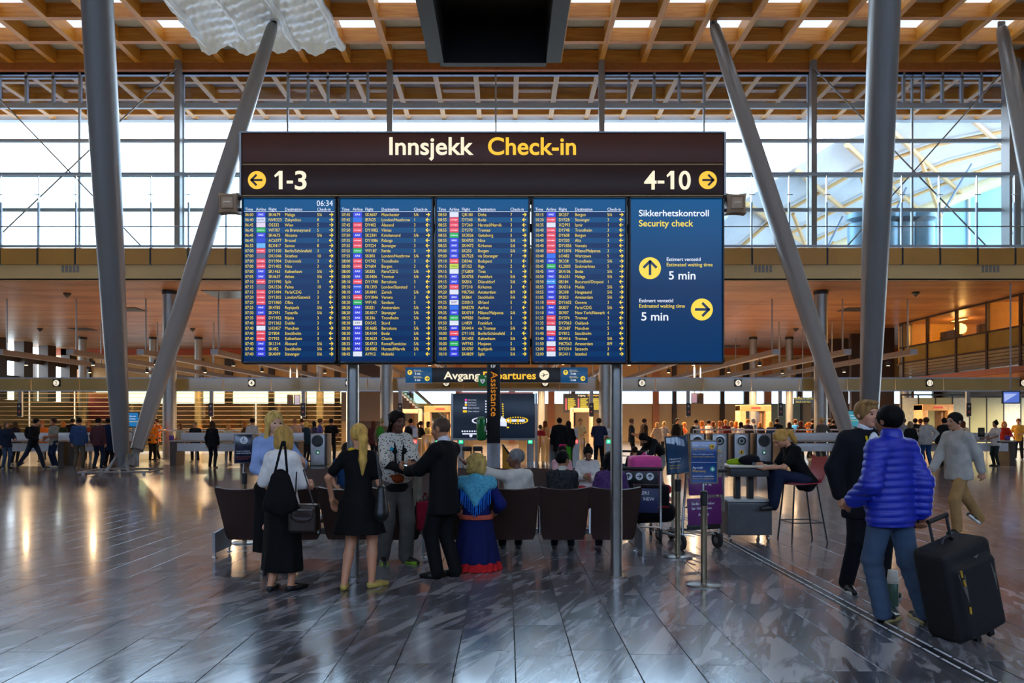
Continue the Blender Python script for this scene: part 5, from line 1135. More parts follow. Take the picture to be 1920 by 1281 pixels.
        if top.get('vee'):
            add('shirt_front', ell(t(0, -.112 - ti * .75, .37), V3(.055, .035, .14) * s, T), mat_=cloth(top['vee']), k_=.01, h_=.009)
            if top.get('tie'): add('tie', cap(t(0, -.143 - ti * .75, .46), t(0, -.150 - ti * .75, .26), .014 * s, .022 * s, (1, .5, 1), T), mat_=cloth(top['tie']), k_=.005, h_=.008)
    bo = g('bottom')
    if bo:
        nm = bo.get('name', 'trousers'); cm = bo.get('mat') or cloth(bo['c']); i = bo.get('fit', .014)
        if bo.get('skirt') is None:
            add(nm, mat_=cm, k_=.03, h_=.0115, disp=bo.get('disp')); add(nm, cap(t(0, 0, -.03), t(0, 0, .06), (hipw + i - .006) * s, (hipw + i - .024) * s, (1, .74, 1), T))
            for sd in 'LR':
                Hp, Kn, A = k[('leg', sd)]; w = bo.get('wide', 0)
                add(nm, cap(Hp, Kn, (.088 + i * .5) * s, (.062 + i * .6 + w * .5) * s))
                if bo.get('len', 1) > .55: add(nm, cap(Kn, Kn + (A - Kn) * bo.get('len', 1), (.062 + i * .6 + w * .5) * s, (.046 + i * .6 + w) * s))
        else:
            z1, r0, r1, n, am = bo['skirt']; add(nm, cap(t(0, 0, -.02), t(0, 0, .12), (hipw + i + .012) * s, (waw + i) * s, (1, .76, 1), T), frus(zp - .0 * s, z1, (0, Pc[1], (hipw + i + .012) * s, (hipw + i + .012) * .8 * s), (bo.get('cx', 0), Pc[1] + bo.get('cy', 0), r1, r1 * bo.get('flat', .8)), n, am), mat_=cm, k_=.02, h_=.0115)
            if r0: add(nm, cap(t(0, 0, -.05), t(0, 0, .08), (hipw + i + r0) * s, (waw + i) * s, (1, .74, 1), T))
    for ly, ps, m_, kk, hh in k.get('extra', lambda c: [])(dict(t=t, H=H, sho=sho, hand=hand, s=s, T=T, Hd=Hd, nb=nb, leg={x: k[('leg', x)] for x in 'LR'})): add(ly, *ps, mat_=m_, k_=kk, h_=hh)
    out = {}
    for ly, d in L.items():
        if not d['p']: continue
        big = d['h'] >= .0085
        Vv, Q = implicit(d['p'], d['h'] * (res if big else min(res, 1.6)), d['k'], d['disp'])
        if len(Q): out[ly] = (Vv, Q, d['m'])
    return out, hand
HANDS = {}
def person(label, px, feet_py, yaw, pos=None, group=None, **k):
    if pos is None: Y = YF(feet_py); pos = (X_(px, Y), Y, 0)
    parts, hand = build_figure(k); o = thing('person', label, 'person', pos, R(yaw), group)
    ob = {}; topn = (k.get('top') or {}).get('name', 'shirt')
    for ly, (Vv, Q, m) in parts.items():
        nm = ly.split('.')[0]; up_ = {'eye': 'body', 'eyebrow': 'body', 'mouth': 'body', 'sole': 'shoe.' + ly[-1], 'collar': topn, 'tie': topn, 'shirt_front': topn, 'lanyard': topn, 'side_panel': topn, 'hair_bow': 'hair', 'shawl_fringe': 'shawl', 'badge': 'poncho'}.get(nm)
        ob[ly] = link(nm, np_mesh(nm, Vv, Q), m, o); ob[ly]['_up'] = up_ or ''
    for ly, p in ob.items():
        if p['_up'] in ob: p.parent = ob[p['_up']]
        del p['_up']
    Mw = Matrix.Translation(Vector(pos)) @ Matrix.Rotation(R(yaw), 4, 'Z')
    return o, {sd: (Mw @ Vector(v[0]), Mw.to_3x3() @ Vector(v[1]), Mw.to_3x3() @ Vector(v[2])) for sd, v in hand.items()}
# ================================================================== the people in front
# woman in white T-shirt and long black skirt
person('woman with blonde bob in white T-shirt and long black skirt, seen from behind', 530, 1108, 152, h=1.62, sex='f', skin='#c98a66', hair='bob', hairc='#b08848', hyaw=12,
       top=dict(c='#e6e1da', sleeve='short', sl=.95, fit=.034, hem=-.05, name='shirt'), bottom=dict(c='#0b0b0c', name='skirt', skirt=(.20, .005, .215, 9, .04)), shoe=('#0c0c0d', 'flat'),
       handR=(-.10, -.27, .98), hdR=(.4, -.8, .3), handL=(.22, -.16, .88), footL=(.09, .05), footR=(-.08, -.06), fyawL=20, fyawR=-14)
# tall blonde woman in blue shirt, facing us
person('tall woman with long blonde hair in light blue shirt, facing the viewer', 512, 1070, 30, h=1.78, sex='f', skin='#d6a284', hair='long', hairc='#cfa85c', hairlen=-.24, hyaw=10, hpitch=8,
       top=dict(c='#8aa0cc', fit=.02, hem=-.12), bottom=dict(c='#0c0c0e', name='skirt', skirt=(.22, .02, .21, 8, .03)), shoe=('#101012', 'shoe'),
       handL=(.24, -.33, 1.16), hdL=(-.2, -.7, .6), curlL=45, poleL=(.6, .5, -.8), handR=(-.10, -.30, 1.05), curlR=40)
# ponytail woman in black dress
person('woman with long blonde ponytail in knee-length black dress and yellow shoes', 672, 1104, 168, h=1.64, sex='f', skin='#c78a66', hair='pony', hairc='#c39a4e', hairlen=-.40, hyaw=42,
       top=dict(c='#0a0a0b', sleeve='short', fit=.016, hem=-.05, name='dress_top', sl=.7), bottom=dict(c='#0a0a0b', name='dress', skirt=(.545, .03, .265, 7, .05)), shoe=('#b59a4a', 'pump'),
       handL=(.30, -.05, .86), poleL=(.8, .5, -.2), handR=(-.24, -.12, .80), footL=(.12, .06), footR=(-.13, -.08), fyawL=20, fyawR=-35,
       extra=lambda c: [('lanyard', [cap(c['nb'] + V3(-.05, .0, .012), c['nb'] + V3(.05, .0, .012), .05, .05, (1, 1, .5)), ('-', cap(c['nb'], c['H'](0, 0, -.03), .045, .05))], cloth('#d8b020'), .005, .009)])
# woman with braids and crochet poncho
def crochet():
    m = bpy.data.materials.new('crochet'); m.use_nodes = True; nt = m.node_tree; b = nt.nodes['Principled BSDF']; Lk = nt.links.new
    tc = nn(nt, 'ShaderNodeTexCoord'); vo = nn(nt, 'ShaderNodeTexVoronoi'); vo.inputs['Scale'].default_value = 40; Lk(tc.outputs['Object'], vo.inputs['Vector'])
    rp = nn(nt, 'ShaderNodeValToRGB'); e = rp.color_ramp.elements; e[0].position = .27; e[0].color = (.03, .025, .02, 1); e[1].position = .36; e[1].color = (.66, .60, .50, 1)
    Lk(vo.outputs['Distance'], rp.inputs[0]); Lk(rp.outputs[0], b.inputs['Base Color']); b.inputs['Roughness'].default_value = .9; return m
def poncho(c):
    t = c['t']; E = c['sho']; out = [('poncho', [cap(t(-.13, .01, .46), E['R'][1] + V3(0, 0, .02), .07, .08), cap(t(.13, .01, .46), E['L'][1] + V3(0, 0, .02), .07, .08), cap(t(0, 0, .40), t(0, -.01, .10), .165, .20, (1, .8, 1)), ('-', cap(c['nb'] + V3(0, -.01, .03), c['H'](0, -.03, -.02), .06, .09)), ('-', frus(t(0, 0, .02)[2], t(0, 0, .5)[2], (0, -.24, .10, .12), (0, -.2, .03, .06)))], crochet(), .05, .0115)]
    out.append(('scarf_strap', [cap(t(-.05, -.10, .46), t(-.06, -.17, .15), .014, .016), cap(t(.05, -.10, .46), t(.02, -.17, .15), .014, .016)], cloth('#141416'), .01, .009))
    fr_ = [cap(t(.16 + .018 * q, -.14 + .01 * (q % 3), .10), t(.17 + .02 * q, -.13 + .012 * (q % 2), -.34 + .05 * (q % 3)), .013, .007) for q in range(6)]
    out.append(('fringe', fr_, cloth('#8f8878'), .006, .009))
    out.append(('belt_bag', [ell(t(-.03, -.17, .03), V3(.07, .04, .05)), cap(t(-.1, -.16, .06), t(-.05, -.17, .0), .02, .015)], cloth('#8a3a16'), .02, .009))
    out.append(('badge', [ell(t(-.105, -.165, .36), V3(.022, .012, .022))], cloth('#2aa6c4'), .003, .006))
    return out
person('woman with dark braids in white crochet poncho and grey trousers, holding a card', 742, 1056, 28, h=1.79, sex='f', skin='#6b3f2c', lip='#7a4038', hair='braids', hairc='#1c120e', hyaw=14, hpitch=6,
       top=dict(c='#1c1a1a', fit=.012, hem=-.06), bottom=dict(c='#5d5a56', wide=.03), shoe=('#17181a', 'sneaker'), sole='#8ab820',
       handL=(.02, -.36, 1.10), hdL=(-.5, -.6, .3), curlL=45, handR=(-.02, -.34, 1.08), hdR=(.6, -.6, .2), curlR=45, poleL=(.8, .3, -.8), poleR=(-.8, .3, -.8), footL=(.13, -.04), footR=(-.13, .08), fyawL=25, fyawR=-10, extra=poncho)
# bald man in black suit
def lany(col): return lambda c: [('lanyard', [cap(c['nb'] + V3(-.03, -.005, .022), c['nb'] + V3(.03, -.005, .022), .062, .062, (1, 1, .42)), ('-', cap(c['nb'], c['H'](0, 0, -.02), .052, .058))], cloth(col), .005, .009)]
pE, hE = person('man with shaved head in black suit looking at a phone, side-on', 832, 1084, -118, h=1.70, skin='#a8704e', hair='buzz', hairc='#5a4538', hyaw=-2, hpitch=8,
       top=dict(c='#0d0d0f', fit=.034, hem=-.18, name='jacket', collar='#d8d8dc', flare=.005), bottom=dict(c='#0c0c0e', wide=.012, fit=.02), shoe=('#08080a', 'shoe'),
       handL=(.08, -.40, 1.10), hdL=(-.25, -.8, .35), curlL=35, hnL=(-.2, .1, 1), handR=(-.14, -.42, 1.12), hdR=(.2, -.9, .3), curlR=30, hnR=(.3, 0, 1), poleL=(.7, .4, -.9), poleR=(-.7, .4, -.9), footL=(.08, -.06), footR=(-.10, .06), extra=lany('#2030a0'))
# woman in folk costume, kneeling
def sami(c):
    t = c['t']; s = c['s']; o = []
    sh = [cap(t(-.16, .03, .44), t(.16, .03, .44), .085), cap(t(0, .10, .43), t(0, .14, .20), .12, .02, (1, .4, 1)), cap(t(-.1, .09, .40), t(0, .145, .2), .06, .02), cap(t(.1, .09, .40), t(0, .145, .2), .06, .02)]
    o.append(('shawl', sh, mat('shawl_print', '#4a9cb4', .8, var=.4, scale=60), .03, .0095))
    o.append(('shawl_fringe', [cap(t(x, .115 + .04 * (1 - abs(x) / .17), .36 - .14 * (1 - abs(x) / .17)), t(x * 1.02, .135 + .03 * (1 - abs(x) / .17), .20 - .16 * (1 - abs(x) / .17)), .010, .007) for x in np.linspace(-.17, .17, 15)], cloth('#1c62b8'), .004, .009))
    o.append(('belt', [frus(t(0, 0, .02)[2], t(0, 0, .075)[2], (0, .0, .19, .142), (0, .0, .185, .138))], mat('woven_belt', '#b04a34', .8, var=.5, scale=90), .004, .0095))
    return o
person('kneeling woman with curly blonde hair in blue folk costume with turquoise shawl', 893, 1066, 178, h=1.64, sex='f', skin='#c48a6a', hair='curly', hairc='#b79a58', pelvis=.53, lean=4,
       top=dict(c='#131c5c', fit=.026, hem=-.05, name='tunic'), bottom=dict(c='#101848', name='skirt', skirt=(.085, .03, .265, 12, .05), flat=.95, cy=.02), shoe=('#5a2a1a', 'shoe'),
       handL=(.24, -.22, .62), handR=(-.22, -.22, .62), footL=(.1, .12, .0), footR=(-.1, .12, .0), kpoleL=(0, -1, -.3), kpoleR=(0, -1, -.3), fpitchL=-50, fpitchR=-50, hpitch=4,
       extra=lambda c: sami(c) + [('hem_frill', [frus(.10, .002, (0, .01, .262, .25), (0, .012, .285, .272), 22, .045)], cloth('#b81e22'), .004, .0095)])
# seated people on the near bench (seen from behind)
SEAT = .43
def seated(label, x, Y, yaw, **k):
    k.setdefault('pelvis', SEAT + .12); h = k.get('h', 1.7); s = h / 1.75
    k.setdefault('footL', (.11, -.40 * s - .05)); k.setdefault('footR', (-.11, -.42 * s - .04)); k.setdefault('handL', (.10, -.34 * s, .70 * s + .06)); k.setdefault('handR', (-.10, -.34 * s, .70 * s + .06))
    return person(label, 0, 0, yaw, pos=(x, Y, 0), **k)
seated('seated woman with short grey hair in white jacket, arm raised to the left', X_(968, 9.14), 9.14, 190, h=1.66, sex='f', skin='#7a4a34', hair='short', hairc='#7d7874', hyaw=70, lean=-4, twist=12,
       top=dict(c='#d9d2c4', fit=.03, hem=-.06, name='jacket'), bottom=dict(c='#1a1a1c'), handL=(.62, -.16, 1.10), poleL=(.3, .3, -1), hdL=(.8, .1, .6), curlL=8)
seated('seated boy with black hair in dark patterned shirt, seen from behind', X_(1054, 9.16), 9.16, 176, h=1.46, skin='#a8734e', hair='short', hairc='#0e0b0a', hyaw=-38,
       top=dict(c='#1a1a1c', fit=.02, mat=mat('pattern_shirt', '#262628', .9, var=.95, scale=38), collar='#c8c2b4'), bottom=dict(c='#1c2430'), pelvis=.60, footL=(.1, -.42), footR=(-.12, -.4), shoe=('#131315', 'sneaker'), sole='#2a3a2a')
seated('seated woman with long black hair and purple scarf, half hidden by the right signpost', X_(1146, 9.16), 9.16, 180, h=1.58, sex='f', skin='#8f6146', hair='long', hairc='#0c0a0c', hairlen=-.3, hyaw=20, lean=6,
       top=dict(c='#4a2a5a', fit=.03, mat=mat('purple_print', '#4c2c62', .85, var=.5, scale=40)), bottom=dict(c='#2a2030'), shoe=('#6a4a52', 'shoe'))
seated('seated man in blue T-shirt behind the woman in the black dress', X_(652, 11.9), 11.9, 10, h=1.74, skin='#b07a58', hair='short', hairc='#2a1c14', lean=14, hpitch=20, top=dict(c='#1e3c64', sleeve='short', fit=.016), bottom=dict(c='#2a2c34'), handR=(-.16, -.40, .62), handL=(.10, -.42, .62))
# girls facing us on the far bench
seated('girl with pink hair bow seated on the far bench beside the girl in white', X_(1052, 12.3), 12.15, 8, h=1.40, sex='f', skin='#a06e50', hair='pony', hairc='#14100e', pelvis=.60, hpitch=8, top=dict(c='#d8a8ac', fit=.016, name='blouse'), bottom=dict(c='#30343e'),
       extra=lambda c: [('hair_bow', [ell(c['H'](-.03, .0, .115), V3(.035, .02, .022), c['Hd']), ell(c['H'](.03, .0, .115), V3(.035, .02, .022), c['Hd'])], cloth('#d83070'), .008, .008)])
pK, hK = seated('girl in white blouse with high black ponytail looking down at a phone', X_(1101, 12.0), 11.9, -4, h=1.52, sex='f', skin='#96684a', hair='highpony', hairc='#0d0a0a', pelvis=.57, hpitch=24, lean=6, top=dict(c='#d6d2cc', fit=.022, name='blouse'), bottom=dict(c='#b02830', name='trousers'), handL=(.03, -.30, .74), handR=(-.08, -.30, .76), hdL=(-.4, -.8, .3), hdR=(.4, -.8, .3), curlL=40, curlR=40)
# reading woman on the red stool
pM, hM = person('woman with blonde ponytail in black shirt sitting on the red stool using a phone', 0, 0, -84, pos=(X_(1508, 10.15), 10.15, 0), h=1.70, sex='f', skin='#c98c68', hair='pony', hairc='#c2934c', hairlen=-.20, pelvis=.85, lean=27, hpitch=14, hyaw=0,
       top=dict(c='#0c0e10', sleeve='short', fit=.02, hem=-.06), bottom=dict(c='#1b2238', fit=.012, wide=.015), shoe=('#0c0c0e', 'shoe'), handL=(.05, -.58, 1.0), handR=(-.09, -.56, 1.0), hdL=(-.2, -.9, .3), hdR=(.2, -.9, .3), curlL=38, curlR=38, poleL=(.5, .6, -.9), poleR=(-.5, .6, -.9), footL=(.12, -.52, .44), footR=(-.10, -.42, .41), fyawL=4, fyawR=-4, kpoleL=(0, -.7, 1), kpoleR=(0, -.7, 1))
# men at right
pN, hN = person('fair-haired man in dark suit with yellow lanyard, hand on hip', 1622, 1112, 4, h=1.86, skin='#cf9274', lip='#a85a50', hair='quiff', hairc='#8f6c40', hyaw=14, hpitch=2, top=dict(c='#14161c', fit=.036, hem=-.20, name='jacket', flare=.005, vee='#dcdde2', tie='#8494b8', collar='#dcdde2'), bottom=dict(c='#101218', wide=.01), shoe=('#0b0b0d', 'sneaker'), sole='#b8b4ac',
       handR=(-.24, .02, .92), poleR=(-.9, .6, .1), handL=(.20, -.26, 1.02), footL=(.16, -.05), footR=(-.14, .06), fyawL=15,
       extra=lambda c: [('lanyard', [cap(c['t'](-.06, -.125, .47), c['t'](-.04, -.172, .22), .011, .011, (1, .6, 1)), cap(c['t'](.06, -.125, .47), c['t'](.04, -.172, .22), .011, .011, (1, .6, 1))], cloth('#d8b818'), .004, .008)])
def quilt(x, y, z): return -.011 * np.abs(np.sin((z + .06 * np.abs(x) ) * math.pi / .058)) ** .7 + .005 + 0 * x + 0 * y
def jeans_wr(x, y, z): return .003 * np.sin(70 * z + 18 * x) * (z < .55) + 0 * x + 0 * y
pO, hO = person('man in bright blue quilted jacket and jeans pulling a black suitcase', 1670, 1166, 204, h=1.79, skin='#8f5c40', hair='short', hairc='#0c0a0a', hyaw=-4, hpitch=-2, belly=.02, top=dict(c='#1a34c8', fit=.046, hem=-.10, name='jacket', rough=.42, disp=quilt, mat=mat('puffer_nylon', '#1428a4', .42, var=.1, scale=5), k=.03, h=.0095), bottom=dict(c='#44566e', fit=.018, wide=.012, disp=jeans_wr), shoe=('#121418', 'sneaker'), sole='#cdb878',
       handR=(-.21, .12, .885), hdR=(-.05, .25, -.95), curlR=60, poleR=(-.25, 1, -.1), handL=(.24, -.16, .98), poleL=(.35, .9, 0), footL=(.04, -.02), footR=(-.25, .10), fyawL=-85, fyawR=-22,
       extra=lambda c: [('collar', [cap(c['nb'] + V3(0, .0, .0), c['nb'] + V3(0, -.006, .055), .092, .086), ('-', cap(c['nb'] + V3(0, 0, .03), c['nb'] + V3(0, -.01, .15), .056, .06))], mat('puffer_nylon', '#1830c0'), .01, .009), ('side_panel', [cap(c['t'](-.175, .045, .30), c['t'](-.19, .05, -.14), .03, .055, (1, 1, 1))], cloth('#10141c'), .02, .0095)])
person('young man in grey shirt and beige trousers walking left across the hall', 1797, 1000, -76, h=1.79, skin='#b88464', hair='short', hairc='#1a1412', lean=4, top=dict(c='#a8a49c', fit=.034, hem=-.10, name='shirt', flare=.012), bottom=dict(c='#a07c4e', wide=.012), shoe=('#131416', 'sneaker'), footL=(.07, -.12), footR=(-.08, .42, .10), fpitchR=-35, handL=(.2, .22, .88), handR=(-.2, -.26, .92))
# ================================================================== benches
M_UPH = mat('brown_leather', '#3a2620', .5, var=.12, scale=4, bump=.08, bscale=120)
def chair_parts(root, cx):
    w0, w1 = .53, .615
    def shell(u, v):
        a = 2 * u - 1; w = (w0 + (w1 - w0) * v) / 2
        if v < .16: w *= math.sqrt(max(0, 1 - .20 * ((.16 - v) / .16) ** 2))
        if v > .94: w *= 1 - .05 * ((v - .94) / .06) ** 2
        z = .19 + .635 * v + .028 * a * a * v * v; y = .30 - .33 * v ** 1.15 + .075 * a * a * (.4 + .6 * v)
        return (cx + a * w, y, z), (0, 1, .1)
    MB().slab(shell, 16, 18, .055).build('back_shell', M_UPH, root)
    MB().rbox((cx, .52, .40), (.50, .50, .10), .045, seg=4).build('seat_cushion', M_UPH, root)
    MB().rbox((cx, .54, .31), (.40, .30, .09), .02).build('seat_support', M_CHAR, root)
def bench(xs, Y, lab, flip=False):
    x0 = sum(xs) / len(xs); b = thing('bench', lab, 'bench', (x0, Y, 0), R(180) if flip else 0, 'dark brown waiting benches'); loc = sorted((x - x0) * (-1 if flip else 1) for x in xs)
    for x in loc: chair_parts(b, x)
    MB().b2(loc[0] - .28, loc[-1] + .28, .42, .50, .24, .31).build('beam', M_STEEL, b)
    for a, c in zip(loc, loc[1:]): MB().tube([((a + c) / 2, .12, .30), ((a + c) / 2, .10, .60)], .014, 8).build('arm_post', M_CHROME, b)
    for k, x in ((-1, loc[0] - .32), (1, loc[-1] + .32)):
        MB().add([(x, .12, .06), (x, .66, .06), (x, .66, .34), (x, .12, .30), (x + k * .03, .12, .06), (x + k * .03, .66, .06), (x + k * .03, .66, .34), (x + k * .03, .12, .30)], [(0, 1, 2, 3), (7, 6, 5, 4), (0, 4, 5, 1), (1, 5, 6, 2), (2, 6, 7, 3), (3, 7, 4, 0)]).build('end_plate', mat('plate_grey', '#8f9396', .4, metal=.4), b)
        for y in (.16, .62): MB().lathe([(.035, .0), (.035, .008), (.012, .014), (.012, .07)], (x + k * .015, y, 0), 12).build('foot', M_CHROME, b)
    return b
CH = .606
nl = [X_(447, 8.75) + CH * k for k in range(4)]; nr = [X_(866, 8.75) + CH * k for k in range(4)]
bench(nl, 8.75, 'dark brown four seat bench at the left, seen from behind'); bench(nr, 8.75, 'dark brown four seat bench at the right, seen from behind')
bench([-.5 + CH * k for k in range(4)], 12.55, 'dark brown bench on which the two girls sit, facing the viewer', True); bench([-3.2 + CH * k for k in range(4)], 12.55, 'dark brown bench behind the women at left, facing the viewer', True)
# ================================================================== stanchions and sign holders
def stanchion(px, py, lab, top=.93):
    Y = YF(py); s = thing('stanchion', lab, 'stanchion', (X_(px, Y), Y, 0), 0, 'steel queue stanchions')
    MB().lathe([(.175, 0), (.175, .008), (.15, .018), (.035, .024)], (0, 0, 0), 32).build('base', M_STEELB, s); MB().tube([(0, 0, .02), (0, 0, top - .13)], .031, 20).build('pole', mat('pole_steel', '#a89a80', .25, metal=1.), s)
    MB().lathe([(.036, top - .14), (.036, top), (.03, top + .005)], (0, 0, 0), 20).build('belt_head', M_BLACK, s); MB().box((.0, -.04, top - .07), (.03, .02, .09)).build('belt_clip', M_BLACK, s)
    return s, Y
def placard(px, pyc, Y, w, h, lab, col, rz, tilt, lines, base_z, extra=None):
    zc = Z_(pyc, Y); s = thing('sign_holder', lab, 'sign', (X_(px, Y), Y - .03, zc), R(rz), None); s.rotation_euler = (0, R(tilt), R(rz))
    MB().rbox((0, .012, 0), (w, .012, h), .003).build('plate', mat('placard' + col, col, .18, var=.15, scale=5, spec=.8), s); fw = .012
    for x in (-w / 2, w / 2): MB().box((x, .008, 0), (fw, .022, h + fw)).build('frame', M_CHROME, s)
    for z in (-h / 2, h / 2): MB().box((0, .008, z), (w, .022, fw)).build('frame', M_CHROME, s)
    for t_, x, z, sz_, m in lines: link('lettering', text_mesh(t_, sz_, bold=.01, res=1), m, s, (x * w - w / 2, -.001, z * h - h / 2))
    if extra: extra(s, w, h)
    MB().tube([(0, .015, -h / 2), (0, .03, base_z - zc)], .012, 8).build('stem', M_CHROME, s)
    return s
PW, PY_ = mat('print_white', '#e8ecf2', .4), mat('print_yellow', '#d8b23c', .4)
stanchion(1320, 1097, 'nearest steel stanchion carrying the blue tax refund sign'); stanchion(1271, 1045, 'steel stanchion carrying the tilted reflective sign'); stanchion(1262, 973, 'plain steel stanchion behind the luggage trolley')
def pharm(s, w, h):
    for c, z, col in ((.8 * w - w / 2, .86 * h - h / 2, '#e0b020'), (.82 * w - w / 2, .33 * h - h / 2, '#2a9a80')):
        b = MB(); disc(b, (c, z), .026, -.001, 20); b.build('symbol_disc', mat('disc' + col, col, .4), s)
        b = MB()
        if col == '#e0b020': flat_arrow(b, (1, 0), (c, z), .016, .006, -.003)
        else: rect(b, c - .015, c + .015, z - .005, z + .005, -.003); rect(b, c - .005, c + .005, z - .015, z + .015, -.0032)
        b.build('symbol', M_INK if col == '#e0b020' else PW, s)
    b = MB(); rect(b, -w / 2 + .006, w / 2 - .006, .485 * h - h / 2, .49 * h - h / 2, -.001); b.build('divider', PW, s)
placard(1318.5, 866, 7.43, .265, .42, 'blue framed sign for tax refund and pharmacy on a stanchion', '#12407c', 0, 0, [('Moms refusjon', .07, .87, .026, PW), ('Tax refund', .07, .79, .028, PY_), ('Reiser ved magasin, portene', .07, .67, .018, PW), ('located next to check-in areas', .07, .61, .018, PY_), ('Apotek', .07, .34, .034, PW), ('Pharmacy', .07, .26, .034, PY_), ('Apotek Boots i avgangshallen', .07, .15, .018, PW), ('Pharmacy near Check-in area', .07, .09, .018, PY_)], .93, pharm)
placard(1269, 853, 8.86, .285, .44, 'tilted glossy navy sign reflecting the window, on the rear stanchion', '#24405c', 14, -4, [('Velkommen til', .1, .38, .026, PW), ('avgangshallen', .1, .31, .026, PW), ('Welcome to the', .1, .21, .022, PY_), ('departure hall', .1, .14, .022, PY_)], .93)
MATS['placard#24405c'].node_tree.nodes['Principled BSDF'].inputs['Roughness'].default_value = .05
s, _ = stanchion(458.5, 1018, 'steel stanchion behind the left bench carrying the wheelchair sign')
def wch(s, w, h):
    b = MB(); disc(b, (0, .30 * h), .05, -.001, 24); b.build('symbol_disc', PW, s)
    b = MB(); z = .30 * h
    for k in range(14):
        a = R(100 + k * 18); a2 = R(100 + (k + 1) * 18); b.add([(.02 * math.cos(a) + .002, -.003, z - .012 + .02 * math.sin(a)), (.02 * math.cos(a2) + .002, -.003, z - .012 + .02 * math.sin(a2)), (.026 * math.cos(a2) + .002, -.003, z - .012 + .026 * math.sin(a2)), (.026 * math.cos(a) + .002, -.003, z - .012 + .026 * math.sin(a))], [(0, 1, 2, 3)])
    rect(b, -.006, .002, z - .008, z + .024, -.003); rect(b, -.006, .02, z - .012, z - .005, -.0032); disc(b, (-.002, z + .033), .008, -.003, 10); b.build('wheelchair_symbol', M_INK, s)
placard(458.5, 841.5, 10.0, .23, .38, 'dark blue wheelchair assistance sign on the left stanchion', '#161c34', 28, 0, [('Trenger du hjelp på', .08, .40, .022, PW), ('reisen, ta kontakt her', .08, .33, .022, PW), ('Need assistance on your', .08, .20, .020, mat('print_orange', '#b8583c', .4)), ('journey, please call', .08, .13, .020, MATS['print_orange'])], .93, wch)
# ================================================================== luggage trolleys
def trolley(px, py, rz, lab, panels, Yo=None):
    Y = Yo or YF(py); s = thing('luggage_trolley', lab, 'trolley', (X_(px, Y), Y, 0), R(rz), 'luggage trolleys')
    for x in (-.27, .27):
        MB().tube([(x, 0, .17), (x, -.03, .5), (x, -.10, .98), (x, -.12, 1.0)], .016, 10).build('upright', M_CHROME, s); MB().tube([(x, 0, .17), (x * .75, .85, .14)], .018, 10).build('base_rail', M_STEELB, s)
    MB().tube([(-.30, -.13, 1.0), (.30, -.13, 1.0)], .024, 12).build('handle', M_BLACK, s)
    for z in (.22, .55, .90): MB().tube([(-.27, -.02 - z * .07, z), (.27, -.02 - z * .07, z)], .012, 8).build('crossbar', M_CHROME, s)
    for q in range(4): MB().tube([(-.2 + q * .13, .02, .16), (-.15 + q * .1, .85, .14)], .008, 6).build('deck_wire', M_CHROME, s)
    for x, y, r in ((-.27, 0.02, .1), (.27, 0.02, .1), (-.1, .82, .07), (.1, .82, .07)):
        M = Matrix.Rotation(R(90), 3, 'Y'); w = MB().lathe([(r * .5, -.02), (r, -.018), (r, .018), (r * .5, .02)], (x, y, r), 18, M).build('wheel', mat('tyre', '#1c1c1e', .7), s)
        MB().lathe([(r * .45, -.024), (r * .45, .024)], (x, y, r), 12, M).build('hub', M_STEELB, w); MB().box((x, y, r + .06), (.03, .05, .08)).build('wheel_fork', M_STEEL, s)
    for z0_, z1_, col, lines in panels:
        zc = (z0_ + z1_) / 2; Mt = Matrix.Rotation(R(-4.2), 3, 'X'); p = MB().rbox((0, -.055 - zc * .075, zc), (.50, .012, z1_ - z0_), .003, M=Mt).build('ad_panel', mat('ad' + col, col, .35), s)
        for t_, x, z, sz_ in lines: link('lettering', text_mesh(t_, sz_, bold=.015, res=1), PW, p, (x, -.07 - z * .075, z), (R(-4.2), 0, 0))
    return s
tA = trolley(1200, 1018, -14, 'luggage trolley with pink backpack behind the right bench end', [(.80, .97, '#0c0c0e', [('TRAVEL', -.14, .815, .03)]), (.42, .74, '#14205c', [('TRAVELLERS', -.21, .66, .062), ('NEW', .05, .58, .062), ('DESTINATION', -.22, .50, .062)])])
for q in range(3):
    b = MB(); disc(b, (-.14 + q * .14, .90), .05, -.14, 18); b.build('icon_disc', PW, tA); b = MB(); flat_arrow(b, (0, 1) if q != 1 else (1, 0), (-.14 + q * .14, .90), .025, .012, -.143); b.build('icon', M_INK, tA)
tB = trolley(1313, 1030, 20, 'luggage trolley with purple advert panels between the stanchions and the desk', [(.70, .92, '#5e1262', [('før du', -.05, .82, .05)]), (.33, .66, '#5e1262', [('Gode opplevelser', -.21, .58, .048), ('før Oslo-reisen', -.2, .52, .048), ('Avstand', -.1, .44, .048), ('gjør deg klar', -.18, .38, .048)]), (.26, .328, '#120c12', [('Avinor', -.06, .28, .04)])])
trolley(1185, 0, 150, 'green handled luggage trolley by the gates beside the bending woman', [(.42, .74, '#3c4a5c', [])], 15.5)
def soft(name, lab, cat, parts, loc=(0, 0, 0), rz=0.):
    o = thing(name, lab, cat, loc, R(rz))
    for pn, prims, m, k, h in parts: link(pn, np_mesh(pn, *implicit(prims, h, k)), m, o)
    return o
pk = mat('pink_nylon', '#d8408c', .6, bump=.2, bscale=18)
soft('backpack', 'pink backpack lying on the luggage trolley', 'backpack', [('bag', [sbox((0, 0, .17), (.15, .11, .13), .06), ell((0, -.12, .12), (.13, .07, .10)), ell((0, 0, .30), (.15, .12, .06))], pk, .04, .01), ('handle', [cap((-.04, 0, .36), (0, .0, .40), .01), cap((0, 0, .40), (.04, 0, .36), .01)], pk, .01, .008), ('zip', [cap((-.13, -.12, .24), (.13, -.12, .24), .006)], mat('zip_dark', '#701a48', .5), .004, .006)], (X_(1209, 9.9) + .04, 10.15, .80))
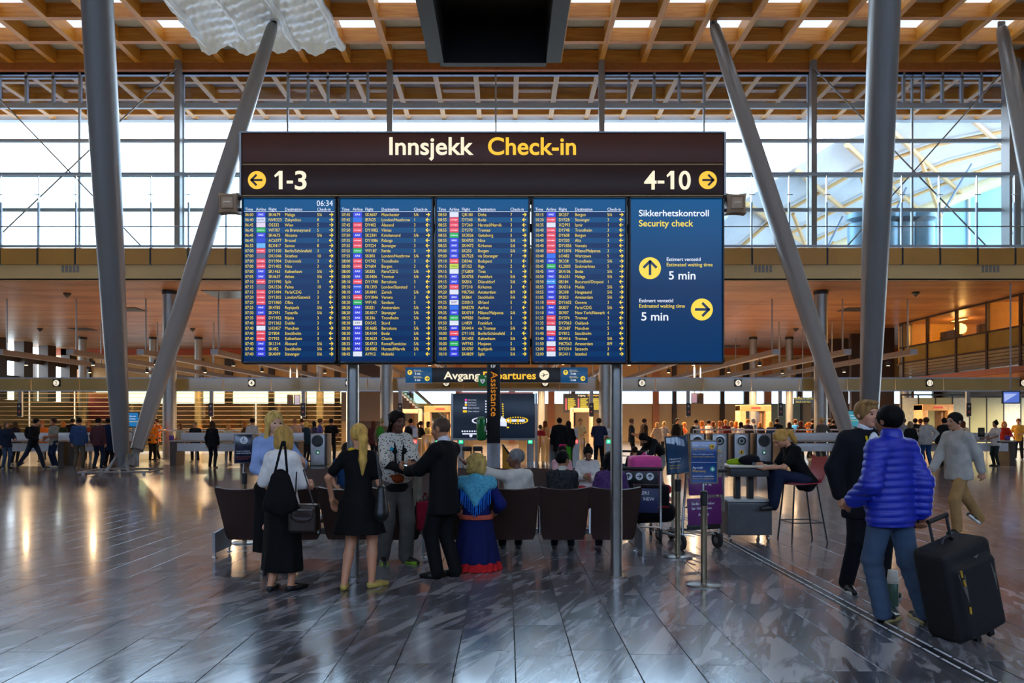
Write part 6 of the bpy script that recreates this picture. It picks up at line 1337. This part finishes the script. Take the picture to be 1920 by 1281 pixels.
soft('duffel_bag', 'dark travel bag on the luggage trolley deck', 'bag', [('bag', [cap((-.2, 0, .16), (.2, .05, .16), .15, .14, (1, 1, 1)), sbox((0, .1, .36), (.18, .12, .14), .05)], cloth('#15161c'), .03, .014), ('strap', [cap((-.2, -.1, .25), (.2, -.1, .25), .015)], cloth('#8a2a30'), .01, .01)], (X_(1225, 10.4), 10.45, .19))
soft('red_bag', 'small red bag on the floor beyond the stanchions', 'bag', [('bag', [cap((-.12, 0, .12), (.12, 0, .12), .12, .11)], cloth('#b01830'), .02, .012), ('handle', [cap((-.08, 0, .23), (0, 0, .30), .012), cap((0, 0, .30), (.08, 0, .23), .012)], cloth('#701020'), .01, .01)], (X_(1240, 16.5), 16.5, 0))
soft('crimson_bag', 'crimson bag hanging beside the suited man by the bench', 'bag', [('bag', [sbox((0, 0, .18), (.06, .03, .13), .04)], cloth('#8a1430'), .03, .01), ('handle', [cap((-.05, 0, .34), (0, 0, .44), .008), cap((0, 0, .44), (.05, 0, .34), .008)], cloth('#5a0c20'), .01, .008)], (X_(795, 8.5), 8.62, .36))
# ================================================================== suitcase
sc = thing('suitcase', 'black upright wheeled suitcase with grey pocket trim', 'suitcase', (X_(1822, 5.62), 5.62, .0), 0); sc.rotation_euler = (0, R(-15), R(20))
M_FAB = mat('ballistic_nylon', '#0b0b0d', .75, bump=.15, bscale=160); M_GTR = mat('grey_trim', '#57534e', .7)
V_, Q_ = implicit([sbox((0, .03, .40), (.19, .10, .30), .05), sbox((0, -.10, .36), (.16, .03, .24), .035), ell((0, -.11, .17), (.20, .05, .10))], .012, .03); link('body', np_mesh('body', V_, Q_), M_FAB, sc)
V_, Q_ = implicit([sbox((0, -.135, .33), (.115, .008, .17), .02)], .01, .01); link('front_pocket', np_mesh('front_pocket', V_, Q_), mat('pocket_nylon', '#111113', .7, bump=.1, bscale=100), sc)
for k in (-1, 1): MB().add([(k * .19, -.158, .60), (k * .13, -.166, .58), (k * .145, -.17, .36)], [(0, 1, 2)]).build('trim_panel', M_GTR, sc)
MB().grid(lambda u, v: ((u - .5) * .32, -.152 - .012 * math.sin(v * math.pi), .11 + .05 * v - .02 * (2 * u - 1) ** 2), 10, 4).build('lower_trim', M_GTR, sc)
for a, b in (((-.165, -.165, .62), (-.165, -.168, .57)), ((-.16, -.17, .55), (-.155, -.17, .50)), ((-.15, -.17, .34), (-.155, -.17, .29))): MB().tube([a, b], .008, 8).build('zip_pull', mat('zip_gold', '#d0a030', .4, metal=.5), sc)
MB().add([(.0, -.146, .665), (.06, -.146, .672), (.03, -.146, .645), (.022, -.146, .652)], [(0, 1, 2, 3)]).build('emblem', M_STEELB, sc)
MB().tube([(-.06, 0.05, .75), (-.03, .05, .785), (.03, .05, .785), (.06, .05, .75)], .014, 8).build('grab_handle', M_BLACK, sc)
for x in (-.09, .09): MB().tube([(x, .09, .70), (x, .09, .925)], .011, 10).build('pull_rod', M_CHAR, sc)
MB().tube([(-.10, .09, .93), (.10, .09, .93)], .018, 12).build('pull_grip', M_BLACK, sc)
for x in (-.15, .15): MB().lathe([(.02, -.02), (.045, -.018), (.045, .018), (.02, .02)], (x, .06, .045), 16, Matrix.Rotation(R(90), 3, 'Y')).build('wheel', M_BLACK, sc)
for x in (-.04, .10): MB().rbox((x, -.08, .035), (.05, .04, .06), .01).build('stand_foot', M_BLACK, sc)
th = thing('thermos_flask', 'green thermos flask with white cup lid standing on the floor', 'flask', (X_(1674, 6.6), 6.6, 0))
MB().lathe([(.042, 0), (.046, .01), (.046, .19), (.04, .2)], (0, 0, 0), 20).build('body', mat('flask_green', '#3f5a4c', .35, metal=.3), th); MB().lathe([(.05, .2), (.05, .215), (.04, .31), (.036, .315)], (0, 0, 0), 20).build('cup_lid', mat('cup_white', '#cfcabc', .5), th)
b = MB(); b.lathe([(.0505, .21), (.049, .222)], (0, 0, 0), 20); b.build('band', mat('band_brown', '#8a7a66', .5), th)
# ================================================================== desk on castors, stool, things on the desk
dk = thing('rolling_desk', 'grey rolling desk with perforated side screen and cabinet', 'desk', (X_(1405, 10.1), 10.1, 0), R(0)); M_GM = mat('grey_metal', '#5c5c5e', .45, metal=.2)
dw = X_(1440, 10.1) - X_(1372, 10.1)
MB().rbox((0, .22, .31), (.60, .50, .44), .01).build('cabinet', M_GM, dk); MB().rbox((.0, .22, .55), (.62, .52, .03), .008).build('cabinet_top', mat('desk_top', '#a8a6a2', .4), dk); MB().box((0, -.032, .31), (.56, .004, .40)).build('cabinet_door', mat('cab_door', '#4c4c4f', .45), dk)
for x in (-.10, .08): MB().b2(x - .035, x + .035, .17, .27, .56, .95).build('column', M_BLACK, dk)
MB().rbox((.0, .2, .94), (.52, .45, .12), .008).build('drawer_frame', M_CHAR, dk); MB().rbox((.02, .2, 1.02), (.64, .56, .03), .008).build('top', mat('beige_top', '#c8bca6', .35), dk)
hb_ = MB(); nx_, nz_ = 4, 10; px0_, pz0_, pw_, ph_ = 0.0, .42, .44, .80
cw, chh = pw_ / (nx_ * 2 + 1), ph_ / (nz_ * 2 + 1)
for i in range(nx_ * 2 + 1):
    for j in range(nz_ * 2 + 1):
        if i % 2 and j % 2: continue
        y0, z_ = i * cw, pz0_ + j * chh; hb_.add([(-.38, y0, z_), (-.38, y0 + cw, z_), (-.38, y0 + cw, z_ + chh), (-.38, y0, z_ + chh)], [(0, 1, 2, 3)])
me = hb_.mesh('screen_panel'); o = link('screen_panel', me, mat('panel_alu', '#9a9ca0', .35, metal=.5), dk, (0, 0, 0)); sm = o.modifiers.new('thick', 'SOLIDIFY'); sm.thickness = .006
o.rotation_euler = (0, 0, R(14)); 
for x, y in ((-.26, 0.02), (.26, 0.02), (-.26, .42), (.26, .42)):
    MB().lathe([(.02, -.015), (.042, -.013), (.042, .013), (.02, .015)], (x, y, .042), 14, Matrix.Rotation(R(80), 3, 'Y')).build('castor', M_STEELB, dk); MB().box((x, y + .01, .08), (.03, .04, .04)).build('castor_fork', M_CHROME, dk)
soft('green_pouch', 'lime green pouch on the rolling desk', 'pouch', [('pouch', [cap((-.09, 0, .03), (.06, 0, .04), .035, .05, (1, 1.2, 1)), ell((0, 0, .03), (.11, .06, .03))], cloth('#9ab81c'), .03, .009), ('zip', [cap((-.08, -.05, .06), (.05, -.05, .07), .004)], M_CHAR, .002, .006)], (X_(1385, 10.2), 10.32, 1.035))
soft('shoulder_bag', 'black shoulder bag with strap on the rolling desk', 'bag', [('bag', [ell((0, 0, .06), (.14, .10, .07)), ell((.05, .02, .08), (.1, .08, .06))], cloth('#0e1016'), .03, .01), ('strap', [cap((.12, 0, .04), (.25, -.05, .025), .02), cap((.25, -.05, .025), (.30, -.06, .022), .02, .018)], cloth('#14161c'), .02, .009)], (X_(1405, 10.2), 10.22, 1.035))
st = thing('bar_stool', 'red shell bar stool with thin steel legs', 'stool', (X_(1503, 10.15), 10.15, 0), R(6))
def stool(u, v):
    a = 2 * u - 1; 
    if v < .55: q = v / .55; x, z = -.24 + .40 * q, .775 + .03 * (1 - q) ** 3 * 0 - .015 * math.sin(q * math.pi)
    else: q = (v - .55) / .45; x, z = .16 + .10 * math.sin(q * math.pi / 2), .775 + .36 * q ** 1.2
    w = .215 * (1 - .25 * max(0, v - .6)) * (1 - .5 * max(0, .08 - v) / .08)
    return (x - .03 * 0, a * w, z + .03 * a * a), (-.3 if v > .55 else 0, 0, .9)
MB().slab(stool, 12, 20, .012).build('shell_seat', mat('stool_red', '#a8182c', .35), st)
for x, y, xf, yf in ((-.18, -.15, -.24, -.20), (-.18, .15, -.24, .20), (.14, -.15, .26, -.20), (.14, .15, .26, .20)): MB().tube([(x, y, .765), (xf, yf, .0)], .011, 10).build('leg', M_CHAR, st)
for a, b in (((-.22, -.185), (.215, -.185)), ((-.22, .185), (.215, .185)), ((-.22, -.185), (-.22, .185)), ((.215, -.185), (.215, .185))): MB().tube([(*a, .27), (*b, .27)], .007, 8).build('footrest', M_CHAR, st)
# ================================================================== bags and phones carried by people
soft('tote_bag', 'black cloth tote bag on the shoulder of the woman in white', 'bag', [('bag', [cap((.0, 0, .12), (0, -.02, -.13), .06, .13, (1, .4, 1)), cap((-.05, 0, .1), (-.1, -.02, -.16), .03, .05), cap((.05, 0, .1), (.11, -.02, -.15), .03, .05)], cloth('#0a0a0b'), .03, .01), ('strap', [cap((-.05, .0, .14), (.01, .05, .42), .012), cap((.06, -.0, .14), (.03, .05, .42), .012)], cloth('#0f0f10'), .01, .009)], (X_(527, 6.8), 6.78, 1.02), 8)
soft('handbag', 'dark brown leather handbag at the hip of the woman in white', 'handbag', [('bag', [sbox((0, 0, 0), (.10, .04, .10), .03)], leather('#241812'), .02, .009), ('flap', [cap((-.09, -.055, .08), (.09, -.055, .08), .03), ell((0, -.07, .03), (.11, .02, .07))], mat('patent_brown', '#2a1c18', .15), .02, .009), ('strap', [cap((-.09, 0, .12), (-.08, .02, .42), .008), cap((.09, 0, .12), (-.02, .03, .44), .008)], leather('#1a100c'), .01, .008)], (X_(570, 6.85), 6.86, .74), -6)
soft('shoulder_bag', 'black leather shoulder bag of the woman in the black dress', 'handbag', [('bag', [cap((0, 0, -.10), (0, 0, .12), .085, .05, (.85, 1.2, 1))], leather('#121614'), .03, .01), ('strap', [cap((0, .06, .15), (-.05, .02, .48), .009), cap((0, -.06, .15), (-.05, .0, .48), .009)], leather('#16181a'), .01, .008)], (X_(716, 7.1), 7.08, .86))
def phone(lab, h, col='#0b0b0e'):
    p, d, n = h; o = p + d * .10 + n * .035; t = thing('phone', lab, 'phone', o); z = d; y = -n; x = y.cross(z).normalized(); M = Matrix((x, y, z)).transposed()
    MB().rbox((0, 0, 0), (.07, .009, .14), .006, M=M).build('case', mat('ph' + col, col, .3), t); MB().box(M @ Vector((0, -.0052, 0)), (.062, .001, .125), M=M).build('screen', mat('phone_screen', '#16202c', .08, emit=.2), t)
phone('black phone in the hand of the suited bald man', hE['L']); phone('phone held by the woman on the red stool', hM['L']); phone('phone held by the girl in the white blouse', hK['R'], '#b02838')
# pull handle of a cabin bag in front of the seated woman
cb = thing('cabin_bag', 'cabin bag with chrome pull handle standing by the seated woman in white', 'suitcase', (X_(926, 10.3), 10.35, 0))
MB().rbox((0, 0, .30), (.36, .22, .50), .04, seg=3).build('body', cloth('#1c1c20'), cb)
for x in (-.055, .055): MB().tube([(x, .06, .54), (x, .06, .93)], .012, 8).build('pull_rod', M_CHROME, cb)
MB().tube([(-.07, .06, .94), (.07, .06, .94)], .018, 8).build('grip', M_BLACK, cb)
for x in (-.14, .14): MB().lathe([(.02, -.015), (.035, -.012), (.035, .012), (.02, .015)], (x, .05, .035), 12, Matrix.Rotation(R(90), 3, 'Y')).build('wheel', M_BLACK, cb)
# yellow folded wheelchair ramp beside the totem and crutch-like walker frame
rp_ = thing('yellow_ramp', 'yellow triangular ramp panel leaning right of the totem', 'ramp', (X_(942, 14.3), 14.3, 0))
MB().add([(0, 0, 0), (.40, 0, 0), (.40, 0, .55), (0, 0, 1.16), (0, .06, 0), (.40, .06, 0), (.40, .06, .55), (0, .06, 1.16)], [(0, 1, 2, 3), (7, 6, 5, 4), (0, 4, 5, 1), (1, 5, 6, 2), (2, 6, 7, 3), (3, 7, 4, 0)]).build('panel', mat('ramp_yellow', '#c8901c', .5), rp_)
MB().tube([(.0, .03, 1.18), (.22, .03, .88), (.42, .03, .5)], .02, 8).build('edge_rail', M_BLACK, rp_)
for i, px in enumerate((876, 896)):
    wk = thing('walking_frame', 'chrome walking frame, %s of the two left of the totem' % ('left', 'right')[i], 'walking frame', (X_(px, 15.), 15., 0))
    for x in (-.08, .08): MB().tube([(x, 0, .02), (x, 0, .95), (x, -.05, 1.05)], .016, 8).build('leg', M_CHROME, wk)
    for z in (.45, .75, .85): MB().tube([(-.16, -.04, z), (.16, -.04, z)], .012, 8).build('crossbar', M_CHROME, wk)
    MB().rbox((0, -.05, 1.08), (.20, .07, .10), .03).build('grip', M_CHAR, wk)
    for x in (-.08, .08): MB().lathe([(.03, 0), (.03, .03), (.016, .04)], (x, 0, 0), 10).build('rubber_foot', M_BLACK, wk)
# ================================================================== the crowd further back: a few body types, recoloured per person
ARCH = {}
def arch(name, **k):
    k['res'] = 1.9; parts, _ = build_figure(k); ARCH[name] = [(ly.split('.')[0], np_mesh(ly.split('.')[0], v, q), m) for ly, (v, q, m) in parts.items()]
T_ = lambda **k: dict(dict(c='#445566', fit=.022, hem=-.10), **k)
arch('m_long', top=T_(name='top'), bottom=dict(c='#222222'), footL=(.12, .03), footR=(-.12, -.04), h=1.78)
arch('m_short', top=T_(name='top', sleeve='short'), bottom=dict(c='#222222'), handL=(.12, -.28, 1.08), handR=(-.2, -.2, 1.0), footL=(.13, .0), footR=(-.13, .02), h=1.77)
arch('m_hips', top=T_(name='top', fit=.03), bottom=dict(c='#222222', wide=.01), handR=(-.22, .03, .98), poleR=(-1, .2, .1), footL=(.13, -.05), footR=(-.11, .08), h=1.8)
arch('m_walk', top=T_(name='top', fit=.035), bottom=dict(c='#222222'), lean=8, footL=(.08, -.34, 0), footR=(-.08, .38, .10), fpitchR=-35, handL=(.2, .15, .95), handR=(-.18, -.25, 1.0), h=1.76, extra=lambda c: [('backpack', [ell(c['t'](0, .19, .28), V3(.15, .11, .22)), cap(c['t'](-.1, .05, .47), c['t'](-.1, -.12, .3), .02), cap(c['t'](.1, .05, .47), c['t'](.1, -.12, .3), .02)], cloth('#15161a'), .03, .0115)])
arch('m_pack', top=T_(name='top', fit=.02), bottom=dict(c='#222222'), h=1.76, extra=lambda c: [('backpack', [ell(c['t'](0, .19, .28), V3(.15, .11, .23)), cap(c['t'](-.1, .05, .47), c['t'](-.1, -.12, .3), .02), cap(c['t'](.1, .05, .47), c['t'](.1, -.12, .3), .02)], cloth('#15161a'), .03, .0115)])
arch('m_coat', top=T_(name='top', fit=.05, hem=-.28, flare=.01), bottom=dict(c='#222222'), h=1.78)
arch('f_long', sex='f', hair='long', top=T_(name='top', fit=.018), bottom=dict(c='#222222', fit=.008), h=1.68, footL=(.1, -.04))
arch('f_bob', sex='f', hair='bob', top=T_(name='top', fit=.024), bottom=dict(c='#222222', fit=.01), h=1.66, handL=(.14, -.28, 1.0))
arch('f_bun', sex='f', hair='bun', top=T_(name='top', sleeve='short', fit=.024), bottom=dict(c='#222222', fit=.01), h=1.68, handL=(.14, -.34, 1.02), handR=(-.14, -.34, 1.02))
arch('f_short', sex='f', hair='pony', hairlen=-.2, top=T_(name='top', sleeve='short', fit=.018), bottom=dict(c='#222222', fit=.01), h=1.67, handR=(-.12, -.3, 1.06))
arch('bend', sex='f', hair='long', hairlen=-.3, lean=52, pelvis=.88, py=.12, top=T_(name='top', fit=.03), bottom=dict(c='#222222'), handL=(.2, -.55, .80), handR=(-.2, -.52, .82), hpitch=10, h=1.70)
def crowd(a, px, Y, yaw, label, top, bottom, hair='#241a14', sk='#b9805e', pack='#15161a', shoe='#1a1a1c', sc=1.0, group=None):
    o = thing('person', label, 'person', (X_(px, Y), Y, 0), R(yaw), group); o.scale = (sc, sc, sc)
    for nm, me, m in ARCH[a]:
        mm = {'body': skin(sk), 'top': cloth(top), 'trousers': cloth(bottom), 'hair': hairm(hair), 'backpack': cloth(pack), 'shoe': leather(shoe)}.get(nm, m)
        if len(me.materials) == 0: me.materials.append(None)
        p = link(nm, me, None, o); p.material_slots[0].link = 'OBJECT'; p.material_slots[0].material = mm
    return o
GQ = 'people queuing at the left counters'; GR = 'people queuing behind the right handrail'; GS = 'staff and travellers behind the counters'; GG = 'people at the security gates'
# --- left
crowd('m_walk', 62, 25.2, 95, 'man in black coat with black backpack walking right on the far left', '#121317', '#1c2430', '#100c0a', pack='#0c0d10', group=GQ)
crowd('m_short', 101, 26.3, -30, 'man in checked shirt and dark jeans facing the viewer at far left', '#8f8a7c', '#1c2740', '#3a2a20', '#a86a4a', shoe='#b0a89c', group=GQ)
crowd('m_long', 148, 26.1, 190, 'man in denim shirt and khaki trousers with his back turned', '#33476c', '#5a5242', '#1a120e', shoe='#14100e', group=GQ)
crowd('m_long', 184, 25.6, 170, 'man in burgundy plaid shirt with his back turned left of the pillar', '#4c2c30', '#1c2434', '#1c120e', group=GQ)
crowd('m_coat', 203, 26.4, 175, 'man in dark blue jacket half hidden by the left pillar', '#1e2c4a', '#1a1e28', '#20160f', group=GQ)
crowd('f_long', 212, 26.9, 160, 'woman in brown cardigan and pink trousers beside the left pillar', '#4a3a34', '#b07a84', '#3a2618', group=GQ)
crowd('f_bob', 12, 25.6, 60, 'woman in navy jacket cut by the left edge', '#1c2436', '#38465c', '#6a5038', group=GQ)
crowd('m_coat', -8, 25.9, 150, 'dark dressed man at the very left edge of the picture', '#16181e', '#20242c', group=GQ)
crowd('f_bob', 28, 29.2, 180, 'woman in dark top at the left counter, behind the walker', '#2a2024', '#202024', '#4a3220', group=GQ)
crowd('f_short', 79, 30.2, 20, 'staff woman in orange top behind the walking man', '#d8681c', '#1c1c20', '#b05a1c', group=GS)
crowd('f_bob', 118, 29.6, 170, 'woman in dark green jacket with orange-lit hair', '#26301a', '#20242a', '#c8742c', group=GS)  # warm lamplight is painted into the orange hair colour
crowd('m_coat', 136, 31.0, 185, 'man in black jacket left of the denim shirt man', '#141416', '#1a1a1e', group=GS)
crowd('f_short', 165, 30.1, 30, 'staff woman with orange-lit hair between the two shirted men', '#8a3a18', '#1c1c20', '#b0602a', group=GS)  # hair tone carries the warm light behind the counters
crowd('f_short', 286, 30.0, 40, 'staff woman in orange vest right of the blue screen', '#e07a1c', '#1c1c20', '#2a1810', '#c07848', group=GS)
crowd('m_short', 294, 31.2, -30, 'man in orange vest behind the counter by the left pillar', '#d86a18', '#20201e', '#4a2a14', group=GS)
crowd('f_bob', 338, 29.8, -20, 'seated-looking woman in cream top behind the left counter', '#b0a488', '#1c1c20', '#7a4a22', sc=.94, group=GS)
crowd('m_long', 366, 29.8, 10, 'man in dark suit behind the left counter', '#16181e', '#16181e', '#8a6a44', sc=.92, group=GS)
crowd('f_long', 398, 25.9, 178, 'woman with very long hair in black top and leggings at the left counter', '#121418', '#12141a', '#3c281a', shoe='#8a5a3c', group=GQ)
crowd('f_bob', 428, 29.8, 30, 'blonde woman with blue bag strap behind the left counter', '#c8b890', '#1c1c20', '#c88a3c', sc=.93, group=GS)
crowd('f_bob', 459, 30.0, -60, 'woman with orange-lit bob in brown top behind the wheelchair sign', '#4a2c1a', '#1c1c20', '#b8702c', group=GS)  # orange of the hair is warm light put into its colour
crowd('m_long', 473, 28.6, 165, 'man in pale shirt near the left stanchion', '#b8b0a8', '#20242c', '#20140e', group=GS)
# --- behind the two women
crowd('m_pack', 553, 30.5, 200, 'man with shaved head and beige backpack right of the tall blonde', '#b09080', '#2a2c34', '#8a6048', pack='#b8906c', group=GQ)
crowd('m_long', 566, 31.4, 170, 'man in grey shirt in the left queue', '#8a8084', '#2a2c34', '#3a2418', group=GQ)
crowd('f_bob', 574, 30.2, 150, 'blonde woman in dark teal top in the left queue', '#1e3440', '#20242c', '#d0a850', group=GQ)
crowd('f_long', 589, 31.9, 140, 'dark-haired woman in navy top leaning on the counter', '#26284a', '#20242c', '#120e10', group=GQ)
crowd('m_short', 600, 30.0, 110, 'man in purple polo shirt at the counter', '#4a4888', '#20242c', '#5a3a24', group=GQ)
crowd('m_short', 621, 29.4, 178, 'man in black T-shirt with his back turned left of the signpost', '#121214', '#1c1c20', '#20140e', '#a86c48', group=GQ)
crowd('m_pack', 716, 27.6, 172, 'person in sun hat with big green backpack behind the ponytail woman', '#7a6a50', '#3a3428', '#9a8a62', pack='#3c7a24', group=GQ)
crowd('f_long', 700, 29.0, 160, 'woman with red-brown hair left of the green backpack', '#5a2a2a', '#20242c', '#5a2c1a', group=GQ)
crowd('m_pack', 770, 29.5, 160, 'man in lilac shirt with backpack behind the braided woman', '#a89ab0', '#3a3c48', '#20140e', group=GQ)
crowd('f_short', 789, 30.2, 120, 'dark-haired woman in black near the scanner arch', '#141418', '#1c1c20', '#2a1a10', group=GQ)
crowd('f_bob', 803, 31.6, 60, 'woman in yellow top beside the scanner arch', '#d8b868', '#2a2c34', '#3a2416', '#c08858', group=GS)
# --- gates
crowd('m_coat', 1049, 25.4, 176, 'man in black jacket and jeans entering the security gate', '#101114', '#26303e', '#0e0b0a', shoe='#c8c4bc', group=GG)
crowd('f_long', 1066, 25.9, 190, 'woman in black holding a green bag at the security gate', '#151416', '#181a20', '#1c130f', group=GG)
soft('green_bag', 'bright green bag carried at the security gate', 'bag', [('bag', [sbox((0, 0, 0), (.12, .05, .2), .05)], cloth('#3c8a1c'), .03, .014), ('handle', [cap((-.06, 0, .24), (0, 0, .34), .012), cap((0, 0, .34), (.06, 0, .24), .012)], cloth('#2a6014'), .01, .01)], (X_(1061, 25.3), 25.2, .52))
crowd('m_short', 1123, 25.6, 172, 'man in navy polo shirt and black trousers at the gate', '#20263c', '#0e0f12', '#3a2c20', shoe='#c0b8ac', group=GG)
crowd('m_short', 1088, 30.5, 5, 'officer in pale yellow shirt behind the gates', '#d8b87c', '#1c1c20', '#8a6a3c', '#c08858', group=GS)
crowd('f_long', 1022, 30.6, 150, 'woman with long auburn hair behind the gates', '#b88a58', '#2a2c34', '#6a3418', group=GG)
crowd('m_long', 1013, 29.6, 160, 'child-sized person in red vest left of the gates', '#a02028', '#2a2c34', '#5a3a24', sc=.85, group=GG)
crowd('m_short', 1184, 30.5, 90, 'man in dark shirt right of the signpost', '#20222a', '#1c1c20', '#6a4a30', group=GG)
crowd('m_coat', 1208, 31.0, 100, 'man in brown coat bending over trays behind the gates', '#3a2416', '#20201e', '#3a2416', group=GG)
crowd('bend', 1236, 17.2, -70, 'dark-haired woman in black jacket bending over a trolley', '#141519', '#8a8a88', '#100c0c', group=None)
crowd('m_short', 1190, 14.2, 175, 'child with curly dark hair standing behind the pink backpack', '#191a1e', '#1c1c20', '#2a1a12', sc=.66)
# --- right queue
rq = [(1232, 'f_bob', 200, 'pale hooded jumper', '#c8a888', '#d8a060'), (1245, 'f_short', 150, 'grey jumper', '#8a8a8c', '#b89058'), (1270, 'm_coat', 20, 'black jacket with white stripe', '#101114', '#14100e'), (1283, 'f_short', 60, 'orange top', '#c8602a', '#d07a30'), (1305, 'm_pack', 120, 'grey T-shirt with dark backpack', '#8c8c8e', '#3a2418'), (1316, 'f_bob', 100, 'coral top', '#d88a60', '#c8702a'), (1329, 'm_short', 110, 'white shirt', '#c8c4c0', '#20140e'), (1337, 'f_long', 100, 'dark brown top', '#2a2024', '#5a2c14'), (1350, 'f_bob', 70, 'patterned red and white top', '#b88078', '#c86a2a'), (1360, 'm_long', 150, 'maroon shirt', '#5a2024', '#d08a3c'), (1371, 'f_long', 130, 'light grey top', '#b0aca8', '#8a6038'), (1380, 'f_bob', 200, 'rust coloured top', '#a04a20', '#c06a28'), (1389, 'f_long', 120, 'white top with black strap', '#c4c0bc', '#20120c'), (1402, 'm_long', 140, 'plum jumper', '#2c2430', '#c87834'), (1412, 'm_coat', 100, 'grey hoodie', '#8a8e96', '#9a9ca0'), (1425, 'f_bob', 170, 'dark violet jacket', '#262030', '#8a5a30'), (1446, 'f_long', 160, 'denim jacket', '#2c4464', '#c89a4c'), (1457, 'm_coat', 185, 'black coat', '#141416', '#1c120c'), (1480, 'f_long', 150, 'black dress', '#161416', '#140e0c'), (1491, 'm_short', 100, 'bright blue shirt', '#2a80c8', '#6a4020'), (1502, 'f_bob', 190, 'red-brown top', '#5a2a1a', '#6a2c18'), (1516, 'f_short', 60, 'amber top', '#c8742c', '#c87028'), (1524, 'm_coat', 180, 'charcoal suit', '#1c1e22', '#2a1a10'), (1555, 'm_short', 190, 'black T-shirt', '#141416', '#2a1810'), (1563, 'm_coat', 170, 'dark brown coat', '#20160f', '#20120c')]
for i, (px, a, yw, d, c, hc) in enumerate(rq):
    crowd(a, px, 32.6 + (i % 4) * .75, yw, 'person in %s in the queue behind the right handrail' % d, c, '#22252c', hc, ('#b9805e', '#c88c66', '#a87050')[i % 3], sc=.97 + .02 * (i % 3), group=GR)
crowd('m_hips', 1541, 28.6, 200, 'person in grey hoodie standing before the round column at right', '#5a5450', '#3c4c5c', '#b89a68', shoe='#c8c4bc')
# --- far right
crowd('m_hips', 1737, 26.5, 185, 'man in pale grey jumper and blue jeans, hand on hip', '#a8a49e', '#22406a', '#4a2c1a', shoe='#b0aca4', group='people at the right counters')
crowd('f_bob', 1707, 26.0, 180, 'woman in black hooded coat and light jeans', '#131416', '#5a748c', '#8a7458', group='people at the right counters')
crowd('m_coat', 1716, 30.8, 150, 'man in dark jacket beyond the black hooded coat', '#1a1a1e', '#20242c', '#1c120c', group='people at the right counters')
crowd('m_short', 1726, 31.0, 180, 'person with auburn hair behind the pale jumper man', '#3a2a24', '#20242c', '#6a3418', group='people at the right counters')
crowd('m_coat', 1771, 26.6, 178, 'man in black jacket and dark trousers at the right counter', '#111215', '#101216', '#120d0b', group='people at the right counters')
crowd('f_long', 1806, 29.8, 170, 'woman in cream top right of the walking man', '#c8b494', '#2a2c34', '#5a2c18', group='people at the right counters')
crowd('m_long', 1694, 29.6, 200, 'man in grey shirt just right of the blue jacket man', '#7c7c80', '#2a2c34', '#20140e', group='people at the right counters')
crowd('f_bun', 1867, 26.9, -80, 'attendant with hair bun in white polo shirt by the right counter', '#c8c6c2', '#26302e', '#130e0c', '#8f5c40', shoe='#141416')
crowd('f_bob', 1883, 30.5, -30, 'staff woman in red top behind the right counter', '#b02a1c', '#1c1c20', '#c8742c', '#c88c66')
crowd('m_short', 1910, 31.7, -40, 'staff man in yellow shirt behind the right counter', '#d8a03c', '#1c1c20', '#7a3c1c', '#b87848')
